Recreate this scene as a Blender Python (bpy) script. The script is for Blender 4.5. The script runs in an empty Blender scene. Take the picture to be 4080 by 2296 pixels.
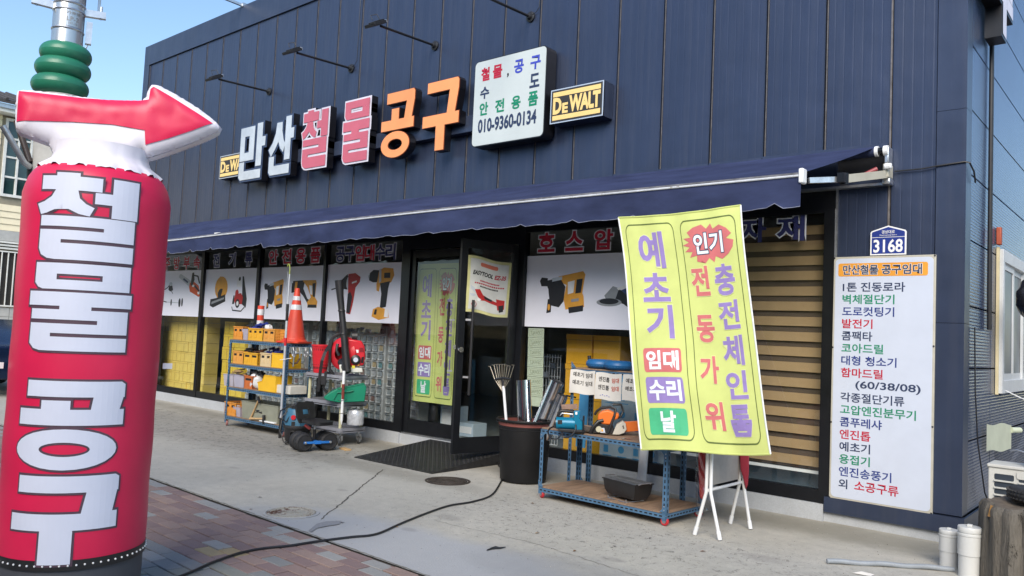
import bpy, bmesh, math, random
from mathutils import Vector, Matrix
random.seed(7)
V=Vector; R=math.radians; PI=math.pi
SC=bpy.context.scene; COL=SC.collection
# ------------------------------------------------------------------ camera
F_PX=3180.07; YAW,PIT,ROL=-0.7058534,0.05967035,0.04637275
CAM=V((2.261,-8.331,1.715))
cyw,syw,cp,sp=math.cos(YAW),math.sin(YAW),math.cos(PIT),math.sin(PIT)
FW=V((syw*cp,cyw*cp,sp)); r0=V((cyw,-syw,0)); u0=r0.cross(FW)
RT=math.cos(ROL)*r0+math.sin(ROL)*u0; UP=-math.sin(ROL)*r0+math.cos(ROL)*u0
cam=bpy.data.cameras.new('camera'); co=bpy.data.objects.new('camera',cam); COL.objects.link(co)
cam.sensor_width=36; cam.lens=36*F_PX/4080; cam.clip_start=.05; cam.clip_end=900
co.matrix_world=Matrix(((RT.x,UP.x,-FW.x,CAM.x),(RT.y,UP.y,-FW.y,CAM.y),(RT.z,UP.z,-FW.z,CAM.z),(0,0,0,1)))
SC.camera=co
# ------------------------------------------------------------------ light
wd=bpy.data.worlds.new('World'); SC.world=wd; wd.use_nodes=True
SUN=V((.42,-.74,.60)).normalized()
nt=wd.node_tree; sk=nt.nodes.new('ShaderNodeTexSky'); sk.sky_type='NISHITA'; sk.sun_disc=False
sk.sun_elevation=math.asin(SUN.z); sk.sun_rotation=math.atan2(SUN.x,SUN.y); sk.air_density=1.15; sk.dust_density=.15; sk.ozone_density=3.0
bg=nt.nodes['Background']; bg.inputs[1].default_value=.088; nt.links.new(sk.outputs[0],bg.inputs[0])
sl=bpy.data.lights.new('sun','SUN'); sl.energy=2.0; sl.angle=R(40); sl.color=(1,.90,.76)
so=bpy.data.objects.new('sun',sl); COL.objects.link(so); so.rotation_euler=SUN.to_track_quat('Z','Y').to_euler()
SC.view_settings.view_transform='Standard'; SC.view_settings.look='None'; SC.view_settings.exposure=1.36; SC.view_settings.gamma=1; SC.view_settings.use_curve_mapping=False
SC.cycles.max_bounces=8; SC.cycles.transparent_max_bounces=16
# ------------------------------------------------------------------ helpers
def W(px,py,x=None,y=None,z=None):
    d=FW+RT*((px-2040)/F_PX)-UP*((py-1148)/F_PX)
    t=(x-CAM.x)/d.x if x is not None else (y-CAM.y)/d.y if y is not None else (z-CAM.z)/d.z
    return CAM+d*t
def WP(px,py,O,N):
    d=FW+RT*((px-2040)/F_PX)-UP*((py-1148)/F_PX)
    return CAM+d*((O-CAM).dot(N)/d.dot(N))
def lin(c):
    c=c/255; return c/12.92 if c<=.04045 else ((c+.055)/1.055)**2.4
def H(h): return tuple(lin(int(h[i:i+2],16)) for i in (0,2,4))
MC={}
def M(name,col=(.5,.5,.5),rough=.55,metal=0,var=.12,vs=6,bump=0,bs=40,spec=.5,trans=0,emit=0,stretch=None,alpha=1,spots=None):
    """procedural principled material with a noise variation of colour, roughness and relief"""
    if name in MC: return MC[name]
    if isinstance(col,str): col=H(col)
    m=bpy.data.materials.new(name); m.use_nodes=True; n=m.node_tree.nodes; l=m.node_tree.links; b=n['Principled BSDF']
    b.inputs['Roughness'].default_value=rough; b.inputs['Metallic'].default_value=metal; b.inputs['Specular IOR Level'].default_value=spec
    b.inputs['Transmission Weight'].default_value=trans; b.inputs['Alpha'].default_value=alpha
    tc=n.new('ShaderNodeTexCoord'); mp=n.new('ShaderNodeMapping'); l.new(tc.outputs['Object'],mp.inputs[0])
    if stretch: mp.inputs['Scale'].default_value=stretch
    nz=n.new('ShaderNodeTexNoise'); nz.inputs['Scale'].default_value=vs; nz.inputs['Detail'].default_value=6; nz.inputs['Roughness'].default_value=.62; l.new(mp.outputs[0],nz.inputs[0])
    rp=n.new('ShaderNodeValToRGB'); l.new(nz.outputs[0],rp.inputs[0])
    e=rp.color_ramp.elements; e[0].position=.3; e[1].position=.72
    e[0].color=(*[c*(1-var) for c in col],1); e[1].color=(*[min(1,c*(1+var)+.02*var) for c in col],1)
    out=rp.outputs[0]
    if spots:   # (colour, scale, threshold)
        s=n.new('ShaderNodeTexNoise'); s.inputs['Scale'].default_value=spots[1]; s.inputs['Detail'].default_value=8; s.inputs['Roughness'].default_value=.7; l.new(mp.outputs[0],s.inputs[0])
        sr=n.new('ShaderNodeValToRGB'); l.new(s.outputs[0],sr.inputs[0]); sr.color_ramp.elements[0].position=spots[2]; sr.color_ramp.elements[1].position=spots[2]+.06
        mx=n.new('ShaderNodeMix'); mx.data_type='RGBA'; l.new(sr.outputs[0],mx.inputs[0]); l.new(out,mx.inputs[6]); mx.inputs[7].default_value=(*(H(spots[0]) if isinstance(spots[0],str) else spots[0]),1); out=mx.outputs[2]
    l.new(out,b.inputs['Base Color'])
    if emit: l.new(out,b.inputs['Emission Color']); b.inputs['Emission Strength'].default_value=emit
    if bump:
        nb=n.new('ShaderNodeTexNoise'); nb.inputs['Scale'].default_value=bs; nb.inputs['Detail'].default_value=5; l.new(mp.outputs[0],nb.inputs[0])
        bp=n.new('ShaderNodeBump'); bp.inputs['Strength'].default_value=bump; bp.inputs['Distance'].default_value=.01; l.new(nb.outputs[0],bp.inputs['Height']); l.new(bp.outputs[0],b.inputs['Normal'])
    MC[name]=m; return m
def wavebump(m,axis,freq,strength,width=.12,dist=.006):
    n=m.node_tree.nodes; l=m.node_tree.links; b=n['Principled BSDF']; tc=n.new('ShaderNodeTexCoord'); sx=n.new('ShaderNodeSeparateXYZ'); l.new(tc.outputs['Object'],sx.inputs[0])
    mu=n.new('ShaderNodeMath'); mu.operation='MULTIPLY'; mu.inputs[1].default_value=freq; l.new(sx.outputs[axis],mu.inputs[0])
    fr=n.new('ShaderNodeMath'); fr.operation='FRACT'; l.new(mu.outputs[0],fr.inputs[0])
    pp=n.new('ShaderNodeMath'); pp.operation='PINGPONG'; pp.inputs[1].default_value=.5; l.new(fr.outputs[0],pp.inputs[0])
    rp=n.new('ShaderNodeValToRGB'); l.new(pp.outputs[0],rp.inputs[0]); rp.color_ramp.elements[0].position=0; rp.color_ramp.elements[1].position=width
    bp=n.new('ShaderNodeBump'); bp.inputs['Strength'].default_value=strength; bp.inputs['Distance'].default_value=dist; l.new(rp.outputs[0],bp.inputs['Height'])
    if b.inputs['Normal'].links: l.new(b.inputs['Normal'].links[0].from_socket,bp.inputs['Normal'])
    l.new(bp.outputs[0],b.inputs['Normal']); return m
def glassmat(name,tint=(.80,.88,.87),refl=1.0,rough=0.01,base=.02):
    if name in MC: return MC[name]
    m=bpy.data.materials.new(name); m.use_nodes=True; n=m.node_tree.nodes; l=m.node_tree.links; n.clear()
    o=n.new('ShaderNodeOutputMaterial'); t=n.new('ShaderNodeBsdfTransparent'); t.inputs[0].default_value=(*tint,1)
    g=n.new('ShaderNodeBsdfGlossy'); g.inputs['Roughness'].default_value=rough; g.inputs[0].default_value=(.95,.97,1,1)
    fr=n.new('ShaderNodeFresnel'); fr.inputs[0].default_value=1.5
    mu=n.new('ShaderNodeMath'); mu.operation='MULTIPLY_ADD'; mu.inputs[1].default_value=refl; mu.inputs[2].default_value=base; mu.use_clamp=True; l.new(fr.outputs[0],mu.inputs[0])
    ge=n.new('ShaderNodeNewGeometry'); iv=n.new('ShaderNodeMath'); iv.operation='SUBTRACT'; iv.inputs[0].default_value=1; l.new(ge.outputs['Backfacing'],iv.inputs[1])
    m2=n.new('ShaderNodeMath'); m2.operation='MULTIPLY'; l.new(mu.outputs[0],m2.inputs[0]); l.new(iv.outputs[0],m2.inputs[1])
    mx=n.new('ShaderNodeMixShader'); l.new(m2.outputs[0],mx.inputs[0]); l.new(t.outputs[0],mx.inputs[1]); l.new(g.outputs[0],mx.inputs[2]); l.new(mx.outputs[0],o.inputs[0])
    MC[name]=m; return m
def tag(o,label=None,cat=None,group=None,kind=None):
    if label: o['label']=label
    if cat: o['category']=cat
    if group: o['group']=group
    if kind: o['kind']=kind
    return o
def T(name,label,cat,loc=(0,0,0),rz=0,group=None):
    o=bpy.data.objects.new(name,None); o.empty_display_size=.1; COL.objects.link(o); o.location=loc; o.rotation_euler=(0,0,rz)
    return tag(o,label,cat,group)
class MB:
    """collects boxes, tubes, lathes ... then links them as ONE mesh object"""
    def __init__(s): s.v=[];s.f=[];s.m=[];s.mats=[];s.X=None
    def mi(s,m):
        if m not in s.mats: s.mats.append(m)
        return s.mats.index(m)
    def add(s,vs,fs,m):
        b=len(s.v); i=s.mi(m)
        for p in vs:
            p=V(p); s.v.append(s.X@p if s.X is not None else p)
        for f in fs: s.f.append([b+k for k in f]); s.m.append(i)
        return s
    def box(s,x0,y0,z0,x1,y1,z1,m):
        if x0>x1:x0,x1=x1,x0
        if y0>y1:y0,y1=y1,y0
        if z0>z1:z0,z1=z1,z0
        return s.add([(x0,y0,z0),(x1,y0,z0),(x1,y1,z0),(x0,y1,z0),(x0,y0,z1),(x1,y0,z1),(x1,y1,z1),(x0,y1,z1)],[(0,3,2,1),(4,5,6,7),(0,1,5,4),(1,2,6,5),(2,3,7,6),(3,0,4,7)],m)
    def hexa(s,b,t,m): # bottom quad, top quad (ccw from above)
        return s.add(list(b)+list(t),[(0,3,2,1),(4,5,6,7),(0,1,5,4),(1,2,6,5),(2,3,7,6),(3,0,4,7)],m)
    def bar(s,p0,p1,w,h,m,up=(0,0,1)):
        p0=V(p0);p1=V(p1);d=(p1-p0).normalized();up=V(up)
        if abs(d.dot(up))>.99: up=V((0,1,0))
        a=d.cross(up).normalized()*w/2;c=a.cross(d).normalized()*h/2
        return s.add([p0-a-c,p0+a-c,p0+a+c,p0-a+c,p1-a-c,p1+a-c,p1+a+c,p1-a+c],[(0,1,2,3),(7,6,5,4),(4,5,1,0),(5,6,2,1),(6,7,3,2),(7,4,0,3)],m)
    def tube(s,pts,r,m,n=10,cap=True,rs=None):
        pts=[V(p) for p in pts]; k=len(pts); vs=[];fs=[]; prev=None
        for i,p in enumerate(pts):
            d=(pts[min(i+1,k-1)]-pts[max(i-1,0)]).normalized()
            if prev is None:
                a=d.orthogonal().normalized()
            else:
                a=(prev-d*prev.dot(d)).normalized()
            prev=a; b=d.cross(a); rr=rs[i] if rs else r
            for j in range(n): t=2*PI*j/n; vs.append(p+a*(rr*math.cos(t))+b*(rr*math.sin(t)))
        for i in range(k-1):
            for j in range(n): fs.append((i*n+j,i*n+(j+1)%n,(i+1)*n+(j+1)%n,(i+1)*n+j))
        if cap: fs.append(tuple(range(n-1,-1,-1))); fs.append(tuple((k-1)*n+j for j in range(n)))
        return s.add(vs,fs,m)
    def cyl(s,p0,p1,r,m,r1=None,n=20,cap=True): return s.tube([p0,p1],r,m,n,cap,rs=[r,r if r1 is None else r1])
    def lathe(s,c,prof,m,n=32,axis=(0,0,1),cap=False):
        c=V(c);ax=V(axis).normalized();a=ax.orthogonal().normalized();b=ax.cross(a);vs=[];fs=[];k=len(prof)
        for (r,z) in prof:
            for j in range(n): t=2*PI*j/n; vs.append(c+ax*z+a*(r*math.cos(t))+b*(r*math.sin(t)))
        for i in range(k-1):
            for j in range(n): fs.append((i*n+j,i*n+(j+1)%n,(i+1)*n+(j+1)%n,(i+1)*n+j))
        if cap: fs.append(tuple(range(n-1,-1,-1))); fs.append(tuple((k-1)*n+j for j in range(n)))
        return s.add(vs,fs,m)
    def torus(s,c,Rr,r,m,axis=(0,0,1),n=36,k=12,sq=1):
        return s.lathe(c,[(Rr+r*math.cos(2*PI*i/k),r*sq*math.sin(2*PI*i/k)) for i in range(k+1)],m,n,axis)
    def sph(s,c,rx,ry,rz,m,n=20,k=12):
        c=V(c);vs=[];fs=[]
        for i in range(k+1):
            a=PI*i/k-PI/2
            for j in range(n): t=2*PI*j/n; vs.append((c.x+rx*math.cos(a)*math.cos(t),c.y+ry*math.cos(a)*math.sin(t),c.z+rz*math.sin(a)))
        for i in range(k):
            for j in range(n): fs.append((i*n+j,i*n+(j+1)%n,(i+1)*n+(j+1)%n,(i+1)*n+j))
        return s.add(vs,fs,m)
    def prism(s,pts,m,P,d0,d1,side=None,back=True):
        """polygon in a frame P(u,v,d), extruded from depth d0 to d1"""
        n=len(pts); ar=sum(pts[i][0]*pts[(i+1)%n][1]-pts[(i+1)%n][0]*pts[i][1] for i in range(n))
        if ar<0: pts=pts[::-1]
        s.add([P(u,v,d1) for u,v in pts],[tuple(range(n))],m)
        if back: s.add([P(u,v,d0) for u,v in pts],[tuple(range(n-1,-1,-1))],side or m)
        s.add([P(u,v,d0) for u,v in pts]+[P(u,v,d1) for u,v in pts],[(i,(i+1)%n,n+(i+1)%n,n+i) for i in range(n)],side or m)
        return s
    def face(s,pts,m): return s.add(pts,[tuple(range(len(pts)))],m)
    def grid(s,P,us,vs_,m):
        vv=[P(u,v) for v in vs_ for u in us]; n=len(us)
        return s.add(vv,[(j*n+i,j*n+i+1,(j+1)*n+i+1,(j+1)*n+i) for j in range(len(vs_)-1) for i in range(n-1)],m)
    def mesh(s,name,inv=None,ang=35):
        me=bpy.data.meshes.new(name); me.from_pydata([tuple(inv@p) if inv is not None else tuple(p) for p in s.v],[],s.f)
        for m in s.mats: me.materials.append(m)
        me.polygons.foreach_set('material_index',s.m); me.validate()
        if ang: me.shade_smooth(); me.set_sharp_from_angle(angle=R(ang))
        me.update(); return me
    def build(s,name,parent=None,world=False,loc=None,rz=0,bevel=0,ang=35,label=None):
        inv=None
        if parent is not None and world:
            Mx=Matrix.Identity(4);p=parent
            while p is not None: Mx=Matrix.LocRotScale(p.location,p.rotation_euler,p.scale)@Mx; p=p.parent
            inv=Mx.inverted()
        if parent is None and loc is not None and world: inv=Matrix.Translation(-V(loc))
        o=bpy.data.objects.new(name,s.mesh(name,inv,ang)); COL.objects.link(o)
        if loc is not None: o.location=loc
        if rz: o.rotation_euler=(0,0,rz)
        if parent is not None: o.parent=parent
        if bevel:
            b=o.modifiers.new('bevel','BEVEL'); b.width=bevel; b.segments=2; b.limit_method='ANGLE'; b.angle_limit=R(40)
        if label: o['label']=label
        return o
def B(name,parent,m,*boxes,bevel=0,world=False,label=None):
    mb=MB()
    for b in boxes: mb.box(*b,m)
    return mb.build(name,parent,world=world,bevel=bevel,label=label)
KIDS={}
def clone(o,loc=None,rz=None,label=None,parent=None,group=None):
    c=o.copy(); COL.objects.link(c)
    if parent is not None: c.parent=parent
    for ch in [x for x in SC.objects if x.parent==o]: clone(ch,parent=c)
    if loc is not None: c.location=loc
    if rz is not None: c.rotation_euler=(0,0,rz)
    if label: c['label']=label
    if group: c['group']=group
    return c
# ---- lettering
TC={}
def text2d(body,off=0,shear=0,sp=1):
    k=(body,off,shear,sp)
    if k in TC: return TC[k]
    c=bpy.data.curves.new('lettering','FONT'); c.body=body; c.size=1; c.offset=off; c.resolution_u=3; c.shear=shear; c.space_character=sp; c.fill_mode='FRONT'
    o=bpy.data.objects.new('lettering',c); COL.objects.link(o)
    dg=bpy.context.evaluated_depsgraph_get(); me=o.evaluated_get(dg).to_mesh()
    vs=[(v.co.x,v.co.y) for v in me.vertices]; fs=[]
    for p in me.polygons:
        q=list(p.vertices); a=sum(vs[q[i]][0]*vs[q[(i+1)%len(q)]][1]-vs[q[(i+1)%len(q)]][0]*vs[q[i]][1] for i in range(len(q)))
        fs.append(q if a>=0 else q[::-1])
    o.evaluated_get(dg).to_mesh_clear(); bpy.data.objects.remove(o); bpy.data.curves.remove(c)
    xs=[v[0] for v in vs]; ys=[v[1] for v in vs]
    TC[k]=(vs,fs,(min(xs),min(ys),max(xs),max(ys))); return TC[k]
def slice2(vs,fs,du,dv):
    bm=bmesh.new(); bv=[bm.verts.new((a,b,0)) for a,b in vs]
    for f in fs:
        try: bm.faces.new([bv[i] for i in f])
        except ValueError: pass
    bmesh.ops.triangulate(bm,faces=bm.faces[:])
    for ax,st in ((0,du),(1,dv)):
        if not st: continue
        lo=min(v.co[ax] for v in bm.verts); hi=max(v.co[ax] for v in bm.verts); t=math.ceil(lo/st)*st
        while t<hi:
            no=[0,0,0];no[ax]=1;p=[0,0,0];p[ax]=t
            bmesh.ops.bisect_plane(bm,geom=bm.verts[:]+bm.edges[:]+bm.faces[:],plane_co=p,plane_no=no,dist=1e-6); t+=st
    bm.verts.index_update(); r=([(v.co.x,v.co.y) for v in bm.verts],[[v.index for v in f.verts] for f in bm.faces]); bm.free(); return r
def ptext(mb,body,box,layers,P,sl=None,shear=0,sp=1):
    """layers: (offset, material, depth). All share the box of the first layer"""
    _,_,bb=text2d(body,layers[0][0],shear,sp); u0_,v0_,u1_,v1_=box
    sx=(u1_-u0_)/(bb[2]-bb[0]); sy=(v1_-v0_)/(bb[3]-bb[1])
    for off,m,d in layers:
        vs,fs,_=text2d(body,off,shear,sp); w=[(u0_+(a-bb[0])*sx,v0_+(b-bb[1])*sy) for a,b in vs]
        if sl: w,fs=slice2(w,fs,*sl)
        mb.add([P(a,b,d) for a,b in w],fs,m)
def ppoly(mb,pts,m,d,P,sl=None):
    n=len(pts); ar=sum(pts[i][0]*pts[(i+1)%n][1]-pts[(i+1)%n][0]*pts[i][1] for i in range(n))
    if ar<0: pts=pts[::-1]
    fs=[list(range(n))]
    if sl: pts,fs=slice2(pts,fs,*sl)
    mb.add([P(a,b,d) for a,b in pts],fs,m)
def off(pts,w):
    n=len(pts); ar=sum(pts[i][0]*pts[(i+1)%n][1]-pts[(i+1)%n][0]*pts[i][1] for i in range(n))
    if ar<0: pts=pts[::-1]
    out=[]
    for i in range(n):
        a,b,c=V(pts[i-1]).to_2d(),V(pts[i]).to_2d(),V(pts[(i+1)%n]).to_2d()
        d1=(b-a).normalized();d2=(c-b).normalized(); n1=V((d1.y,-d1.x));n2=V((d2.y,-d2.x)); s=n1+n2
        k=1/max(.5,(1+n1.dot(n2))); out.append((b.x+s.x*w*k,b.y+s.y*w*k))
    return out
def rrect(x0,y0,x1,y1,r,k=5):
    o=[]
    for cx_,cy_,a0 in ((x1-r,y0+r,-90),(x1-r,y1-r,0),(x0+r,y1-r,90),(x0+r,y0+r,180)):
        for i in range(k+1): a=R(a0+90*i/k); o.append((cx_+r*math.cos(a),cy_+r*math.sin(a)))
    return o
def rc(x0,y0,x1,y1): return [(x0,y0),(x1,y0),(x1,y1),(x0,y1)]
def ring(cx_,cy_,rx,ry,ix,iy,n=28,w=0):
    q=[]
    for i in range(n):
        a,b=2*PI*i/n,2*PI*(i+1)/n
        q.append([(cx_+(rx+w)*math.cos(a),cy_+(ry+w)*math.sin(a)),(cx_+(rx+w)*math.cos(b),cy_+(ry+w)*math.sin(b)),(cx_+(ix-w)*math.cos(b),cy_+(iy-w)*math.sin(b)),(cx_+(ix-w)*math.cos(a),cy_+(iy-w)*math.sin(a))])
    return q
def frame(O,U,N,Vv=(0,0,1)):
    O,U,N,Vv=V(O),V(U),V(N),V(Vv); return lambda a,b,d=0: O+U*a+Vv*b+N*d
FRONT=lambda y=0: frame((0,y,0),(1,0,0),(0,-1,0))   # a frame on a wall that faces the street
# heavy block lettering: polygons in a 100 x 100 box; ('ring',cx,cy,rx,ry,ix,iy)
RL=[(30,0),(98,0),(98,19),(6,19),(6,12),(9,5),(16,1),(24,0)]
GL={
'철':[rc(20,95,43,100),rc(4,80,64,96),[(20,80),(42,80),(44,71),(50,65),(58,61),(54,51),(44,53),(34,58),(28,63),(20,57),(12,53),(5,51),(0,63),(8,66),(16,72)],rc(58,66,76,79),rc(74,51,100,97),rc(6,38,98,50),rc(68,33,98,39),rc(6,23,98,34),rc(6,18,29,24),RL],
'물':[rc(5,87.5,97,100),[(14,70),(97,70),(97,81),(5,81),(5,77),(9,72)],rc(5,80,28,88),rc(70,80,97,88),rc(0,51,100,67),rc(33,45,62,52),rc(4,35.5,97,47),rc(68,30,97,36),rc(4,20,97,31),rc(4,15,26,21),[(16,0),(97,0),(97,16),(4,16),(4,8),(9,2)]],
'공':[[(7,82),(100,82),(100,97),(96,100),(7,100)],[(70,83),(99,83),(95,66),(68,66)],rc(23,66,50,78),rc(0,50,100,68),('ring',47,23,48,23,23,8)],
'구':[[(6,81),(100,81),(100,97),(96,100),(6,100)],[(70,82),(99,82),(95,56),(66,56)],rc(0,38,100,57),rc(31,0,60,39)],
'공2':[[(14,83),(98,83),(98,96),(94,100),(14,100)],[(74,84),(98,84),(91,56),(68,56)],rc(30,56,53,75),rc(0,42,98,58),('ring',45,20,43,20,21,8)],
'구2':[[(10,84),(97,84),(97,96),(93,100),(10,100)],[(72,85),(97,85),(89,51),(66,51)],rc(0,35,100,52),rc(38,0,63,36)],
'만':[rc(3,35,21,97),rc(38,35,58,97),rc(20,80,39,97),[(20,35),(39,35),(39,50),(20,50)],rc(67,22,88,100),rc(87,57,100,74),[(10,0),(88,0),(88,16),(3,16),(3,6)],rc(3,15,23,33)],
'산':[[(30,92),(52,92),(53,76),(60,60),(68,52),(60,38),(48,46),(39,58),(28,46),(12,33),(1,46),(16,57),(27,74)],rc(66,24,88,100),rc(87,60,100,78),[(12,0),(88,0),(88,16),(5,16),(5,6)],rc(5,15,26,33)],
}
def glyph(mb,ch,box,P,layers,sl=None,ext=None,side=None):
    """layers (grow %, material, depth) from the back; ext=(d0) extrudes the back-most layer"""
    a0,b0,a1,b1=box; sx=(a1-a0)/100; sy=(b1-b0)/100
    for li,(g,m,d) in enumerate(layers):
        ps=[]
        for e in GL[ch]:
            if e[0]=='ring':
                q=ring(e[1]*sx,e[2]*sy,e[3]*sx,e[4]*sy,e[5]*sx,e[6]*sy,w=g)
            else: q=[off([(x*sx,y*sy) for x,y in e],g)]
            ps.append(q)
        for k,q in enumerate(ps):
            for pl in q:
                pl=[(a0+x,b0+y) for x,y in pl]; dd=d+k*.00025
                if ext is not None and li==0: mb.prism(pl,m,P,ext,dd,side=side,back=False)
                else: ppoly(mb,pl,m,dd,P,sl)
# ------------------------------------------------------------------ common materials
m_navy=M('navy_painted_metal',(.034,.048,.092),.36,.35,.14,1.2,.05,90,stretch=(1,1,.25))
wavebump(m_navy,0,1/.093,.35,.10,.003)
def oilcan(m,sc,dist,strength=1,stretch=(1,1,1)):
    n=m.node_tree.nodes; l=m.node_tree.links; b=n['Principled BSDF']; g=n.new('ShaderNodeNewGeometry'); mp=n.new('ShaderNodeMapping'); mp.inputs['Scale'].default_value=stretch; l.new(g.outputs['Position'],mp.inputs[0]); z=n.new('ShaderNodeTexNoise'); z.inputs['Scale'].default_value=sc; z.inputs['Detail'].default_value=2; l.new(mp.outputs[0],z.inputs[0])
    bp=n.new('ShaderNodeBump'); bp.inputs['Strength'].default_value=strength; bp.inputs['Distance'].default_value=dist; l.new(z.outputs[0],bp.inputs['Height'])
    if b.inputs['Normal'].links: l.new(b.inputs['Normal'].links[0].from_socket,bp.inputs['Normal'])
    l.new(bp.outputs[0],b.inputs['Normal'])
    # rain streaks and dust in the paint, in world space
    src=b.inputs['Base Color'].links[0].from_socket; m2=n.new('ShaderNodeMapping'); m2.inputs['Scale'].default_value=(9,9,.45); l.new(g.outputs['Position'],m2.inputs[0]); s=n.new('ShaderNodeTexNoise'); s.inputs['Scale'].default_value=1.2; s.inputs['Detail'].default_value=7; s.inputs['Roughness'].default_value=.7; l.new(m2.outputs[0],s.inputs[0])
    r=n.new('ShaderNodeValToRGB'); r.color_ramp.elements[0].position=.45; r.color_ramp.elements[1].position=.80; r.color_ramp.elements[0].color=(0,0,0,1); r.color_ramp.elements[1].color=(.28,.28,.28,1); l.new(s.outputs[0],r.inputs[0])
    x=n.new('ShaderNodeMix'); x.data_type='RGBA'; l.new(r.outputs[0],x.inputs[0]); l.new(src,x.inputs[6]); x.inputs[7].default_value=(.10,.105,.13,1); l.new(x.outputs[2],b.inputs['Base Color'])
oilcan(m_navy,1.6,.02)
m_flash=M('navy_flashing',(.036,.050,.092),.36,.35,.12,2,.04,60)
oilcan(m_flash,1.3,.02)
m_core=M('dark_seam_backing',(.006,.007,.012),.7)
m_seam=M('seam_highlight_tan',(.16,.145,.14),.5,.4,.3,9)  # tan ridge colour paints in the highlight along the seams
m_black=M('black_frame_aluminium',(.008,.009,.012),.32,.2,.15,5)
m_blk=M('black_plastic',(.014,.014,.016),.42,0,.2,8)
m_rub=M('black_rubber',(.018,.018,.02),.7,0,.2,20,.2,80)
m_white=M('white_paint',(.78,.79,.80),.45,0,.05,5)
m_board=M('white_sign_face',(.53,.58,.69),.42,0,.04,3)
m_slot=M('blue_slotted_angle',H('4f7393'),.5,.2,.22,9,.1,60,spots=((.16,.13,.10),22,.66))
m_hole=M('slot_shadow_hole',(.006,.008,.012),.9)
m_ply=M('plywood_shelf',(.26,.17,.11),.7,0,.35,4,.2,30,stretch=(6,1,1))
m_chrome=M('bright_steel',(.75,.76,.78),.16,1,.1,6)
m_galv=M('galvanised_steel',(.55,.57,.6),.35,.9,.2,14)
m_alu=M('silver_pole_aluminium',(.72,.75,.80),.35,.6,.06,5)
m_red=M('bright_red_plastic',(.55,.018,.03),.32,0,.1,5)
m_conc=None
# ------------------------------------------------------------------ ground
def world_noise_mat(name,c0,c1,c2,sc=(.55,7,70),rough=.85,bump=.35,pit=None,spots=None,bd=.006):
    m=bpy.data.materials.new(name); m.use_nodes=True; n=m.node_tree.nodes; l=m.node_tree.links; b=n['Principled BSDF']; b.inputs['Roughness'].default_value=rough; b.inputs['Specular IOR Level'].default_value=.3
    g=n.new('ShaderNodeNewGeometry')
    def noise(s,det=6,ro=.6,dist=0):
        z=n.new('ShaderNodeTexNoise'); z.inputs['Scale'].default_value=s; z.inputs['Detail'].default_value=det; z.inputs['Roughness'].default_value=ro; z.inputs['Distortion'].default_value=dist; l.new(g.outputs['Position'],z.inputs[0]); return z.outputs[0]
    def ramp(src,p0,p1,a,bb):
        r=n.new('ShaderNodeValToRGB'); l.new(src,r.inputs[0]); r.color_ramp.elements[0].position=p0; r.color_ramp.elements[1].position=p1; r.color_ramp.elements[0].color=(*a,1); r.color_ramp.elements[1].color=(*bb,1); return r.outputs[0]
    def mix(f,a,bb,bt='MIX'):
        x=n.new('ShaderNodeMix'); x.data_type='RGBA'; x.blend_type=bt; l.new(f,x.inputs[0]) if not isinstance(f,float) else setattr(x.inputs[0],'default_value',f); l.new(a,x.inputs[6])
        if isinstance(bb,tuple): x.inputs[7].default_value=(*bb,1)
        else: l.new(bb,x.inputs[7])
        return x.outputs[2]
    a=ramp(noise(sc[0],8,.65,.6),.33,.68,c0,c1)
    a=mix(.55,a,ramp(noise(sc[1],9,.75),.3,.7,c2,c1))
    fine=noise(sc[2],4,.7); a=mix(.35,a,ramp(fine,.3,.7,(.45,.45,.45),(1,1,1)),'MULTIPLY')
    if pit:   # dark pitted marks
        a=mix(ramp(noise(pit[1],10,.8,1.2),pit[2],pit[2]+.05,(0,0,0),(1,1,1)),a,pit[0])
    if spots: a=mix(ramp(noise(spots[1],8,.72,.4),spots[2],spots[2]+.04,(0,0,0),(1,1,1)),a,spots[0])
    l.new(a,b.inputs['Base Color']); bp=n.new('ShaderNodeBump'); bp.inputs['Strength'].default_value=bump; bp.inputs['Distance'].default_value=bd; l.new(fine,bp.inputs['Height']); l.new(bp.outputs[0],b.inputs['Normal'])
    return m
m_conc=world_noise_mat('weathered_concrete',(.39,.372,.32),(.56,.535,.47),(.345,.335,.305),pit=((.17,.16,.14),5.5,.635),bump=.7)
m_concd=world_noise_mat('stained_concrete',(.22,.21,.19),(.33,.315,.285),(.26,.25,.23),pit=((.11,.105,.095),7,.58),bump=.8)
m_cpatch=world_noise_mat('smooth_cement_patch',(.31,.315,.325),(.42,.425,.43),(.35,.355,.36),bump=.15,pit=((.25,.26,.28),2.2,.66))
m_cdark=world_noise_mat('wet_cement_stain',(.24,.245,.26),(.31,.315,.33),(.27,.275,.285),bump=.2)
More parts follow.
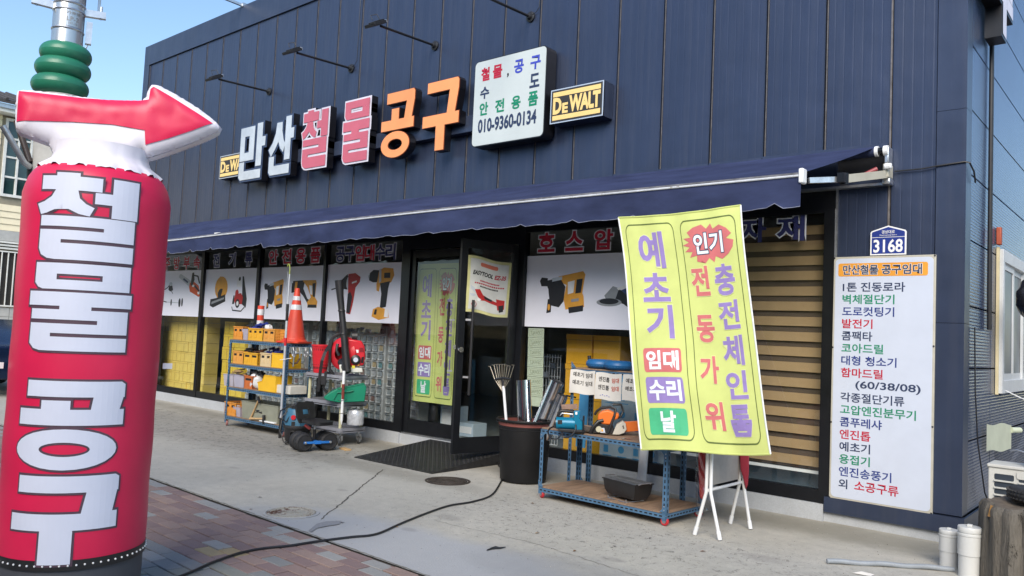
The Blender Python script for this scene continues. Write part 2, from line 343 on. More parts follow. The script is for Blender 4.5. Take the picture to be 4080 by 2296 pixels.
def zone(m,c,rx,ry,col,soft=.25,ns=1.3,na=1.1,fine=None,amt=.85,rot=0):
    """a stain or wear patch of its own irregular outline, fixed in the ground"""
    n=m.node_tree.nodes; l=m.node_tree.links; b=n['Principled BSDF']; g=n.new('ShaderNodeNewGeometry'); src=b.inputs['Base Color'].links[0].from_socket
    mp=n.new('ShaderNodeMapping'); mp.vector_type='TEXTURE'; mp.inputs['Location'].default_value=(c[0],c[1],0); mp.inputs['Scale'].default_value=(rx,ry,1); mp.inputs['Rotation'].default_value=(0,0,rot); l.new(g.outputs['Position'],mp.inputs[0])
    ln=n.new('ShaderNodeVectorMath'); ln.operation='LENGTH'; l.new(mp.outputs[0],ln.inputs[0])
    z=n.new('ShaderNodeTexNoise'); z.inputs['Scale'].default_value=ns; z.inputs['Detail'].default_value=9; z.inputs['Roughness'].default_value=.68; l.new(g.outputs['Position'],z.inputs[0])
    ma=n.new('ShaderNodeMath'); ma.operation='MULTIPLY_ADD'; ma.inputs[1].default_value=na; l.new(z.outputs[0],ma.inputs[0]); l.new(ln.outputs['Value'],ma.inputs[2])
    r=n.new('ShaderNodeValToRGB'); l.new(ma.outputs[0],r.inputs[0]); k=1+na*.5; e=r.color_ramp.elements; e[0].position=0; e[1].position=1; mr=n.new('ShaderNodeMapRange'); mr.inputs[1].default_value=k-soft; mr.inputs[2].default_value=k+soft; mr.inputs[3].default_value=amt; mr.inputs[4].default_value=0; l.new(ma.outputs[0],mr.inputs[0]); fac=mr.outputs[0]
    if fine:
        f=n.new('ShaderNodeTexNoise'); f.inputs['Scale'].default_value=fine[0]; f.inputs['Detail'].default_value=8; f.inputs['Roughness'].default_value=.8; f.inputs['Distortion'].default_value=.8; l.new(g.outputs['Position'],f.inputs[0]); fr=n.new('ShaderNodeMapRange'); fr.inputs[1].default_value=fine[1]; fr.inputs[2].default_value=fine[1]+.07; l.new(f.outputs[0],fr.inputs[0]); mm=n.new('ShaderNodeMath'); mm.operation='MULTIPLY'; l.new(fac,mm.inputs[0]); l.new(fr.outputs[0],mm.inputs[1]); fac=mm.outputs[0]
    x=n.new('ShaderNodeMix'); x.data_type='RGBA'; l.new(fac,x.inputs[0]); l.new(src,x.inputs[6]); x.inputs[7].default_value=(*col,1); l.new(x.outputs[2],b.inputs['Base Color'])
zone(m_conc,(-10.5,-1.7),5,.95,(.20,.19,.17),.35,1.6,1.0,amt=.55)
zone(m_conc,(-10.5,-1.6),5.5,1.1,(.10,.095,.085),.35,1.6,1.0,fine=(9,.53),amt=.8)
zone(m_conc,(-2.2,-4.1),2.0,.75,(.37,.385,.41),.18,1.0,.8,amt=.75)
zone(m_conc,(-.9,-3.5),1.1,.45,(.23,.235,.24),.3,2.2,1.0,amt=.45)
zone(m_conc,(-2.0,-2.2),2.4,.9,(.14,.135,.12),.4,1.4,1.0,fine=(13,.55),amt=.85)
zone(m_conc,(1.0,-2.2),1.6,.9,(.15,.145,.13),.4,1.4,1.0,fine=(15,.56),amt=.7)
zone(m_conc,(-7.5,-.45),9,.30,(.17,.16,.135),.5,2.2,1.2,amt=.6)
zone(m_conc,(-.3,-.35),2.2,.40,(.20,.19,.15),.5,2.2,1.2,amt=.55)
zone(m_conc,(-5.0,-2.2),1.3,.8,(.46,.45,.40),.5,1.2,1.0,amt=.5)
zone(m_conc,(-5.4,-1.75),1.6,.25,(.21,.20,.17),.4,3.0,1.2,amt=.5)
for c_,r_ in (((-6.4,-3.1),.05),((-3.0,-2.9),.09),((-4.6,-2.9),.045),((-1.2,-2.9),.06),((-.4,-1.9),.10),((-2.9,-3.5),.05),((-5.9,-2.4),.04)): zone(m_conc,c_,r_*1.6,r_,(.20,.19,.18),.35,9,.9,amt=.35)
m_asph=world_noise_mat('road_asphalt',(.045,.045,.05),(.065,.065,.065),(.04,.04,.042),bump=.6)
m_dirt=world_noise_mat('joint_dirt',(.05,.045,.04),(.09,.08,.07),(.04,.036,.03),bump=.5)
m_plinth=world_noise_mat('plinth_render',(.36,.38,.40),(.50,.53,.57),(.40,.42,.44),sc=(.9,9,90),pit=((.2,.19,.17),6,.67),bump=.4)
YE=lambda x:-4.31-.033*(x+1.5)
def flat(name,pts,z,m,kind='structure',parent=None):
    mb=MB(); mb.face([(a,b,z) for a,b in pts],m); o=mb.build(name,parent,ang=0); 
    if kind: o['kind']=kind
    return o
flat('ground',[(-400,-400),(400,-400),(400,400),(-400,400)],-.20,m_asph)
flat('road',[(-90,-60),(90,-60),(90,-9.3),(-90,-9.3)],-.125,m_asph)
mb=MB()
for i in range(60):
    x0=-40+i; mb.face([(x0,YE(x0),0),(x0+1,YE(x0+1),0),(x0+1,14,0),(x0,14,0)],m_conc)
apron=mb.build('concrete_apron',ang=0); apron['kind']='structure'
MB().box(-90,-9.3,-.3,90,-9.15,.0,world_noise_mat('kerb_granite',(.3,.3,.3),(.4,.4,.4),(.33,.33,.33))).build('kerb')['kind']='structure'
# wavy joints cut between the concrete slabs, dark and slightly raised sheets 3 mm above
def crack(pts,w,m,z=.003,name='slab_joint',amp=.012):
    mb=MB(); P=[]; 
    for (a,b),(c,d) in zip(pts,pts[1:]):
        n=max(2,int(math.hypot(c-a,d-b)/.06))
        for k in range(n): P.append((a+(c-a)*k/n+random.uniform(-amp,amp),b+(d-b)*k/n+random.uniform(-amp,amp)))
    P.append(pts[-1])
    for (a,b),(c,d) in zip(P,P[1:]):
        L=math.hypot(c-a,d-b) or 1; nx,ny=-(d-b)/L,(c-a)/L; w1=w*random.uniform(.6,1.3)/2
        mb.face([(a-nx*w1,b-ny*w1,z),(c-nx*w1,d-ny*w1,z),(c+nx*w1,d+ny*w1,z),(a+nx*w1,b+ny*w1,z)],m)
    o=mb.build(name,ang=0); o['kind']='structure'; return o
m_crack=M('joint_shadow_dirt',(.10,.095,.08),.95,0,.4,30)
crack([(-5.31,-1.72),(-4.6,-2.65),(-3.66,-3.86)],.016,m_crack)
crack([(-9.3,-1.75),(-8,-2.05),(-6.3,-1.5)],.006,M('faint_joint',(.24,.23,.20),.95,0,.3,12))
crack([(-3.0,-3.1),(-1.9,-3.0),(-.6,-3.15),(1.2,-3.0)],.006,M('faint_joint',(.24,.23,.20),.95,0,.3,12))
crack([(x,YE(x)+.012) for x in (-14,-10,-7,-5,-3.6,-2.5,-1.4,0)],.012,M('edge_joint_dirt',(.20,.19,.165),.95,0,.4,12),z=.004,name='pavement_edge_joint',amp=.008)
def blob(name,c,rx,ry,m,z,n=26,j=.22,rot=0):
    pts=[]
    for i in range(n):
        a=2*PI*i/n; k=1+random.uniform(-j,j); x,y=rx*k*math.cos(a),ry*k*math.sin(a); pts.append((c[0]+x*math.cos(rot)-y*math.sin(rot),c[1]+x*math.sin(rot)+y*math.cos(rot)))
    return flat(name,pts,z,m)
def pxflat(name,pts,z,m): return flat(name,[tuple(W(a,b,z=0).xy) for a,b in pts],z,m)
pxflat('cement_stain',[(1228,2118),(1262,2090),(1300,2080),(1360,2078),(1352,2092),(1300,2100),(1262,2108),(1240,2124)],.007,m_cdark)
# ------------------------------------------------------------------ brick pavement, single pavers
PM=[world_noise_mat('red_brown_paver',(.23,.165,.15),(.32,.235,.215),(.255,.185,.17),sc=(1.5,14,120),spots=((.30,.29,.29),3.1,.66),bump=.5),
    world_noise_mat('plum_paver',(.205,.145,.14),(.275,.20,.195),(.23,.165,.16),sc=(1.5,14,120),spots=((.28,.27,.28),3.4,.67),bump=.5),
    world_noise_mat('pale_red_paver',(.27,.195,.17),(.36,.265,.235),(.295,.215,.19),sc=(1.5,14,120),spots=((.32,.30,.29),2.8,.62),bump=.5),
    world_noise_mat('grey_green_paver',(.20,.21,.19),(.28,.285,.26),(.23,.24,.215),sc=(1.5,14,120),bump=.5),
    world_noise_mat('slate_paver',(.20,.205,.205),(.27,.275,.275),(.22,.225,.225),sc=(1.5,14,120),bump=.5),
    world_noise_mat('ochre_paver',(.33,.25,.14),(.42,.33,.20),(.36,.28,.165),sc=(1.5,14,120),bump=.5),
    world_noise_mat('cement_smeared_paver',(.27,.27,.265),(.36,.36,.35),(.30,.30,.295),sc=(1.5,14,120),spots=((.24,.15,.13),4,.6),bump=.4)]
PL,PW,G=.262,.127,.010
def pvmesh(m):
    mb=MB(); a,b=PL/2-G/2,PW/2-G/2; c=.004
    bt=[(-a,-b,-.05),(a,-b,-.05),(a,b,-.05),(-a,b,-.05)]; md=[(-a,-b,-c),(a,-b,-c),(a,b,-c),(-a,b,-c)]; tp=[(-a+c,-b+c,0),(a-c,-b+c,0),(a-c,b-c,0),(-a+c,b-c,0)]
    mb.add(md+tp,[(0,1,5,4),(1,2,6,5),(2,3,7,6),(3,0,4,7),(4,5,6,7)],m); mb.add(bt+md,[(0,1,5,4),(1,2,6,5),(2,3,7,6),(3,0,4,7)],m)
    return mb.mesh('paver',ang=0)
pvm=[pvmesh(m) for m in PM]
pave=MB().box(-40,-9.15,-.09,20,-3.0,-.012,m_dirt).build('brick_pavement'); pave['kind']='structure'
ang=-.033; ca,sa=math.cos(ang),math.sin(ang); cells=[]
for r in range(38):
    for c in range(-130,45):
        u=c*PL+(PL/2 if r%2 else 0); v=-(r+.5)*PW-.02
        x=-1.5+u*ca-v*sa; y=YE(-1.5)+u*sa+v*ca
        rr=random.random(); edge=7+(0 if x<-3.1 else -(x+3.1)*3.0)
        near=(r<3 and rr<.24) or (r<8 and rr<.05)
        if r>edge: k=3 if rr<.5 else 4 if rr<.92 else 6
        else: k=6 if near else (0 if rr<.45 else 1 if rr<.75 else 2)
        if r==4 and rr>.93: k=4
        cells.append([x,y,r,k])
for cx_,cy_ in ((-3.34,-5.02),(-3.2,-4.9)):
    q=min(cells,key=lambda c:(c[0]-cx_)**2+(c[1]-cy_)**2); q[3]=5
def proj(p):
    d=V(p)-CAM; z=d.dot(FW); return (2040+F_PX*d.dot(RT)/z,1148-F_PX*d.dot(UP)/z,z)
vis=[]
for i,(x,y,r,k) in enumerate(cells):
    a,b,z=proj((x,y,0))
    if z>.3 and -40<a<4120 and b<2350 and (a>345 or a<40) : vis.append((z,i))
vis.sort(); single={i for _,i in vis[:298]}
rest=MB()
for i,(x,y,r,k) in enumerate(cells):
    if y<-9.05 or x<-34: continue
    h=random.uniform(-.005,.003); an=ang+random.uniform(-.008,.008)
    if i in single:
        o=bpy.data.objects.new('paver',pvm[k]); COL.objects.link(o); o.parent=pave; o.location=(x,y,h-.001); o.rotation_euler=(random.uniform(-.008,.008),random.uniform(-.006,.006),an)
    else:
        me=pvm[k]; Mx=Matrix.Translation((x,y,h-.001))@Matrix.Rotation(an,4,'Z'); rest.add([Mx@v.co for v in me.vertices][:8],[tuple(p.vertices) for p in me.polygons][:5],PM[k])
o=rest.build('distant_pavers',pave,ang=0); o['kind']='stuff'
# ------------------------------------------------------------------ store building
m_side=M('navy_side_panel',(.055,.085,.17),.26,.5,.08,2,0); wavebump(m_side,2,1/.031,.55,.35,.004)
m_in=M('interior_wall',(.42,.42,.40),.8,0,.1,2); m_infl=M('interior_floor',(.22,.25,.25),.35,0,.1,3); m_ceil=M('interior_ceiling',(.5,.5,.5),.8)
GLS=glassmat('window_glass',(.95,.965,.965),.85,.008,.015)
bld=T('hardware_store','dark navy metal clad hardware store with a long glass shopfront and a signboard row','building',(-8,.3,0))
FR=FRONT()
mb=MB()
mb.box(-16.46,.03,3.2,.64,.2,8.0,m_core)                      # backing behind the cladding
mb.box(-16.46,.03,0,-15.1,.2,3.2,m_core).box(-.52,.04,.1,.64,.2,3.2,m_core)
mb.build('wall_backing',bld,world=True)
PN=.65
for k in range(1,26):                                         # upper cladding panels
    x0=-k*PN; mb=MB(); a,b=x0+.022,x0+PN-.016
    if k==25: a=-16.24
    mb.box(a,0,3.70,b,.028,7.625,m_navy)
    mb.box(a-.013,-.008,3.72,a-.004,.02,7.62,m_seam); mb.box(b+.002,-.010,3.72,b+.007,.02,7.62,m_flash)
    o=mb.build('facade_panel',bld,world=False,bevel=0,ang=0); 
    for v in o.data.vertices: v.co.x-=x0
    o.location=(x0+8,-.3,0)
for a,b,z0,z1 in ((.014,.41,.26,7.625),(-.488,-.012,.26,3.40)):
    o=MB().box(0,0,z0,b-a,.028,z1,m_navy).build('facade_panel',bld,ang=0); o.location=(a+8,-.3,0)
B('panel_joint_strip',bld,m_seam,(-.012,-.008,.26,.006,.02,7.62),world=True)
B('window_side_strip',bld,m_galv,(-.512,-.012,.3,-.49,.02,3.4),world=True)
# parapet, corner flashing, base band, end flashing
B('parapet_flashing',bld,m_flash,(-16.5,-.035,7.63,.67,.2,8.10),(-16.5,-.035,3.2,-16.25,.2,7.627),world=True)
for z0,z1 in ((.262,2.02),(2.024,4.04),(4.044,6.05),(6.054,7.625)):
    B('corner_flashing',bld,m_flash,(.42,-.022,z0,.672,.03,z1),(.645,.0305,z0,.6715,.21,z1),world=True)
B('base_flashing',bld,m_flash,(-.55,-.06,.10,.70,.02,.25),(.68,.021,.10,.70,6,.25),world=True)
B('header_flashing',bld,m_flash,(-16.24,-.015,3.40,-.51,.03,3.70),world=True)
B('header_soffit',bld,m_black,(-16.24,.0,3.17,-.51,.10,3.397),world=True)
mb=MB().box(-16.5,-.05,0,-6.93,.12,.168,m_plinth).box(-4.68,-.05,0,-.56,.12,.168,m_plinth).box(-.56,-.02,0,.64,.12,.098,m_plinth).box(.60,.13,0,.66,9,.098,m_plinth).box(-6.93,-.02,0,-4.68,.12,.165,m_plinth)
mb.build('plinth',bld,world=True)
# side wall of horizontal panels, seen at a grazing angle
zs=[.25,.92,1.60,2.19,2.82,3.45,4.08,4.71,5.34,5.97,6.6,7.23,7.62]
for z0,z1 in zip(zs,zs[1:]):
    segs=[(.212,1.28),(1.30,5.2),(5.22,9)] if not (1.3<z1 and z0<2.9) else [(.212,1.28),(1.30,1.56),(3.95,6.2),(6.22,9)]
    for a,b in segs:
        o=MB().box(0,a,z0+.012,.028,b,z1-.004,m_side).build('side_panel',bld,world=False,ang=0); o.location=(.64+8,-.3,0)
for z0_,z1_ in ((.25,.92),(.92,1.325),(2.905,3.45)): B('side_panel',bld,m_side,(.64,1.562,z0_+.012,.668,3.948,z1_-.004),world=True)
B('side_wall_backing',bld,m_core,(.5,.2,0,.635,1.56,8.0),(.5,3.95,0,.635,9,8.0),(.5,1.56,0,.635,3.95,1.33),(.5,1.56,2.9,.635,3.95,8.0),world=True)
B('side_parapet',bld,m_flash,(.5,.2,7.63,.69,9,8.1),world=True)
# room behind the glass
mb=MB(); mb.box(-16.3,.12,.10,.5,7,.165,m_infl); mb.build('shop_floor',bld,world=True)
mb=MB(); mb.box(-16.4,7,.1,.5,7.1,3.5,m_in).box(-16.45,.2,.1,-16.35,7,3.5,m_in).box(-3.6,3.0,.17,-3.5,6.9,3.2,m_in); mb.build('shop_interior_wall',bld,world=True)
B('shop_ceiling',bld,m_ceil,(-16.4,.1,3.42,.5,7.1,3.5),world=True)
B('roof',bld,m_core,(-16.4,.2,7.8,.5,9,7.9),(-16.46,.2,0,-16.38,9,7.8),(-16.4,8.9,0,.5,9,7.8),world=True)
# shopfront frame and panes
MX=[(-15.14,-15.04),(-13.21,-13.11),(-11.15,-11.07),(-9.09,-9.03),(-7.09,-6.93),(-4.70,-4.61),(-2.66,-2.59),(-.62,-.512)]
for a,b in MX: B('mullion',bld,m_black,(a,-.03,.172,b,.07,3.168),world=True)
for (a0,a1),(b0,b1) in zip(MX,MX[1:]):
    if a0==-7.09: continue
    B('bottom_rail',bld,m_black,(a1+.001,-.022,.172,b0-.001,.06,.30),world=True); B('top_rail',bld,m_black,(a1+.001,-.022,3.13,b0-.001,.06,3.168),world=True)
    g=MB(); g.box(a1+.003,.026,.302,b0-.003,.032,3.128,GLS); g.build('window_pane',bld,world=True,ang=0)
B('door_frame',bld,m_black,(-6.928,-.03,2.97,-4.702,.07,3.168),(-6.928,-.03,.166,-6.90,.07,2.969),(-4.73,-.03,.166,-4.702,.07,2.969),world=True)
B('threshold',bld,m_galv,(-6.9,-.03,.166,-4.73,.08,.18),world=True)
def door(name,w,h,handle_x,label):
    d=B(name,None,m_black,(0,-.02,0,.095,.025,h),(w-.095,-.02,0,w,.025,h),(.0955,-.018,0,w-.0955,.023,.20),(.0955,-.018,h-.11,w-.0955,.023,h))
    d['label']=label
    MB().box(.096,.0,.201,w-.096,.006,h-.111,GLS).build('door_pane',d,ang=0)
    hb=MB(); hb.tube([(handle_x,-.085,.75),(handle_x,-.085,1.98)],.019,m_blk,12)
    for z in (.98,1.72): hb.bar((handle_x,-.085,z),(handle_x+(.06 if handle_x>w/2 else -.05),-.02,z),.02,.025,m_galv)
    hb.build('handle',d); MB().cyl((handle_x+(.13 if handle_x>w/2 else -.10),-.055,1.33),(handle_x+(.13 if handle_x>w/2 else -.10),-.02,1.33),.035,m_chrome).build('lock',d)
    return d
d1=door('door_leaf',1.11,2.77,.92,'closed left door leaf with a banner behind its glass'); d1.parent=bld; d1.location=(-6.893+8,-.3+.02,.185)
# ------------------------------------------------------------------ awning
m_awn=M('navy_awning_canvas',(.024,.034,.088),.8,0,.30,1.6,.25,260,spec=.25,stretch=(1,3,3),spots=((.11,.12,.17),9,.735))
m_awnw=M('awning_white_trim',(.55,.57,.6),.5,0,.2,8,spots=((.25,.22,.17),12,.6))
aw=T('retractable_awning','long navy canvas awning with a scalloped valance over the whole shopfront','awning',(-6.4,-.1,3.4))
barz=lambda x:3.277-.105*max(0,min(1,(-x-4)/8.4))**1.3
YB=-1.25
xs=[-15.6+i*.19 for i in range(81)]; xs[-1]=-.40
us=[i/12 for i in range(13)]
def awn(u,v):   # u 0..1 from the wall to the front bar
    t=(v+15.6)/15.2; xe=v+(.30*(1-u))*t; zb=barz(v); sag=.05*math.sin(PI*u)*(.6+.4*math.sin(v*2.1)); return V((xe,-.14+(YB+.14)*u,3.735+(zb+.025-3.735)*u-sag*.7))
MB().grid(lambda v,u:awn(u,v),xs,us,m_awn).build('canvas',aw,world=True,ang=60)
mb=MB(); vx=[-15.6+i*.076 for i in range(201)]; vx[-1]=-.40
def vb(x):
    f=((x+.63)/.765)%1; d=min(f,1-f); n=.045*max(0,1-d/.07); return barz(x)-.245-.045*(x>-9)*1+n-.006*math.sin(f*2*PI*2)+(.05 if False else 0)
nv=6
mb.grid(lambda x,t:V((x,YB-.028+.035*math.sin(x*3.1)*t*t*.5+.012*math.sin(x*11)*t*t,barz(x)-.015+(vb(x)-barz(x)+.015)*t)),vx,[i/nv for i in range(nv+1)],m_awn)
va=mb.build('valance',aw,world=True,ang=60)
MB().tube([(x,YB-.034+.035*math.sin(x*3.1)*.5+.012*math.sin(x*11),vb(x)) for x in vx],.0035,M('frayed_hem',(.20,.22,.30),.7,0,.5,14),5).build('valance_piping',aw,world=True)
mb=MB(); X=[-15.6+i for i in range(15)]+[-.42]
mb.tube([(x,YB,barz(x)) for x in X],.032,M('awning_bar_dirty',(.12,.12,.13),.6,0,.5,9,.3,50),12); mb.build('front_bar',aw,world=True)
mb=MB(); mb.tube([(x,YB-.033,barz(x)-.006) for x in X],.011,m_awnw,8); mb.build('front_bar_trim',aw,world=True)
B('bar_end_cap',aw,m_white,(-.42,YB-.05,barz(-.4)-.075,-.375,YB+.05,barz(-.4)+.06),bevel=.012,world=True)
MB().tube([(-16,-.14,3.69),(-.10,-.14,3.69)],.05,m_awn,14).build('roller',aw,world=True)
MB().tube([(-.10,-.14,3.69),(-.07,-.14,3.69)],.052,m_white,14).tube([(-.02,-.14,3.69),(.02,-.14,3.69)],.05,m_white,14).tube([(-.07,-.14,3.69),(-.02,-.14,3.69)],.035,m_black,14).build('roller_end',aw,world=True)
m_arm=M('cream_arm',(.50,.48,.40),.4,.1,.1,4)
def arm(x,dx):
    mb=MB(); p0=V((x,-.12,3.46)); pe=V((x-.13+dx,-.95,3.275)); p1=V((x-.36+dx,YB+.05,3.235))
    mb.bar(p0,pe,.05,.075,m_arm); mb.bar(pe+V((0,0,-.005)),p1,.045,.05,m_galv); mb.cyl(pe+V((0,0,-.055)),pe+V((0,0,.05)),.038,m_black,n=12); mb.box(pe.x-.03,pe.y-.1,pe.z-.045,pe.x+.03,pe.y-.03,pe.z+.04,m_black)
    mb.build('arm',aw,world=True)
arm(.0,0); arm(-5.2,0); arm(-10.3,0)
mb=MB(); mb.box(-.022,-.17,3.42,.034,-.012,3.56,m_arm); mb.box(-.018,-.15,3.56,.028,-.012,3.73,m_galv); mb.box(-.04,-.14,3.36,.04,-.012,3.42,m_galv); mb.cyl((.0,-.2,3.52),(.07,-.2,3.52),.03,m_white,n=10); mb.build('wall_bracket',aw,world=True,bevel=.012)
MB().tube([(-.06,-.22,3.50),(-.20,-.30,3.415)],.022,M('dull_red_grip',(.28,.05,.06),.5),10).build('spring_grip',aw,world=True)
m_white2=m_galv
MB().box(-1.25,-.10,3.36,-.02,-.02,3.385,m_galv).box(-3.4,-.1,3.385,-.02,-.035,3.42,m_flash).build('support_angle',aw,world=True)
# dented flashing strips above the awning
for i in range(6):
    a=-i*.65*1.0-.02; b=a-1.28 if i%2==0 else None
x=-.02; seg=[1.30,.64,1.30,.65,1.30]
for w in seg:
    a,b=x-w+.012,x; mb=MB(); z0=3.745-.004*abs(x); n=8
    us_=[a+(b-a)*i/n for i in range(n+1)]; dz=[random.uniform(-.007,.007) for _ in us_]
    mb.grid(lambda u,t:V((u,-.012-.03*t-.012*math.sin((u-a)/(b-a)*PI)*t,z0+.055-.075*t+dz[us_.index(u)]*t)),us_,[0,1],m_flash)
    mb.tube([(u,-.045-.012*math.sin((u-a)/(b-a)*PI),z0-.022+dz[us_.index(u)]) for u in us_],.006,m_seam,5)
    mb.build('rain_flashing',aw,world=True,ang=60); x-=w
B('pale_cover_strip',aw,M('pale_blue_strip',(.30,.36,.46),.4,.1,.1,5),(-9.95,-.06,3.64,-7.6,-.012,3.675),world=True)
B('rain_flashing',aw,m_flash,(-7.4,-.05,3.66,-5.09,-.012,3.71),world=True)
# ------------------------------------------------------------------ floodlights on wall arms
def flood(base,tip,label,drop):
    t=T('floodlight',label,'floodlight',tuple(base),group='floodlights on arms over the shop sign'); mb=MB(); b=V(base); p=V(tip)
    mb.tube([b,p],.019,m_blk,10); mb.build('arm',t,world=True)
    MB().lathe(b+V((0,-.0,0)),[(.0,.06),(.035,.055),(.05,.02),(.075,.012),(.075,0)],m_blk,14,(0,-1,0)).build('wall_rosette',t,world=True)
    mb=MB(); u=(p-b).normalized()
    mb.X=Matrix.Translation(p+V((0,-.02,.03)))@Matrix.Rotation(R(28),4,'X')
    mb.box(-.11,-.20,-.02,.11,.04,.025,m_blk); 
    for i in range(6): mb.box(-.10+i*.036,-.12,.025,-.09+i*.036,.03,.045,m_blk)
    mb.build('lamp_body',t,world=True,bevel=.004)
    mb=MB(); mb.X=Matrix.Translation(p+V((0,-.02,.03)))@Matrix.Rotation(R(28),4,'X'); mb.box(-.09,.042,-.018,.09,.075,.03,m_galv); mb.build('driver_box',t,world=True,bevel=.004)
    mb=MB(); q=p+V((-.09,-.08,.08)); mb.tube([q,q+V((-.05,.0,.08)),q+V((.02,.06,.10)),q+V((.06,.08,.02))],.006,m_blk,6); mb.build('cable_loop',t,world=True)
    if drop:
        MB().tube([b+V((.03,-.02,.01)),b+V((.12,-.02,.04)),b+V((.16,-.015,.1)),b+V((.165,-.015,drop))],.005,m_blk,5).build('supply_cable',t,world=True)
flood((-11.16,-.012,6.16),(-11.16,-1.05,6.11),'leftmost black floodlight on a wall arm above the first sign letters',0)
flood((-8.67,-.012,6.15),(-8.67,-1.1,6.09),'black floodlight whose thin cable climbs the wall beside its arm',1.2)
flood((-6.62,-.012,6.13),(-6.62,-1.1,6.08),'black floodlight above the orange sign letters',0)
flood((-4.72,-.012,6.15),(-4.72,-1.0,6.10),'rightmost floodlight arm with a short curled cable above the square sign',.25)
b=W(965,35,y=-.03); t=MB(); t.bar((b.x,-.03,8.12),(b.x-.02,-.95,8.14),.05,.05,m_galv).bar((b.x-.02,-.95,8.14),(b.x-.02,-.95,8.32),.03,.03,m_galv).box(b.x-.06,-.05,8.08,b.x+.06,.03,8.16,m_galv)
o=t.build('roof_bracket',loc=(b.x,-.03,8.1),world=True); tag(o,'bare steel bracket sticking out over the roof edge','bracket')
# small white pipe above the awning
p=W(1955,777,y=-.06); o=MB().tube([(p.x-.1,-.06,p.z-.01),(p.x+.1,-.06,p.z+.01)],.025,m_white,12).tube([(p.x+.1,-.06,p.z+.01),(p.x+.16,-.05,p.z),(p.x+.19,-.03,p.z-.05)],.01,m_white,6).build('vent_pipe',loc=(p.x,-.06,p.z),world=True); tag(o,'short white pipe poking out just above the awning','pipe')
# ------------------------------------------------------------------ neighbours: cream house on the left
m_cream=M('cream_siding',(.82,.73,.52),.6,0,.08,3,.1,40); m_wf=M('white_window_frame',(.72,.72,.68),.5); m_tile=M('dark_roof_tile',(.05,.045,.045),.7,0,.3,10,.3,30)
m_dglass=M('dark_green_glass',(.02,.05,.05),.06,0,.2,3,spec=.8); m_wtile=M('white_wall_tile',(.45,.45,.43),.4,0,.12,4)
hs=T('cream_siding_house','two storey house with cream board siding and a dark roof at the left','building',(-28.3,-3,0))
HX=-28.0
B('wall_core',hs,M('siding_shadow',(.30,.27,.20),.8),(-36,-14,0,HX-.03,2.4,8.55),world=True)
bw=MB().box(0,-14,0,.05,2.42,.212,m_cream).mesh('siding_board',ang=0)
z=4.45; i=0
wins=[(.62,1.55,5.55,8.25)]
while z<8.5:
    for a,b in ([(-14,2.42)] if not(z+.21>5.5 and z<8.3) else [(-14,.52),(1.60,2.42)]):
        mb=MB(); mb.add([(0,a,0),(.05,a,0),(.02,a,.215),(0,a,.215),(0,b,0),(.05,b,0),(.02,b,.215),(0,b,.215)],[(0,1,5,4),(1,2,6,5),(2,3,7,6),(0,3,2,1),(4,5,6,7)],m_cream)
        o=mb.build('siding_board',hs,ang=0); o.location=(HX-.03+28.3,3,z)
    z+=.218
fr=MB(); y0,y1,z0,z1=.62,1.50,5.58,8.22
for a,b,c,d in ((y0,z0,y0+.08,z1),(y1-.08,z0,y1,z1),(y0+.081,z0,y1-.081,z0+.09),(y0+.081,z1-.09,y1-.081,z1)): fr.box(HX-.02,a,b,HX+.06,c,d,m_wf)
ym=(y0+y1)/2; fr.box(HX-.02,ym-.03,z0+.091,HX+.055,ym+.03,z1-.091,m_wf)
for zz in (6.25,6.92,7.55): fr.box(HX-.02,y0+.081,zz-.03,HX+.045,ym-.031,zz+.03,m_wf).box(HX-.02,ym+.031,zz-.03,HX+.045,y1-.081,zz+.03,m_wf)
win=fr.build('window',hs,world=True)
B('pane',win,m_dglass,(HX-.04,y0+.05,z0+.05,HX-.015,y1-.05,z1-.05),world=True)
mb=MB(); mb.box(HX-.1,-14,8.3,HX+.55,2.6,8.42,m_wf).box(HX+.5,-14,8.42,HX+.62,2.6,8.56,m_galv); mb.build('eaves',hs,world=True)
mb=MB(); mb.hexa([(-32,-14.2,9.9),(HX+.7,-14.2,8.56),(HX+.7,2.9,8.56),(-32,2.9,9.9)],[(-32,-14.2,10.0),(HX+.7,-14.2,8.68),(HX+.7,2.9,8.68),(-32,2.9,10.0)],m_tile)
for i in range(38): mb.tube([(HX+.72,-14+i*.45,8.68),(-32,-14+i*.45,10.02)],.06,m_tile,6)
mb.build('roof',hs,world=True)
mb=MB(); mb.box(HX-.03,-14,4.1,HX+.05,2.5,4.44,m_wtile)
for i in range(3): mb.box(HX-.03,-14,4.02-.1*i,HX+.12-.03*i,2.5,4.08-.1*i,m_wf)
mb.build('ledge',hs,world=True)
B('dark_opening',hs,M('dark_room',(.03,.028,.025),.8),(HX-.02,-6,1.95,HX+.0,2.3,3.75),world=True)
for i in range(16):
    B('window_bar',hs,m_wf,(HX+.05,-.9+i*.19,1.95,HX+.08,-.87+i*.19,3.72),world=True)
B('bar_rail',hs,m_wf,(HX+.04,-2,1.9,HX+.09,2.3,1.95),(HX+.04,-2,3.72,HX+.09,2.3,3.76),world=True)
mb=MB()
for r in range(6):
    for c in range(14): mb.box(HX,-6+c*.6,.02+r*.31,HX+.03,-6+c*.6+.585,.02+r*.31+.297,m_wtile)
mb.build('base_tile',hs,world=True)['kind']='stuff'
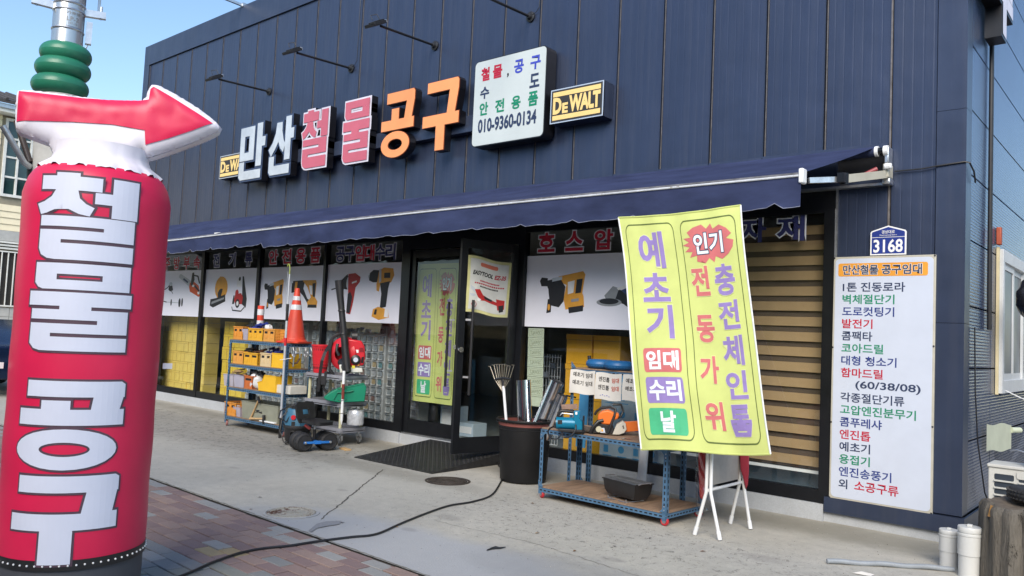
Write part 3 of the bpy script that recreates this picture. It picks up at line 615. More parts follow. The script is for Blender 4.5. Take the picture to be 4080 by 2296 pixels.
# ------------------------------------------------------------------ parked car, front wheel and wing peeping out at the left
m_carp=M('dark_blue_car_paint',(.012,.028,.075),.16,.5,.08,2,spec=.7)
car=T('parked_car','dark blue parked car whose front wheel peeps out left of the inflatable column','car',(-18.2,-2.2,0),R(4))
prof=[(-2.3,.42),(-2.28,.78),(-2.1,.98),(-1.2,1.08),(-.55,1.52),(.9,1.56),(1.75,1.12),(2.15,1.02),(2.25,.7),(2.22,.36),(1.84,.34),(1.8,.62),(1.62,.80),(1.36,.84),(1.12,.78),(.96,.60),(.93,.30),(-.95,.28),(-.98,.6),(-1.12,.78),(-1.38,.84),(-1.62,.8),(-1.8,.62),(-1.84,.34)]
Pc=lambda s:(lambda a,b,d=0:V((a,(-.88-d) if s<0 else (.88+d),b)))
mb=MB(); vs=[];n=len(prof)
for yy,k in ((-.88,0),(-.80,.05),(.80,.05),(.88,0)):
    for a,b in prof: vs.append((a*(1 if not k else 1),yy,b if b<1.1 else (b-(.0 if k else .03))))
fs=[]
for j in range(3):
    for i in range(n): fs.append((j*n+i,j*n+(i+1)%n,(j+1)*n+(i+1)%n,(j+1)*n+i))
fs.append(tuple(range(n-1,-1,-1))); fs.append(tuple(3*n+i for i in range(n)))
mb.add(vs,fs,m_carp); mb.build('body',car,bevel=.03,ang=50)
B('side_glass',car,m_dglass,(-1.0,-.892,1.08,1.45,-.884,1.44),(-1.0,.884,1.08,1.45,.892,1.44))
m_rim=M('alloy_rim',(.45,.46,.48),.3,.9,.1,6)
for x in (-1.39,1.39):
    for y in (-.80,.80):
        w=MB().torus((x,y,.34),.245,.095,m_rub,axis=(0,1,0),n=40,k=10,sq=1.1).build('wheel',car)
        s=1 if y>0 else -1; mb=MB(); mb.cyl((x,y,.34),(x,y+s*.07,.34),.06,m_rim,n=12)
        mb.lathe((x,y,.34),[(.19,-.08),(.205,.09),(.225,.095)],m_rim,32,(0,s,0)); mb.lathe((x,y,.34),[(0,-.02),(.19,-.02)],m_black,24,(0,s,0))
        for k in range(5):
            a=2*PI*k/5+.3
            for da in (-.16,.16): mb.bar((x+.03*math.cos(a),y+s*.07,.34+.03*math.sin(a)),(x+.2*math.cos(a+da),y+s*.075,.34+.2*math.sin(a+da)),.028,.03,m_rim,up=(0,1,0))
        mb.build('rim',w)
# ------------------------------------------------------------------ across the street: what the glass mirrors and what shades the forecourt
m_far=[M('far_wall_beige',(.30,.27,.22),.8),M('far_wall_grey',(.22,.23,.24),.8),M('far_wall_brick',(.22,.12,.09),.8)]
m_leaf=M('tree_leaves',(.045,.075,.02),.6,0,.5,3); m_bark=M('tree_bark',(.09,.07,.05),.9,0,.3,8)
for i,(x0,x1,h,lab) in enumerate(((-24,-10,6.4,'beige block across the street'),(-9.5,.6,7.6,'grey block across the street with rows of windows'),(.8,15.8,6.6,'red brick block across the street'),(16,34,8.2,'tall beige block at the far end across the street'))):
    b=T('street_building',lab+', mirrored in the shop glass','building',((x0+x1)/2,-24,0)); y=-19.0
    B('wall',b,m_far[i%3],(x0,-30,0,x1,y,h),world=True); B('roof',b,m_tile,(x0-.4,-30.4,h+.001,x1+.4,y+.4,h+.3),world=True)
    for c in range(int((x1-x0-1)/2.2)):
        for r in range(int((h-1)/3)):
            f=B('window',b,m_wf,(x0+.8+c*2.2,y+.001,1.1+r*2.9,x0+2.2+c*2.2,y+.05,2.5+r*2.9),world=True)
            B('pane',f,m_dglass,(x0+.86+c*2.2,y+.051,1.16+r*2.9,x0+2.14+c*2.2,y+.06,2.44+r*2.9),world=True)
def tree(x,y,h,r,label):
    t=T('street_tree',label,'tree',(x,y,0),group='trees along the far side of the street'); mb=MB(); mb.tube([(0,0,-.1),(.1,.05,h*.3),(0,.1,h*.6),(.1,0,h*.85)],.2,m_bark,8,rs=[.24,.18,.12,.03])
    for k in range(7): a=k*2.4; mb.tube([(0,.1,h*(.32+.07*k)),(r*.6*math.cos(a),r*.6*math.sin(a),h*(.5+.06*k))],.06,m_bark,6,rs=[.07,.02])
    mb.build('trunk',t); mb=MB(); cl=[(random.uniform(-1,1)*r*.75,random.uniform(-1,1)*r*.75,h*random.uniform(.45,.98)) for _ in range(26)]
    for c in cl:
        for _ in range(85):
            p=V(c)+V([random.gauss(0,r*.2) for _ in range(3)]); s=.13; n=V([random.gauss(0,1) for _ in range(3)]).normalized(); a=n.orthogonal().normalized()*s; b=n.cross(a); mb.add([p-a,p+b*.6,p+a,p-b*.6],[(0,1,2,3)],m_leaf)
    mb.build('crown',t,ang=0)
for x,y,h,r,l in ((-6.2,-14.2,6.5,1.9,'leafy street tree across the road, left'),(-1.6,-14.5,7.2,2.0,'leafy street tree across the road, middle'),(5.8,-14.0,6.8,2.0,'leafy street tree across the road, right'),(-14.5,-14.6,5.8,1.9,'small street tree at the far left')): tree(x,y,h,r,l)
wc=clone(car,(-12.2,-12.2,-.125),0,'white car parked across the road, mirrored in the right window')
m_wcp=M('white_car_paint',(.7,.7,.7),.2,.1,.05,3)
for ch in [o for o in SC.objects if o.parent==wc and o.name.startswith('body')]:
    ch.data=ch.data.copy(); ch.data.materials[0]=m_wcp
nb=T('neighbour_building','plain dark neighbour building beside the store, mirrored low in its side wall','building',(10,14,0)); B('wall',nb,m_far[1],(6.5,3.5,0,16,30,5.2),world=True); B('roof',nb,m_tile,(6.2,3.2,5.201,16.3,30.3,5.4),world=True)
# ------------------------------------------------------------------ big signs
m_silv=M('sign_silver_foil',(.50,.55,.60),.28,.1,.12,4); m_pink=M('sign_faded_red',(.52,.115,.165),.5,0,.06,3); m_orng=M('sign_orange',(.85,.32,.12),.5,0,.05,3); m_sbl=M('sign_side_black',(.006,.006,.009),.35)
m_brd=M('sign_pale_edge',(.62,.60,.68),.45); m_dkb=M('sign_navy_edge',(.03,.05,.11),.4); m_rust=M('orange_edge',(.20,.04,.01),.5)
sg=T('channel_letter_sign','row of six big boxed letters in silver, faded red and orange','shop sign',(-8.6,-.15,4.9))
B('mounting_rail',sg,m_flash,(-12.0,-.13,4.63,-5.3,-.012,4.87),world=True,bevel=.004)
m_grime=None
SY=-.27
def letter(ch,key,box,kind):
    mb=MB(); P=FRONT(0)
    if kind=='s': L=[(.035,m_dkb,-SY),(.0,m_silv,-SY+.012)]
    elif kind=='r': L=[(.030,m_brd,-SY),(-.003,m_pink,-SY+.012)]
    else: L=[(.004,m_rust,-SY),(-.004,m_orng,-SY+.008)]
    for li,(g,m,d) in enumerate(L):
        glyph(mb,key,box,P,[(g,m,d)],ext=.14 if li==0 else None,side=m_sbl)
    o=mb.build('letter',sg,world=True,ang=0); o['label']='boxed letter '+ch
fx=.0
letter('만','만',(-11.62,4.42,-10.74,5.46),'s'); letter('산','산',(-10.62,4.42,-9.84,5.46),'s')
letter('철','철',(-9.60,4.44,-8.86,5.46),'r'); letter('물','물',(-8.44,4.42,-7.76,5.44),'r')
letter('공','공2',(-7.47,4.38,-6.70,5.42),'o'); letter('구','구2',(-6.52,4.38,-5.76,5.43),'o')
# square list sign
m_tred=M('print_red',(.44,.008,.035),.5); m_tblue=M('print_blue',(.04,.06,.42),.5); m_tnavy=M('print_navy',(.02,.035,.09),.5); m_tgrn=M('print_green',(.0,.21,.11),.5); m_tblk=M('print_black',(.012,.012,.015),.5)
m_sqf=M('pale_sign_face',(.52,.57,.57),.4,0,.05,2)
sq=T('square_sign','square white box sign listing goods over a phone number, beside the orange letters','shop sign',(-4.8,-.2,4.95))
P=FRONT(0); X0,X1,Z0,Z1=-5.50,-4.20,4.345,5.575
mb=MB(); mb.prism(rrect(X0,Z0,X1,Z1,.07),m_sbl,P,.05,.255,side=m_sbl); mb.build('case',sq,world=True)
mb=MB(); mb.prism(rrect(X0+.012,Z0+.012,X1-.012,Z1-.012,.06),m_sqf,P,.256,.262); mb.build('face',sq,world=True)
def words(parent,items,P,d,name='lettering',b0=.028,sl=None):
    mb=MB()
    for body,box,m in items: ptext(mb,body,box,[(b0,m,d)],P,sl)
    return mb.build(name,parent,world=parent is not None,ang=0)
w,h=X1-X0,Z1-Z0
S=lambda a,b,c,d:(X0+a*w,Z0+b*h,X0+c*w,Z0+d*h)
words(sq,[('철',S(.10,.755,.225,.91),m_tred),('물',S(.27,.755,.405,.91),m_tred),(',',S(.475,.735,.50,.785),m_tblk),('공',S(.57,.755,.70,.91),m_tblue),('구',S(.79,.755,.925,.91),m_tblue),
 ('수',S(.10,.545,.23,.685),m_tnavy),('도',S(.79,.555,.92,.71),m_tnavy),('안',S(.10,.355,.225,.505),m_tgrn),('전',S(.325,.355,.455,.505),m_tgrn),('용',S(.555,.355,.68,.505),m_tgrn),('품',S(.78,.355,.91,.515),m_tgrn),
 ('010-9360-0134',S(.09,.15,.90,.315),m_tnavy)],P,.2645,b0=.035)
# two small brand boxes
m_dwy=M('sign_pale_yellow',(.80,.58,.22),.5,0,.04,3); m_dwk=M('sign_dark_brown_black',(.03,.028,.028),.5); m_alf=M('aluminium_frame',(.62,.66,.72),.35,.5,.05,5)
def dw(name,x0,x1,z0,z1,y,label):
    t=T(name,label,'shop sign',((x0+x1)/2,y/2,(z0+z1)/2),group='yellow and black brand boxes'); P=FRONT(0)
    B('case',t,m_flash,(x0,y+.001,z0,x1,-.012,z1),world=True); dd=-y
    mb=MB(); mb.prism(rc(x0,z0,x1,z1),m_alf,P,dd-.02,dd+.004); mb.build('edge_frame',t,world=True,ang=0)
    mb=MB(); ppoly(mb,rc(x0+.015,z0+.015,x1-.015,z1-.015),m_dwk,dd+.006,P); w,h=x1-x0,z1-z0
    ppoly(mb,rc(x0+.04,z1-.075*h/.42-.02,x1-.04,z1-.04),m_dwy,dd+.008,P); ppoly(mb,rc(x0+.04,z0+.04,x1-.04,z0+.075*h/.42+.02),m_dwy,dd+.008,P)
    mb.build('face',t,world=True,ang=0); mb=MB()
    zb,zt=z0+.26*h,z1-.25*h
    ptext(mb,'D',(x0+.045,zb,x0+.20*w+.02,zt),[(.05,m_dwy,dd+.010)],P); ptext(mb,'E',(x0+.225*w+.01,zb,x0+.335*w+.01,zb+(zt-zb)*.62),[(.05,m_dwy,dd+.010)],P)
    ptext(mb,'WALT',(x0+.355*w+.01,zb,x1-.04,zt),[(.05,m_dwy,dd+.010)],P,sp=.92); mb.build('lettering',t,world=True,ang=0)
dw('brand_box',-4.13,-3.30,4.50,4.95,-.22,'yellow and black brand box right of the square white sign')
dw('brand_box',-12.52,-11.45,4.56,5.02,-.16,'yellow and black brand box half hidden behind the first silver letter')
# letter sign on the side wall, top right corner
sd=T('side_wall_letter','black boxed letter with a pale edge high on the side wall','shop sign',(.8,.9,5.3))
mb=MB(); Ps=frame((0,0,0),(0,1,0),(1,0,0))
for pl in ([(.30,5.24),(1.3,5.24),(1.3,5.44),(.30,5.44)],[(.66,4.92),(.92,4.92),(.92,5.24),(.66,5.24)],[(.95,5.44),(1.25,5.44),(1.3,5.9),(1.05,5.9)]): mb.prism(pl,m_sbl,Ps,.69,.84)
mb.build('case',sd,world=True,ang=0)
mb=MB()
for k,pl in enumerate(([(.33,5.27),(1.27,5.27),(1.27,5.41),(.33,5.41)],[(.69,4.95),(.89,4.95),(.89,5.27),(.69,5.27)],[(.98,5.41),(1.22,5.41),(1.27,5.9),(1.08,5.9)])): ppoly(mb,pl,m_brd,.845+.001*k,Ps)
mb.build('face',sd,world=True,ang=0)
# ------------------------------------------------------------------ window lettering and posters (stuck to the glass)
PG=FRONT(.0); DG=-.0235   # outer face of the glass is y=.026
Pg=lambda a,b,d=0: V((a,.0245-d,b))
m_lw=M('letter_outline_white',(.88,.89,.94),.5,0,.04,4); m_lr=M('letter_red',(.55,.02,.05),.5); m_ln=M('letter_navy',(.04,.045,.16),.5)
def wletters(label,chars,x0,x1,z0,z1,fr=.62):
    t=T('window_lettering',label,'lettering',((x0+x1)/2,.02,(z0+z1)/2)); n=len(chars); st=(x1-x0)/n
    for i,(c,m) in enumerate(chars):
        if c==' ': continue
        a=x0+i*st+(1-fr)*st/2; mb=MB(); ptext(mb,c,(a,z0,a+fr*st,z1),[(.03,m,.004),(.075,m_lw,.001)],Pg); mb.build('letter',t,world=True,ang=0)
r,n_=m_lr,m_ln
wletters('red letters of kitchen parts on the leftmost window',[(c,r) for c in '주방부속'],-15.0,-13.3,2.80,3.07,.62)
wletters('three navy letters on the second window',[(c,n_) for c in '전기류'],-13.03,-11.25,2.82,3.09,.42)
wletters('four red letters on the third window',[(c,r) for c in '안전용품'],-10.93,-9.2,2.83,3.10,.68)
wletters('six tight letters in navy and red on the window left of the door',[('공',n_),('구',n_),('임',r),('대',r),('수',n_),('리',n_)],-8.84,-7.30,2.83,3.09,.94)
wletters('three red letters on the window right of the door',[(c,r) for c in '호스압'],-4.52,-3.15,2.85,3.11,.62)
wletters('two navy letters at the right end above the blinds',[('자',n_),('재',n_)],-1.62,-.78,2.86,3.13,.72)
wletters('letter hidden behind the hanging banner',[('력',r)],-2.5,-2.1,2.85,3.11,.8)
m_pos=M('poster_film',(.80,.81,.90),.35,0,.03,2)
C_={'o':M('pr_orange',(.70,.25,.03),.5),'y':M('pr_yellow',(.72,.34,.04),.5),'k':M('pr_black',(.015,.016,.02),.5),'r':M('pr_red',(.45,.02,.02),.5),'g':M('pr_grey',(.28,.30,.32),.5),'w':M('pr_white',(.8,.8,.8),.5),'s':M('pr_steel',(.5,.55,.6),.4),'b':M('pr_blue',(.03,.05,.14),.5),'e':M('pr_red_orange',(.60,.09,.02),.5)}
def C2(cx_,cy_,r,k=14,ry=None): return [(cx_+r*math.cos(2*PI*i/k),cy_+(ry or r)*math.sin(2*PI*i/k)) for i in range(k)]
def Lb(pts,w):   # thick line as a polygon list
    o=[]
    for (a,b),(c,d) in zip(pts,pts[1:]):
        L=math.hypot(c-a,d-b); nx,ny=-(d-b)/L*w/2,(c-a)/L*w/2; ex,ey=(c-a)/L*w*.2,(d-b)/L*w*.2; o.append([(a-nx-ex,b-ny-ey),(c-nx+ex,d-ny+ey),(c+nx+ex,d+ny+ey),(a+nx-ex,b+ny-ey)])
    return o
TOOL={
'brush':[('k',q) for q in Lb([(.42,.85),(.30,.70),(.05,.55),(.0,.35),(.10,.18),(.30,.14)],.035)]+[('s',q) for q in Lb([(.30,.14),(.85,.12)],.03)]+[('k',[(.36,.75),(.5,.78),(.55,.6),(.42,.55),(.34,.62)]),('s',C2(.43,.84,.07)),('k',C2(.50,.13,.03,ry=.13)),('k',C2(.86,.12,.045,ry=.17)),('k',C2(.97,.14,.03,ry=.16))]+[('k',q) for q in Lb([(.45,.6),(.55,.47)],.02)],
'saw':[('s',[(0,.82),(.03,.92),(.10,.95),(.62,.62),(.55,.38)]),('b',[(.2,.72),(.24,.78),(.45,.62),(.42,.56)]),('e',[(.52,.58),(.70,.62),(.92,.45),(1,.05),(.95,.0),(.55,.22),(.5,.4)]),('k',[(.60,.98),(.68,1),(.72,.7),(.64,.42),(.56,.5)]),('k',[(.76,.5),(.98,.25),(.95,.2),(.72,.42)]),('w',C2(.68,.45,.05)),('w',[(.9,.1),(.98,.12),(.96,.22),(.88,.2)])]+[('k',q) for q in Lb([(.68,.88),(.86,.84),(.95,.55)],.05)],
'cutoff':[('y',C2(.6,.62,.36,20,.36)),('y',[(.45,.9),(.5,1),(.58,.9)]),('k',C2(.62,.40,.2)),('y',[(.6,.3),(.95,.5),(.85,.75),(.7,.6)]),('k',[(.0,.06),(.02,.26),(.35,.30),(.85,.42),(.88,.2),(.2,.0)]),('g',[(.08,.1),(.1,.18),(.8,.33),(.8,.27)])]+[('g',q) for q in Lb([(.42,.45),(.3,.55),(.36,.62)],.02)],
'spray':[('k',[(.62,1),(.70,1),(.95,.35),(.92,.1),(.68,.2)]),('w',[(.35,.92),(.55,.95),(.62,.75),(.6,.7),(.32,.7),(.30,.78)]),('k',C2(.47,.93,.06)),('r',[(.25,.48),(.6,.52),(.72,.4),(.68,.2),(.3,.2),(.2,.3)]),('r',C2(.35,.52,.1)),('k',C2(.42,.22,.13)),('w',C2(.42,.22,.07)),('k',[(.1,.2),(.16,.45),(.22,.45),(.22,.2)])]+[('k',q) for q in Lb([(.1,.12),(.15,.02),(.65,.0),(.85,.12)],.035)],
'hammer':[('y',[(.42,.86),(.95,.98),(1,.9),(.98,.75),(.95,.45),(.98,.38),(1,.12),(.6,.05),(.55,.3),(.6,.65),(.5,.7)]),('k',[(.12,.75),(.45,.83),(.58,.6),(.55,.25),(.45,.1),(.25,.15),(.2,.55)]),('k',[(0,.75),(.04,.84),(.18,.82),(.18,.62),(.04,.62)]),('s',[(.28,.82),(.5,.86),(.5,.78),(.28,.73)]),('k',[(.66,.1),(.98,.16),(.98,.02),(.68,-.04)]),('k',[(.82,.78),(.95,.8),(.92,.46),(.8,.44)]),('k',[(.2,.3),(.28,.3),(.28,-.02),(.18,-.05)]),('w',[(.63,.72),(.78,.76),(.76,.46),(.64,.42)]),('y',C2(.23,.1,.03,ry=.08)),('g',[(.72,.30),(.88,.33),(.88,.26),(.72,.23)])],
'recip':[('k',[(0,.55),(.04,.98),(.5,1),(.45,.7),(.62,.35),(.70,.3),(.62,.2),(.45,.45),(.3,.6)]),('y',[(.4,1),(.9,1),(.93,.9),(.90,.4),(1,.25),(.98,.05),(.65,.05),(.62,.22),(.75,.4),(.6,.75)]),('k',[(.78,.88),(.9,.9),(.9,.4),(.82,.42)]),('w',[(.66,.82),(.78,.8),(.8,.48),(.72,.5)]),('k',[(.64,.03),(.98,.03),(.96,.14),(.66,.14)]),('y',[(.13,.95),(.22,.95),(.2,.62),(.1,.6)]),('k',[(.0,.9),(.04,.9),(.04,.55),(.0,.55)])],
'rdrill':[('k',q) for q in Lb([(.02,.60),(.35,.67)],.03)]+[('k',[(.30,.62),(.36,.84),(.55,.98),(.66,.78),(.58,.6)]),('s',C2(.60,.76,.07,ry=.16)),('r',[(.58,.98),(.82,1),(1,.9),(.98,.78),(.85,.65),(.8,.3),(.72,.0),(.58,.02),(.62,.3),(.60,.6)]),('k',[(.6,.5),(.68,.55),(.76,.42),(.70,.02),(.58,.04)]),('w',[(.72,.78),(.88,.82),(.88,.78),(.72,.74)])],
'ydrill':[('s',C2(.04,.83,.04)),('k',[(.04,.76),(.06,.90),(.20,.96),(.44,.95),(.44,.72),(.2,.72)]),('y',[(.42,.95),(.60,1),(.95,.98),(1,.85),(.9,.72),(.72,.68),(.35,.7)]),('s',[(.42,.97),(.5,.98),(.52,.74),(.44,.7)]),('k',[(.62,.90),(.85,.9),(.85,.8),(.62,.8)]),('y',[(.34,.70),(.36,.56),(.45,.54),(.5,.7)]),('k',[(.48,.7),(.86,.74),(.80,.6),(.75,.25),(.52,.22),(.55,.5)]),('y',[(.22,.06),(.26,.2),(.45,.25),(.85,.2),(.88,.05),(.5,.0)]),('k',[(.3,.1),(.34,.2),(.42,.2),(.4,.1)]),('w',[(.70,.06),(.72,.22),(.86,.2),(.86,.05)])],
'grinder':[('b',[(.42,.62),(1.05,.98),(1.05,.70),(.6,.45)]),('k',[(.18,.45),(.30,.75),(.45,.70),(.75,.35),(.95,.10),(.9,.0),(.78,.02),(.55,.25)]),('g',[(.15,.5),(.32,.78),(.45,.72),(.38,.4),(.2,.35)]),('g',C2(.25,.30,.26,20,.12)),('k',C2(.25,.33,.2,20,.09)),('w',[(.4,.72),(.55,.8),(.58,.74),(.44,.66)]),('r',C2(.72,.6,.035))],
}
def poster(label,x0,x1,z0,z1,items,P=Pg):
    t=T('window_poster',label,'poster',((x0+x1)/2,.02,(z0+z1)/2)); mb=MB(); ppoly(mb,rc(x0,z0,x1,z1),m_pos,.002,P); mb.build('sheet',t,world=True,ang=0)
    for key,(a,b,c,d) in items:
        mb=MB(); k=0
        # white sticker halo under the picture
        for m,pl in TOOL[key]:
            q=[(x0+(x1-x0)*(a+(c-a)*u),z0+(z1-z0)*(b+(d-b)*v)) for u,v in pl]; ppoly(mb,q,C_[m],.0035+k*.0003,P); k+=1
        mb.build('tool_picture',t,world=True,ang=0)
poster('white poster with a brush cutter and an orange chainsaw, leftmost window',-15.03,-13.215,1.805,2.775,[('brush',(.02,.22,.58,.80)),('saw',(.44,.42,.96,.95))])
poster('white poster with a yellow cut-off saw and a red engine sprayer',-13.105,-11.155,1.81,2.775,[('cutoff',(.12,.20,.46,.86)),('spray',(.52,.14,.83,.84))])
poster('white poster with two yellow cordless tools behind the traffic cone',-11.065,-9.095,1.815,2.775,[('hammer',(.06,.22,.38,.78)),('recip',(.51,.22,.91,.74))])
poster('white poster with a red drill and a tall yellow drill, left of the door',-9.025,-7.095,1.82,2.785,[('rdrill',(.06,.13,.46,.84)),('ydrill',(.56,.05,.89,.92))])
poster('white poster with a yellow hammer drill and a navy angle grinder, right of the door',-4.605,-2.665,1.85,2.805,[('hammer',(.12,.22,.50,.78)),('grinder',(.60,.22,.97,.66))])
# ------------------------------------------------------------------ leaning green-yellow banners
m_bn=M('banner_yellow_green',(.54,.60,.19),.65,0,.08,3,.15,220,spots=((.42,.46,.13),5,.70)); m_bw=M('banner_hem_white',(.70,.72,.72),.6); m_bp=M('banner_purple',(.26,.19,.45),.65); m_br=M('banner_red',(.54,.14,.14),.65); m_bg=M('banner_green',(.06,.42,.20),.65); m_bl=M('banner_line_olive',(.10,.14,.03),.65); m_bt=M('banner_text_white',(.70,.76,.80),.65); m_bo=M('banner_outline_navy',(.03,.05,.10),.65); m_be=M('banner_text_halo',(.62,.66,.30),.65)
def banner_print(P,parent,sl=(.06,.06)):
    mb=MB(); us=[i/26 for i in range(27)]; vs_=[i/44 for i in range(45)]
    mb.grid(lambda u,v:P(u,v,0),us,vs_,m_bn); mb.build('cloth',parent,world=True,ang=70)
    mb=MB()
    for a,b in ((.045,.46),(.515,.955)):
        o=rrect(a,.035,b,.965,.045,6); n=len(o); i_=off(o,-.006)
        ar=sum(o[i][0]*o[(i+1)%n][1]-o[(i+1)%n][0]*o[i][1] for i in range(n)); 
        if ar<0:o=o[::-1]
        for i in range(n):
            q=[o[i],o[(i+1)%n],i_[(i+1)%n],i_[i]]; ppoly(mb,q,m_bl,.0025,P,sl)
    mb.build('border_lines',parent,world=True,ang=0)
    def tx(c,box,m,b=.045,halo=None,name='lettering'):
        mb=MB(); L=[(b,m,.005)]
        if halo: L.append((b+halo[0],halo[1],.004))
        ptext(mb,c,box,L,P,sl); mb.build('printed_letter',parent,world=True,ang=0)
    tx('예',(.14,.755,.36,.925),m_bp,.032,(.018,m_be)); tx('초',(.14,.605,.37,.735),m_bp,.032,(.018,m_be)); tx('기',(.15,.445,.375,.59),m_bp,.032,(.018,m_be))
    for z0,z1,m,c in ((.305,.405,m_br,'임대'),(.18,.285,m_bp,'수리'),(.055,.16,m_bg,'날')):
        mb=MB(); ppoly(mb,rrect(.105,z0,.415,z1,.018),m,.0025,P,sl); mb.build('print_panel',parent,world=True,ang=0)
        tx(c,(.13,z0+.010,.395,z1-.010) if len(c)==2 else (.205,z0+.010,.33,z1-.010),m_bt,.035)
    st=[]; 
    for i in range(36): a=2*PI*i/36; r=1 if i%2==0 else .74; st.append((.725+.205*r*math.cos(a),.852+.088*r*math.sin(a)))
    mb=MB(); ppoly(mb,st,m_br,.0025,P,sl); mb.build('starburst',parent,world=True,ang=0)
    tx('인기',(.615,.805,.845,.90),m_bt,.03,(.04,m_bo))
    for c,z0,z1 in (('전',.625,.755),('동',.43,.545),('가',.265,.375),('위',.085,.195)): tx(c,(.555,z0,.70,z1),m_br,.032,(.018,m_be))
    for c,z0,z1 in (('충',.62,.755),('전',.48,.60),('체',.335,.455),('인',.205,.315),('톱',.065,.185)): tx(c,(.745,z0,.905,z1),m_bp,.032,(.018,m_be))
A,B2,Cc,D=W(2465,868,y=YB-.09),W(2950,818,y=YB-.09),W(2555,1792,y=-1.84),W(3070,1810,y=-1.84)
def PB(u,v,d=0):
    t=A.lerp(B2,u); b=Cc.lerp(D,u); p=b.lerp(t,v); w=.028*math.sin(v*5+u*2.5)*(1-abs(2*v-1)**3)+.02*math.sin(u*6.5+v*2)*(1-v)*1.2+.035*math.sin(PI*v)*(u-.5)+.010*math.sin(v*19+u*5)*math.sin(PI*u)*(1-v)+.007*math.sin(u*23+v*7)*abs(2*v-1)**2; sagx=.012*math.sin(PI*v)*(1-2*u)
    return p+V((sagx,-w-d,-.022*math.sin(PI*u)*(v) +.016*math.sin(2*PI*u)*(1-v)))
bn=T('hanging_banner','large yellow green cloth banner hanging askew from the awning over the blue cart','banner',tuple(A.lerp(B2,.5)))
banner_print(PB,bn)
for v in (0,1): MB().tube([PB(u/20,v,.0) for u in range(21)],.009,m_bn,6).build('hem',bn,world=True)
for u in (0,1): MB().tube([PB(u,v/30,0) for v in range(31)],.008,m_bw,6).build('side_hem',bn,world=True)
b2=T('indoor_banner','narrow yellow green banner behind the glass of the closed door','banner',(-6.4,.09,1.7))
PI2=lambda u,v,d=0: V((-6.84+.88*u-.02*v,.115-.01*math.sin(u*9)-d,.655+2.10*v))
banner_print(PI2,b2)
# ------------------------------------------------------------------ behind the glass
m_ycart=M('yellow_carton',(.78,.55,.06),.6,0,.10,3,.05,40); m_ycart2=M('pale_yellow_carton',(.82,.62,.16),.6,0,.10,3); m_ocart=M('orange_carton',(.78,.40,.02),.55,0,.08,3); m_tape=M('brown_tape',(.42,.25,.06),.4)
def carton_mesh(w,d,h,m,lid=False):
    mb=MB(); mb.box(0,0,0,w,d,h-.004,m); mb.box(-.002,-.003,h*.80,w+.002,-.0003,h*.82,m_tape)
    if lid: mb.box(-.006,-.008,h*.82,w+.006,d,h-.002,m)
    else: mb.box(w*.44,-.002,.004,w*.47,-.0003,h*.8,m_tape)
    return mb.mesh('carton',ang=0)
ORD=['lowest','second','third','fourth','fifth','sixth','seventh','eighth']
def stack(cm,x0,nx,dx,z0,nz,dz,y,label,group,top=None):
    for c in range(nx):
        for k in range(nz if top is None else top[c]):
            o=bpy.data.objects.new('carton',cm); COL.objects.link(o); o.location=(x0+c*dx+random.uniform(-.006,.006),y+random.uniform(-.012,.012),z0+k*dz); o.rotation_euler=(0,0,random.uniform(-.02,.02)); tag(o,label%(ORD[k],['first','second','third','fourth','fifth','sixth'][c]),'carton',group)
stack(carton_mesh(.34,.3,.215,m_ycart2),-15.75,6,.352,.17,8,.217,.42,'%s yellow carton of the %s column behind the leftmost window','cartons behind the leftmost window')
stack(carton_mesh(.40,.3,.26,m_ycart),-13.02,2,.43,.17,6,.262,.46,'%s large yellow carton of the %s column behind the second window','cartons behind the second window',top=[6,5])
stack(carton_mesh(.42,.4,.40,m_ocart,True),-4.27,2,.45,.17,4,.402,.55,'%s orange lidded carton of the %s column right of the door','cartons right of the door')
stack(carton_mesh(.36,.3,.3,m_ocart,True),-3.32,1,.4,.17,3,.302,1.1,'%s orange carton deep in the shop, %s column behind the papered rack','cartons deeper in the shop')
m_bin=M('clear_grey_bin',(.26,.29,.31),.2,0,.25,9,spec=.7); m_binf=M('bin_rack_frame',(.50,.52,.53),.5,0,.1,5)
bmh=MB(); bmh.add([(.008,0,.02),(.022,0,.008),(.098,0,.008),(.112,0,.02),(.112,0,.10),(.008,0,.10),(.014,.02,.03),(.026,.02,.02),(.094,.02,.02),(.106,.02,.03),(.106,.03,.092),(.014,.03,.092)],[(0,1,2,3,9,8,7,6),(3,4,10,9),(4,5,11,10),(5,0,6,11)],m_binf); bmh.face([(.014,.02,.03),(.026,.02,.02),(.094,.02,.02),(.106,.02,.03),(.106,.03,.092),(.014,.03,.092)],m_bin)
bmesh_=bmh.mesh('bin',ang=0)
m_binv=[m_bin]+[M('bin_content_%s'%n,c,.4,0,.3,12) for n,c in (('steel',(.35,.36,.38)),('dark',(.08,.09,.10)),('brass',(.38,.30,.18)),('red',(.22,.14,.13)),('teal',(.12,.24,.26)))]
binm=[bmesh_]
for m in m_binv[1:]: c=bmesh_.copy(); c.materials[1]=m; binm.append(c)
def cabinet(x0,cols,rows,z0,label,y=.50):
    t=T('parts_bin_cabinet',label,'parts cabinet',(x0,y,z0),group='cabinets of clear parts bins behind the glass')
    B('cabinet_back',t,m_binf,(-.01,.035,-.02,cols*.155+.01,.25,rows*.142+.01))
    for c in range(cols):
        for r in range(rows):
            o=bpy.data.objects.new('bin',random.choice([binm[0]]*7+binm[1:])); COL.objects.link(o); o.parent=t; o.location=(c*.155,0,r*.142); o.scale=(1.25,1,1.22)
cabinet(-12.15,6,11,.20,'clear bin cabinet behind the rack, first from the cartons')
cabinet(-11.15,6,11,.20,'clear bin cabinet behind the upper shelves of the rack')
cabinet(-10.05,6,12,.20,'clear bin cabinet behind the traffic cone')
cabinet(-8.95,6,11,.20,'clear bin cabinet behind the backpack blower')
cabinet(-7.92,5,12,.20,'clear bin cabinet next to the closed door')
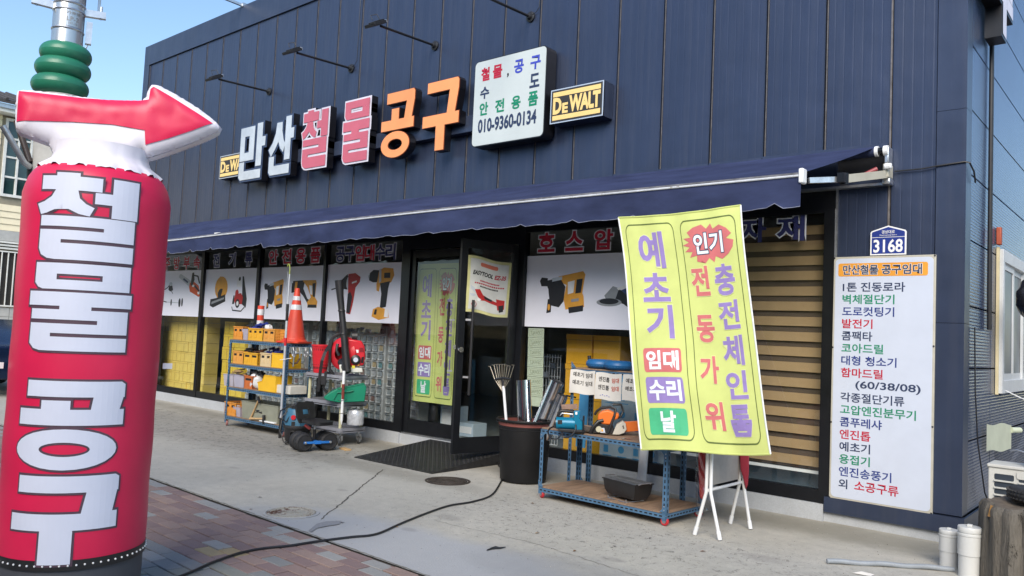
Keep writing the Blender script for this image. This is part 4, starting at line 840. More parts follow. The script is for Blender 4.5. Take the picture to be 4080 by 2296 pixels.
# zebra blind behind the right window, slat by slat
m_slat=M('tan_blind_slat',(.40,.27,.14),.6,0,.10,4,.1,80); bl=T('zebra_blind','tan banded window blind behind the right window','blind',(-1.5,.15,2.9))
sl_=MB().box(0,0,0,1.96,.006,.098,m_slat).mesh('slat',ang=0); z=.50; k=0
while z<2.95:
    o=bpy.data.objects.new('slat',sl_); COL.objects.link(o); o.parent=bl; o.location=(-2.60+1.5,0+.012*(k%2),z-2.9+random.uniform(-.003,.003)); z+=.1625; k+=1
B('bottom_rail',bl,m_white,(-1.1,-.01,-2.47,.87,.02,-2.44)); B('screen_cloth',bl,M('brown_mesh_cloth',(.10,.07,.05),.7),(-1.1,.035,-2.43,.87,.037,.1))
o=MB().box(0,0,0,1.9,.03,.42,M('blue_grey_board',(.10,.14,.18),.4)).build('kick_board',loc=(-2.55,.30,.19)); tag(o,'low blue grey panel under the blind behind the right window','panel')
# mirror-written paper strips taped inside the glass
m_pap=M('greenish_paper',(.50,.55,.42),.6,0,.08,5,.1,20); m_papt=M('faded_print',(.28,.31,.22),.6)
pz=1.83
for k in range(8):
    h=.128; t=MB(); x0=-4.55+.012*k*.3; P=lambda a,b,d=0:V((a,.040-d,b)); x1=x0+.27
    ppoly(t,rc(x0,pz-h+.003,x1,pz),m_pap,0,P)
    if k<7:
        ppoly(t,rrect(x0+.02,pz-h+.022,x1-.02,pz-.018,.01),m_papt,.0006,P); ppoly(t,rrect(x0+.026,pz-h+.028,x1-.026,pz-.024,.008),m_pap,.0012,P)
        Pm=lambda a,b,d=0:V((x0+x1-a,.040-d,b)); vs,fs,_=text2d('DEWALT',.03); bb=_; 
        t2=[((x0+.04)+(a-bb[0])*(x1-x0-.08)/(bb[2]-bb[0]),pz-h+.04+(b-bb[1])*(h-.075)/(bb[3]-bb[1])) for a,b in vs]
        t.add([Pm(a,b,.0018) for a,b in t2],[f[::-1] for f in fs],m_papt)
    o=t.build('taped_paper',loc=(x0,.04,pz-h),world=True,ang=0); tag(o,'pale green taped paper with mirror-written print, %s from the top'%('first','second','third','fourth','fifth','sixth','seventh','eighth')[k] if k<7 else 'lowest blank green paper under the mirror-written strips','paper',None if k==7 else 'mirror-written paper strips'); pz-=h+.002
# blue and white goods box behind the papers
m_bluep=M('blue_print_board',(.07,.30,.55),.4,0,.08,3); m_wbox=M('pale_blue_box',(.42,.52,.60),.5,0,.1,3)
t=T('fan_carton','tall pale carton with blue fan pictures behind the papered rack','carton',(-3.1,.3,.17)); B('board',t,m_wbox,(-.40,.0,.0,.55,.3,1.2))
mb=MB(); P=frame((0,-.0005,0),(1,0,0),(0,-1,0))
for i in range(4):
    for j in range(5): ppoly(mb,C2(-.3+.22*i,.18+.22*j,.045,14) if (i+j)%2 else rrect(-.34+.22*i,.13+.22*j,-.27+.22*i,.22+.22*j,.01),m_bluep,.001,P); ppoly(mb,rc(-.35+.22*i,.09+.22*j,-.22+.22*i,.10+.22*j),m_tape if False else m_bluep,.001,P)
mb.build('printed_pictures',t,ang=0)
o=MB().box(0,0,0,.14,.012,.95,m_bluep).build('blue_board',loc=(-3.58,-.12,.38)); o.rotation_euler=(0,.05,0); tag(o,'blue board leaning beside the papered rack','board')
for i,(x,z,w,h,lab) in enumerate(((-6.6,.17,.3,.42,'grey goods carton inside behind the door'),(-6.25,.17,.35,.2,'low white goods box inside by the door'),(-5.4,.17,.5,.75,'white machine standing inside the doorway'),(-5.0,.17,.3,1.3,'pale wire display stand inside the doorway'))):
    mb=MB()
    if i==3:
        for k in range(7): mb.tube([(k*.05,0,0),(k*.05,0,h)],.006,m_white,5)
        for k in range(10): mb.tube([(0,0,k*.14),(.3,0,k*.14)],.006,m_white,5)
        for k in range(8): mb.box(.02+.13*(k%2),-.05,.12+k*.14,.11+.13*(k%2),-.01,.2+k*.14,m_binv[k%5])
    elif i==2: mb.hexa([(0,0,0),(w,0,0),(w,.4,0),(0,.4,0)],[(.12,.05,h),(w-.05,.05,h*.8),(w-.05,.35,h*.8),(.12,.35,h)],m_wbox); mb.cyl((.25,-.02,.35),(.25,.02,.35),.07,m_black)
    else: mb.box(0,0,0,w,.3,h,m_wbox); mb.box(.03,-.004,.05,w-.03,-.001,h-.05,m_white)
    o=mb.build('stored_goods',loc=(x,1.6 if i==2 else 1.0 if i==3 else .5,z),bevel=.006); tag(o,lab,'goods')
# open door leaf, hinged at the right jamb and swung out over the ramp
fe=V((-4.94,-.93)); hg=V((-4.735,-.035)); dv=fe-hg; L=dv.length
d2=door('door_leaf',L,2.77,L-.17,'open right door leaf swung outwards over the ramp'); d2.parent=bld; d2.location=(hg.x+8,hg.y-.3,.175); d2.rotation_euler=(0,0,math.atan2(dv.y,dv.x))
# re-hang the pull bar on the outer face (towards +x side)
for ch in [o for o in SC.objects if o.parent==d2 and o.name.startswith(('handle','lock'))]: ch.scale=(1,-1,1)
Pd=frame((hg.x,hg.y,0),(-dv.x/L,-dv.y/L,0),(-dv.y/L,dv.x/L,0))
nrm=V((-dv.y/L,dv.x/L,0)); 
if nrm.x<0: nrm=-nrm
Pd=lambda a,b,d=0: V((fe.x-dv.x/L*a,fe.y-dv.y/L*a,b))+nrm*(.004+d)
t=T('door_poster','white and yellow pruning shear poster hung on the open door','poster',tuple(Pd(.45,2.0,.01)))
mb=MB(); us=[i/12 for i in range(13)]; Pp=lambda u,v,d=0: Pd(.09+.70*u+.012*v,2.00+.74*v-.05*u+.012*math.sin(u*7),.012+.012*math.sin(u*5+v*3)+d)
mb.grid(lambda u,v:Pp(u,v),us,us,M('poster_pale_yellow',(.62,.60,.28),.5)); mb.build('sheet',t,world=True,ang=60)
mb=MB(); ppoly(mb,rc(.06,.05,.94,.95),M('poster_white',(.62,.63,.60),.5),.0025,Pp,(.06,.06)); ppoly(mb,rrect(.3,.83,.7,.9,.03),M('poster_salmon',(.60,.16,.10),.5),.0045,Pp,(.06,.06)); mb.build('print_panel',t,world=True,ang=0)
mb=MB(); ptext(mb,'EASYTOOL',(.12,.665,.60,.745),[(.04,m_tblk,.0045)],Pp,(.06,.06),.3); ptext(mb,'EZ-35',(.63,.665,.90,.745),[(.04,m_tred,.0045)],Pp,(.06,.06),.3); ptext(mb,'EZ',(.15,.12,.21,.165),[(.03,m_tblk,.0045)],Pp)
for q in ring(.18,.142,.065,.055,.055,.046,6): ppoly(mb,q,m_tred,.0045,Pp)
for k,(a,b) in enumerate(((.30,.76),(.17,.88),(.30,.74))):
    for j in range(14):
        u=a+(b-a)*j/14; ppoly(mb,rc(u,.56-.05*k,u+(b-a)/14*.75,.585-.05*k),m_tred if k<2 else m_tblk,.0045,Pp)
mb.build('lettering',t,world=True,ang=0)
mb=MB()
for k,(m,pl) in enumerate([('s',[(.08,.47),(.16,.44),(.24,.36),(.2,.34),(.1,.40)]),('s',[(.06,.33),(.2,.32),(.2,.29),(.12,.28)]),('r',[(.18,.40),(.3,.42),(.38,.33),(.72,.26),(.76,.20),(.42,.24),(.32,.22),(.24,.3)]),('k',[(.40,.32),(.6,.29),(.6,.25),(.42,.27)]),('r',[(.70,.32),(.90,.30),(.90,.14),(.74,.12)]),('k',[(.76,.2),(.88,.22),(.88,.1),(.78,.08)]),('w',[(.25,.27),(.34,.24),(.3,.2),(.25,.21)])]): ppoly(mb,pl,C_[m],.0045+.0003*k,Pp,(.06,.06))
mb.build('tool_picture',t,world=True,ang=0)
# checker plate ramp
m_plate=M('dark_checker_plate',(.035,.035,.037),.5,.5,.3,12,.2,60)
r=T('door_ramp','black checker plate wedge ramp in front of the door','ramp',(-5.5,-.75,0)); x0,x1,ya,yb_=-6.22,-4.74,-1.45,-.06
mb=MB(); mb.hexa([(x0,ya,0),(x1,ya,0),(x1,yb_,0),(x0,yb_,0)],[(x0,ya,.012),(x1,ya,.012),(x1,yb_,.150),(x0,yb_,.150)],m_plate); mb.build('ramp_body',r,world=True)
mb=MB(); zf=lambda y:.012+(y-ya)/(yb_-ya)*.138
for i in range(36):
    for j in range(34):
        x=x0+.025+i*.0408; y=ya+.03+j*.0398; dx,dy=(.014,.006) if (i+j)%2 else (-.014,.006); z=zf(y)
        mb.add([(x-dx-.003,y-dy,z+.0003),(x-dx+.003,y-dy,z),(x+dx+.003,y+dy,z+.0003),(x+dx-.003,y+dy,z+.0003),(x,y,z+.004)],[(0,1,4),(1,2,4),(2,3,4),(3,0,4)],m_plate)
o=mb.build('tread_studs',r,world=True,ang=0); o['kind']='stuff'
# ------------------------------------------------------------------ slotted angle racks
def angle(mb,p0,p1,a,b,w=.04,t=.003,m=m_slot,slots=True):
    """an L section from p0 to p1 with flanges along the unit vectors a and b, with dark faces laid on for the shaded slots"""
    p0=V(p0);p1=V(p1);a=V(a);b=V(b); d=(p1-p0); L=d.length; d/=L
    for f,o in ((a,b),(b,a)):
        q=[p0,p0+f*w,p0+f*w+o*t,p0+o*t]; mb.add(q+[x+d*L for x in q],[(0,1,2,3),(7,6,5,4),(0,4,5,1),(1,5,6,2),(2,6,7,3),(3,7,4,0)],m)
        if slots:
            n=int(L/.055)
            for i in range(n):
                s=.02+i*.055; c0=p0+f*(w*.38)+d*s-o*.0012; 
                for oo in (-.0012,t+.0008):
                    c=p0+f*(w*.36)+d*s+o*oo; mb.add([c,c+d*.032,c+d*.032+f*(w*.3),c+f*(w*.3)],[(0,1,2,3)],m_hole)
def caster(name,parent,x,y,r,m_t,rz=0):
    mb=MB(); mb.torus((x,y,r),r*.72,r*.28,m_t,axis=(math.sin(rz),math.cos(rz),0),n=20,k=8,sq=1.3); w=mb.build(name,parent)
    ax=V((math.sin(rz),math.cos(rz),0)); MB().cyl(V((x,y,r))-ax*r*.35,V((x,y,r))+ax*r*.35,r*.5,m_galv,n=14).build('hub',w)
    mb=MB(); dd=V((ax.y,-ax.x,0)); c=V((x,y,r))
    for s in (-1,1): mb.add([c+ax*s*r*.45-dd*.012,c+ax*s*r*.45+dd*.012,c+ax*s*r*.45+dd*.03+V((-.0,0,r*1.15)),c+ax*s*r*.45-dd*.03+V((0,0,r*1.15))],[(0,1,2,3)],m_galv)
    mb.box(x-r*.7,y-r*.7,2.12*r,x+r*.7,y+r*.7,2.2*r,m_galv); mb.build('caster_fork',parent)
m_wr=M('red_caster_tyre',(.45,.02,.03),.4,0,.1,6); m_wp=M('faded_pink_caster',(.30,.12,.11),.5)
def rack(name,label,loc,rz,L,Dp,Ht,levels,cm=m_wr,cr=.045,h0=.10,casters=True,w=.045):
    t=T(name,label,'rack',loc,rz)
    for x,sx in ((0,1),(L,-1)):
        for y,sy in ((0,1),(Dp,-1)): mb=MB(); angle(mb,(x,y,h0 if casters else 0),(x,y,Ht),(sx,0,0),(0,sy,0),w); mb.build('post',t,ang=0)
    for z in levels:
        mb=MB()
        for y,sy in ((0,1),(Dp,-1)): angle(mb,(.004,y-sy*.004,z),(L-.004,y-sy*.004,z),(0,0,-1),(0,sy,0),w)
        for x,sx in ((0,1),(L,-1)): angle(mb,(x-sx*.004,.004,z),(x-sx*.004,Dp-.004,z),(0,0,-1),(sx,0,0),w)
        mb.build('shelf_frame',t,ang=0)
        MB().box(.006,.006,z+.001,L-.006,Dp-.006,z+.013,m_ply).build('shelf_board',t)
        for x,sx in ((0,1),(L,-1)):
            for y,sy in ((0,1),(Dp,-1)):
                mb=MB(); zz=z-w; s=.07
                if z>Ht-.01: pts=[(0,zz+.001),(s,zz+.001),(0,zz-s)]
                else: pts=[(0,z+.014),(s,z+.014),(0,z+.014+s)]
                yy=y-sy*.0065; mb.face([(x+sx*a,yy,b) for a,b in (pts if sy*sx>0 else pts[::-1])],m_slot)
                for a,b in ((.02,0),(.02,.035)): mb.cyl((x+sx*.018,yy,pts[0][1]+(.02 if z<=Ht-.01 else -.02)+b*(1 if z<=Ht-.01 else -1)),(x+sx*.018,yy-sy*.006,pts[0][1]+(.02 if z<=Ht-.01 else -.02)+b*(1 if z<=Ht-.01 else -1)),.006,m_galv,n=8)
                mb.build('gusset_plate',t,ang=0)
    if casters:
        for x in (.03,L-.03):
            for y in (.03,Dp-.03): caster('caster',t,x,y,cr,cm,rz=random.uniform(-.5,.5))
    return t
rk=rack('tool_rack','tall blue slotted steel rack on casters full of crates left of the door','rack' and (-10.02,-1.15,0),0,1.66,.46,1.43,(.165,.645,1.03,1.43),m_wp,.048,.06)
lc=rack('low_cart','low blue slotted cart with plywood shelves under the yellow banner','rack' and (-3.06,-1.50,0),R(-2.6),1.58,.68,.735,(.115,.735),m_wr,.045,.05)
tr=rack('papered_rack','taller blue rack behind the low cart with papers hung on its front','rack' and (-3.27,-.70,0),0,1.5,.42,1.375,(1.365,),m_wr,.04,.0,False)
# ------------------------------------------------------------------ crates and boxes on the rack
MCR={k:M('crate_'+k,c,.45,0,.08,5,.05,60) for k,c in dict(orange=(.62,.25,.035),yellow=(.68,.36,.025),amber=(.64,.30,.06),cream=(.62,.48,.27),rust=(.50,.13,.03)).items()}
def crate(label,x0,x1,y,z,h,d,col,dy=0):
    """open plastic crate: ribbed end panel with a hand hole facing the street, lattice sides"""
    t=T('plastic_crate',label,'crate',(x0,y,z)); w=x1-x0; m=MCR[col]; mb=MB(); tk=.006
    nx=max(1,round(w/.17))
    for i in range(nx):
        a=i*w/nx; b=(i+1)*w/nx; c=(a+b)/2
        mb.box(a,0,.0,b,tk,h*.18,m).box(a,0,h*.18,a+.03,tk,h*.92,m).box(b-.03,0,h*.18,b,tk,h*.92,m).box(a+.03,0,h*.18,b-.03,tk,h*.62,m).box(a+.03,.004,h*.62,b-.03,tk,h*.80,m_hole).box(a+.03,0,h*.80,b-.03,tk,h*.92,m)
        mb.box(a+.03,-.005,h*.2,a+.036,0,h*.9,m).box(b-.036,-.005,h*.2,b-.03,0,h*.9,m).box(c-.025,-.004,h*.25,c+.025,0,h*.5,m)
    mb.build('end_panel',t,ang=0)
    mb=MB(); n=max(4,int(d/.03))
    for X in (w-tk,0):
        for k in range(n+1): mb.box(X,k*(d-.008)/n,h*.08,X+tk,k*(d-.008)/n+.008,h*.9,m)
        for zz in (0,.22,.44,.66): mb.box(X,0,h*zz,X+tk-.001,d,h*zz+.012,m)
    mb.build('side_lattice',t,ang=0)
    mb=MB(); mb.box(-.006,-.009,h*.92,w+.006,.0,h,m).box(-.006,d,h*.92,w+.006,d+.008,h,m).box(-.006,0.0001,h*.92,.002,d,h,m).box(w-.002,.0001,h*.92,w+.006,d,h,m); mb.build('rim',t,ang=0)
    B('back_panel',t,m,(0.001,d-tk,.001,w-.001,d,h*.919)); B('base',t,m,(.002,.002,.0,w-.002,d-.002,.005))
    return t
YF=-1.155
def cx(px,z): return W(px,1400,y=YF).x
def xr(a,b): # source pixels -> x on the plane of the rack front
    return W(a,1500,y=YF).x,W(b,1500,y=YF).x
Zt,Z2,Z3,Z4=1.445,1.045,.66,.18
def cr_(label,a,b,z,h,d,col): x0,x1=xr(a,b); return crate(label,x0,x1,YF+.02,z,h,d,col)
cr_('orange crate at the left end of the rack top',914,952,Zt,.215,.30,'orange')
cr_('yellow crate with two end panels in the middle of the rack top',973,1032,Zt,.20,.32,'yellow')
cr_('long amber crate on the rack top against the traffic cone',1034,1080,Zt,.20,.32,'amber')
cr_('small yellow crate at the left of the second shelf',918,960,Z2,.21,.30,'amber')
cr_('wide yellow crate in the middle of the second shelf',962,1018,Z2,.20,.32,'yellow')
cr_('cream lattice crate on the second shelf',1028,1072,Z2,.215,.30,'cream')
cr_('rust orange basket on the third shelf',970,1004,Z3,.21,.30,'rust')
cr_('orange crate on the bottom shelf, left corner',899,945,Z4,.22,.28,'orange')
m_clr=glassmat('clear_plastic',(.72,.75,.80),.9,.15,.22); m_olv=M('cloudy_tote',(.30,.31,.24),.35,0,.12,4,alpha=.80)
def tub(label,x0,x1,y,z,h,d,m,cat='storage box'):
    t=T('storage_box',label,cat,(x0,y,z)); w=x1-x0; mb=MB(); k=.02; P0=[(k,k,0),(w-k,k,0),(w-k,d-k,0),(k,d-k,0)]; P1=[(0,0,h),(w,0,h),(w,d,h),(0,d,h)]
    mb.add(P0+P1,[(0,3,2,1),(0,1,5,4),(1,2,6,5),(2,3,7,6),(3,0,4,7)],m); mb.build('body',t,ang=0)
    mb=MB(); mb.tube([(0,0,h),(w,0,h),(w,d,h),(0,d,h),(0,0,h)],.007,m,6); mb.build('rim',t); return t
def tb(label,a,b,z,h,d,m): x0,x1=xr(a,b); return tub(label,x0,x1,YF+.015,z,h,d,m)
m_lil=M('milky_plastic_box',(.48,.46,.56),.3,0,.06,4,alpha=.75)
tb('milky box between the crates on the rack top',948,972,Zt,.17,.28,m_lil)
tb('left milky box with wooden handles on the third shelf',886,925,Z3-.005,.19,.28,m_lil); tb('right milky box with wooden handles on the third shelf',927,968,Z3,.19,.28,m_lil)
tb('milky box on the bottom shelf beside the cloudy tote',934,962,Z4,.15,.26,m_lil); tb('large cloudy tote box on the bottom shelf',966,1112,Z4,.27,.40,m_olv)
m_ybin=M('yellow_stack_bin',(.78,.45,.02),.35,0,.05,5)
def sbin(label,x0,y,z,L,w,h,m):
    """stacking bin, open nose towards -x"""
    t=T('stacking_bin',label,'parts bin',(x0,y,z)); mb=MB(); k=.006
    sh=[(0.04,0),(L,0),(L,h),(.19,h),(.13,h*.62),(.0,h*.50)]
    for yy in (0,w-k): mb.prism([(a,b) for a,b in sh],m,lambda a,b,d,yy=yy:V((a,yy+k-d,b)),0,k)
    mb.box(.04,k,0,L,w-k,k,m).box(L-k,k,k,L,w-k,h,m).add([(.04,k,0),(.0,k,h*.5),(.0,w-k,h*.5),(.04,w-k,0)],[(0,1,2,3)],m)
    mb.box(.185,-.008,h-.02,L+.004,w+.008,h,m) if False else None
    mb.build('body',t); mb=MB(); mb.tube([(-.0,0,h*.5),(.13,0,h*.62),(.19,0,h),(L,0,h)],.008,m,6).tube([(-.0,w,h*.5),(.13,w,h*.62),(.19,w,h),(L,w,h)],.008,m,6).tube([(0,0,h*.5),(0,w,h*.5)],.008,m,6); mb.build('rolled_edge',t)
    mb=MB(); mb.tube([(.03,.03,h*.45),(.2,.1,h*.5)],.02,MCR['amber'],7); mb.build('content',t) ; return t
sbin('yellow stacking bin at the right end of the second shelf',-8.98,YF+.03,Z2,.55,.30,.22,m_ybin)
sbin('yellow stacking bin at the right of the third shelf',-9.10,YF+.0,Z3+.0,.50,.30,.25,m_ybin)
m_wood=M('pale_wood_handle',(.52,.34,.16),.5,0,.18,9,stretch=(1,1,1)); m_glv=M('blue_glove_rubber',(.015,.03,.22),.5)
def sticks(label,x,y,z,n,L,m,spread=.12,r=.014,name='hand_tools'):
    t=T(name,label,'tool handles',(x,y,z))
    for i in range(n):
        a=random.uniform(-.5,.5); e=random.uniform(.05,.3); p=V((random.uniform(0,spread),random.uniform(0,.12),.015*i)); q=p+V((L*math.cos(a),L*math.sin(a)*.5,L*e*.6)); MB().tube([p,p.lerp(q,.5),q],r,m,8,rs=[r,r*.85,r*1.1]).build('handle',t)
    return t
sticks('bundle of pale wooden handles lying in the milky boxes',-10.02,YF+.06,Z3+.18,6,.26,m_wood,.14)
sticks('dark tool grips lying in the second shelf crates',-9.75,YF+.06,Z2+.19,5,.22,m_blk,.2,.016)
sticks('rust brown tool heads on the second shelf',-9.45,YF+.1,Z2+.2,3,.2,M('rusty_iron',(.14,.06,.03),.7),.15,.016)
sticks('blue rubber gloves heaped in the crates on the rack top',-9.62,YF+.1,Zt+.18,6,.16,m_glv,.25,.025,'work_gloves'); sticks('blue rubber gloves over the cream crate',-9.18,YF+.08,Z2+.2,6,.17,m_glv,.35,.022,'work_gloves')
sticks('black tools standing in the rack top crates',-9.8,YF+.12,Zt+.2,4,.16,m_blk,.2,.02); sticks('black tools heaped over the rust orange basket',-9.5,YF+.06,Z3+.2,6,.18,m_blk,.2,.02)
def crumple(name,label,cat,c,rx,ry,rz_,m,seed,n=22,k=12,amp=.22):
    rnd=random.Random(seed); mb=MB().sph((0,0,0),rx,ry,rz_,m,n,k); from mathutils import noise
    for i,v in enumerate(mb.v): f=1+amp*noise.noise(v*(4/max(rx,ry))*.5+V((seed,0,0)))*1.6; mb.v[i]=V((v.x*f,v.y*f,max(-rz_*.8,v.z*f)))
    o=mb.build(name,loc=c,ang=50); tag(o,label,cat); return o
m_bag=M('white_plastic_bag',(.60,.61,.62),.3,0,.1,4,.3,12)
crumple('plastic_bag','crumpled white plastic bag beside the rust orange basket','bag',(-9.32,YF+.12,Z3+.12),.13,.10,.14,m_bag,3)
crumple('plastic_bag','small clear bag of bits on the rack top crates','bag',(-9.12,YF+.15,Zt+.22),.07,.06,.05,m_bag,5)
o=B('cardboard_box',None,M('white_cardboard',(.60,.58,.52),.6,0,.08,4),(0,0,0,.62,.3,.125),bevel=.004); o.location=(-8.86,YF+.03,Z3+.0); tag(o,'long flat white cardboard box at the right end of the third shelf','box')
# hammers on the bottom shelf
def hammer(p,q,label,hm=m_blk):
    t=T('hammer',label,'hammer',tuple(p)); p=V(p);q=V(q); MB().tube([p,p.lerp(q,.5),q],.016,m_wood,8,rs=[.018,.013,.015]).build('handle',t,world=True)
    d=(q-p).normalized(); a=d.cross(V((.3,1,0))).normalized(); mb=MB(); mb.bar(q-a*.075,q+a*.06,.04,.035,hm); mb.build('head',t,world=True,bevel=.006)
hammer((-9.25,YF+.02,Z4+.03),(-9.02,YF-.01,Z4+.34),'long hammer leaning upright against the cloudy tote'); hammer((-9.22,YF-.02,Z4+.02),(-8.86,YF-.0,Z4+.05),'hammer lying flat at the front of the bottom shelf')
sticks('dark iron tool heads in front of the cloudy tote',-9.2,YF-.0,Z4+.12,3,.2,m_blk,.1,.02)
o=B('white_tray',None,m_white,(0,0,0,.42,.14,.02),bevel=.004); o.location=(-8.98,YF-.005,Z4+.0); tag(o,'flat white tray at the right of the bottom shelf','tray')
# traffic cone and delineator on top
m_cone=M('traffic_cone_red',(.62,.055,.025),.45,0,.10,4,.05,30); m_refl=M('reflective_white',(.60,.61,.64),.3,0,.25,12)
def cone(loc,label):
    t=T('traffic_cone',label,'traffic cone',loc,R(20)); H_=.86; r=lambda z:.158-(.158-.034)*(z-.09)/(H_-.09)
    MB().prism(rrect(-.21,-.21,.21,.21,.05),m_cone,lambda a,b,d:V((a,b,d)),0,.025).build('base',t,bevel=.004)
    MB().lathe((0,0,0),[(.20,.025),(.185,.05),(.172,.055),(.165,.085),(.158,.09),(r(.48),.48),(.0345,H_),(.02,H_+.004),(0,H_+.004)],m_cone,36).build('cone_body',t)
    for a,b in ((.52,.60),(.67,.735)): MB().lathe((0,0,0),[(r(a)+.002,a),(r(b)+.002,b)],m_refl,36).build('reflective_band',t)
cone((-8.50,-.93,1.445),'orange red traffic cone with two silver bands standing on the rack')
t=T('delineator_post','short red and silver striped road post behind the rack top crates','road post',(-9.70,-.80,1.445))
MB().cyl((0,0,0),(0,0,.58),.055,m_cone,n=20).build('post_body',t)
for a,b in ((.21,.33),(.42,.52)): MB().lathe((0,0,0),[(.057,a),(.057,b)],m_refl,20).build('reflective_band',t)
# telescopic pole with hook tied to the rack
p0=V((-8.30,-1.22,0)); p1=V((-8.28,-1.24,2.55)); t=T('telescopic_pole','silver telescopic pole with a small saw hook, tied to the corner of the rack','pole',tuple(p0))
MB().cyl(p0,p0.lerp(p1,.12),.021,m_blk,n=12).build('rubber_foot',t,world=True); MB().cyl(p0.lerp(p1,.12),p0.lerp(p1,.70),.018,m_alu,n=12).build('lower_tube',t,world=True)
MB().cyl(p0.lerp(p1,.70),p0.lerp(p1,.80),.022,m_blk,n=12).build('clamp',t,world=True); MB().cyl(p0.lerp(p1,.80),p0.lerp(p1,.98),.012,m_alu,n=10).build('upper_tube',t,world=True)
MB().tube([p1+V((0,0,-.06)),p1+V((0,0,.05)),p1+V((-.02,0,.10)),p1+V((-.05,0,.11)),p1+V((-.065,0,.07))],.008,M('yellow_green_hook',(.30,.36,.06),.5),7).tube([p1+V((-.05,0,.0)),p1+V((-.055,0,-.3)),p1+V((-.04,0,-.62))],.004,m_galv,5).build('saw_hook',t,world=True)
MB().lathe(p0.lerp(p1,.55),[(.0195,0),(.0195,.12)],m_red,14).build('red_label',t,world=True)
MB().tube([(-8.42,-1.22,1.18),(-8.28,-1.27,1.19),(-8.15,-1.2,1.22)],.005,m_white,6).build('cable_tie',t,world=True)
# things hanging on the right end of the rack
m_wtie=m_white
for i in range(4):
    x=-8.345; y=-1.05+.11*i; t=T('hanging_tool',('slim grey pipe tool hung first from the front on the rack end','curved sickle blade hung on the rack end','grey clamp hung third on the rack end','rearmost grey hook tool on the rack end')[i],'tool',(x,y,1.36))
    MB().tube([(0,0,.02),(.02,0,-.03)],.008,m_white,6).build('hook',t)
    mb=MB(); mb.tube([(.02,0,-.03),(.035,.0,-.12),(.03,0,-.28 if i!=1 else -.15)],.012,m_galv,8); 
    if i==1: mb.tube([(.03,0,-.15),(.0,-.02,-.22),(-.03,-.08,-.24),(-.02,-.16,-.20)],.012,M('rusty_blade',(.12,.06,.04),.6),6,rs=[.014,.016,.012,.002])
    else: mb.torus((.035,0,-.08),.05,.008,m_galv,axis=(0,1,0),n=16,k=6)
    mb.build('tool_body',t)
class PF:
    """upright work plane through a ground-true point, facing the street; p(px,py,d) gives a point on it, d metres proud"""
    def __init__(s,px,py,**k):
        s.O=W(px,py,**k); n=CAM-s.O; n.z=0; s.n=n.normalized(); s.u=V((-s.n.y,s.n.x,0))
    def __call__(s,a,b,d=0): return WP(a,b,s.O,s.n)+s.n*d
def pfprism(mb,P,pts,m,d0,d1): 
    n=len(pts); A=[P(a,b,d1) for a,b in pts]; Bk=[P(a,b,d0) for a,b in pts]
    ar=sum(pts[i][0]*pts[(i+1)%n][1]-pts[(i+1)%n][0]*pts[i][1] for i in range(n))
    if ar>0: A=A[::-1];Bk=Bk[::-1]
    mb.add(A+Bk,[tuple(range(n)),tuple(range(2*n-1,n-1,-1))]+[(i,n+i,n+(i+1)%n,(i+1)%n) for i in range(n)],m)
# ------------------------------------------------------------------ inflatable advertising column
m_ired=M('inflatable_red_nylon',(.64,.014,.075),.42,0,.06,3,.06,200); m_iwh=M('inflatable_white_nylon',(.74,.72,.80),.45,0,.05,3,.05,200); m_iout=M('print_dark_plum',(.085,.05,.075),.5); m_itx=M('print_white_lilac',(.62,.66,.80),.45,0,.03,4)
AX=V((-2.80,-6.302,0)); n0=V((CAM.x-AX.x,CAM.y-AX.y,0)).normalized(); t0=V((-n0.y,n0.x,0)); a_=R(9); nt_=(n0*math.cos(a_)-t0*math.sin(a_)).normalized(); ut=V((-nt_.y,nt_.x,0))
zz=lambda px,py,r=.42: WP(px,py,AX+n0*r,n0).z
inf=T('inflatable_column','red inflatable advertising column with white block letters and an arrow on top','inflatable sign',tuple(AX))
z0=zz(180,2262)+.02; zr=zz(400,664,.30); zt=zz(420,612,.30)
RB=lambda z: .392+.008*max(0,min(1,z/2.4))
prof=[(RB(z0+(zr-.16-z0)*i/30)*(1+.006*math.sin(i*.9)),z0+(zr-.16-z0)*i/30) for i in range(31)]+[(.392,zr-.115),(.378,zr-.065),(.357,zr-.028),(.334,zr),(.30,zr+.012)]
mb=MB(); mb.lathe(AX,prof,m_ired,64)
mb.build('body',inf,world=True,ang=80)
# scalloped white shoulder with sewn puckers
mb=MB(); vs=[];n=96;rings=[(.345,zr-.010),(.325,zr+.020),(.298,zr+.040),(.272,zr+.062),(.258,zr+.10),(.262,zr+.16)]
for k,(r,z) in enumerate(rings):
    for j in range(n):
        t=2*PI*j/n; pk=(.0075*math.sin(j*PI*2*15/n)+.005*math.sin(j*2*PI*27/n+1))*(1-k/5.2)
        rr=r+pk*.6; vs.append(AX+V((rr*math.cos(t),rr*math.sin(t),z+(pk*1.3 if k==0 else 0))))
mb.add(vs,[(i*n+j,i*n+(j+1)%n,(i+1)*n+(j+1)%n,(i+1)*n+j) for i in range(5) for j in range(n)],m_iwh); mb.build('shoulder',inf,world=True,ang=80)
mb=MB(); mb.lathe(AX,[(RB(0)+.004,z0-.055),(RB(0)+.004,z0+.002)],m_blk,64); 
for j in range(60): t=2*PI*j/60; mb.sph(AX+V(((RB(0)+.006)*math.cos(t),(RB(0)+.006)*math.sin(t),z0-.027)),.006,.006,.006,m_white,6,4)
mb.build('studded_band',inf,world=True); MB().lathe(AX,[(RB(0)-.01,0),(RB(0)-.008,z0-.05)],M('dark_grey_fan_box',(.06,.065,.08),.6),64).build('fan_base',inf,world=True)
def PCY(a,b,d=0):  # wrap on the cylinder
    r=RB(b)+.003+d; th=a/RB(b); v=nt_*math.cos(th)+ut*math.sin(th); return AX+v*r+V((0,0,b))
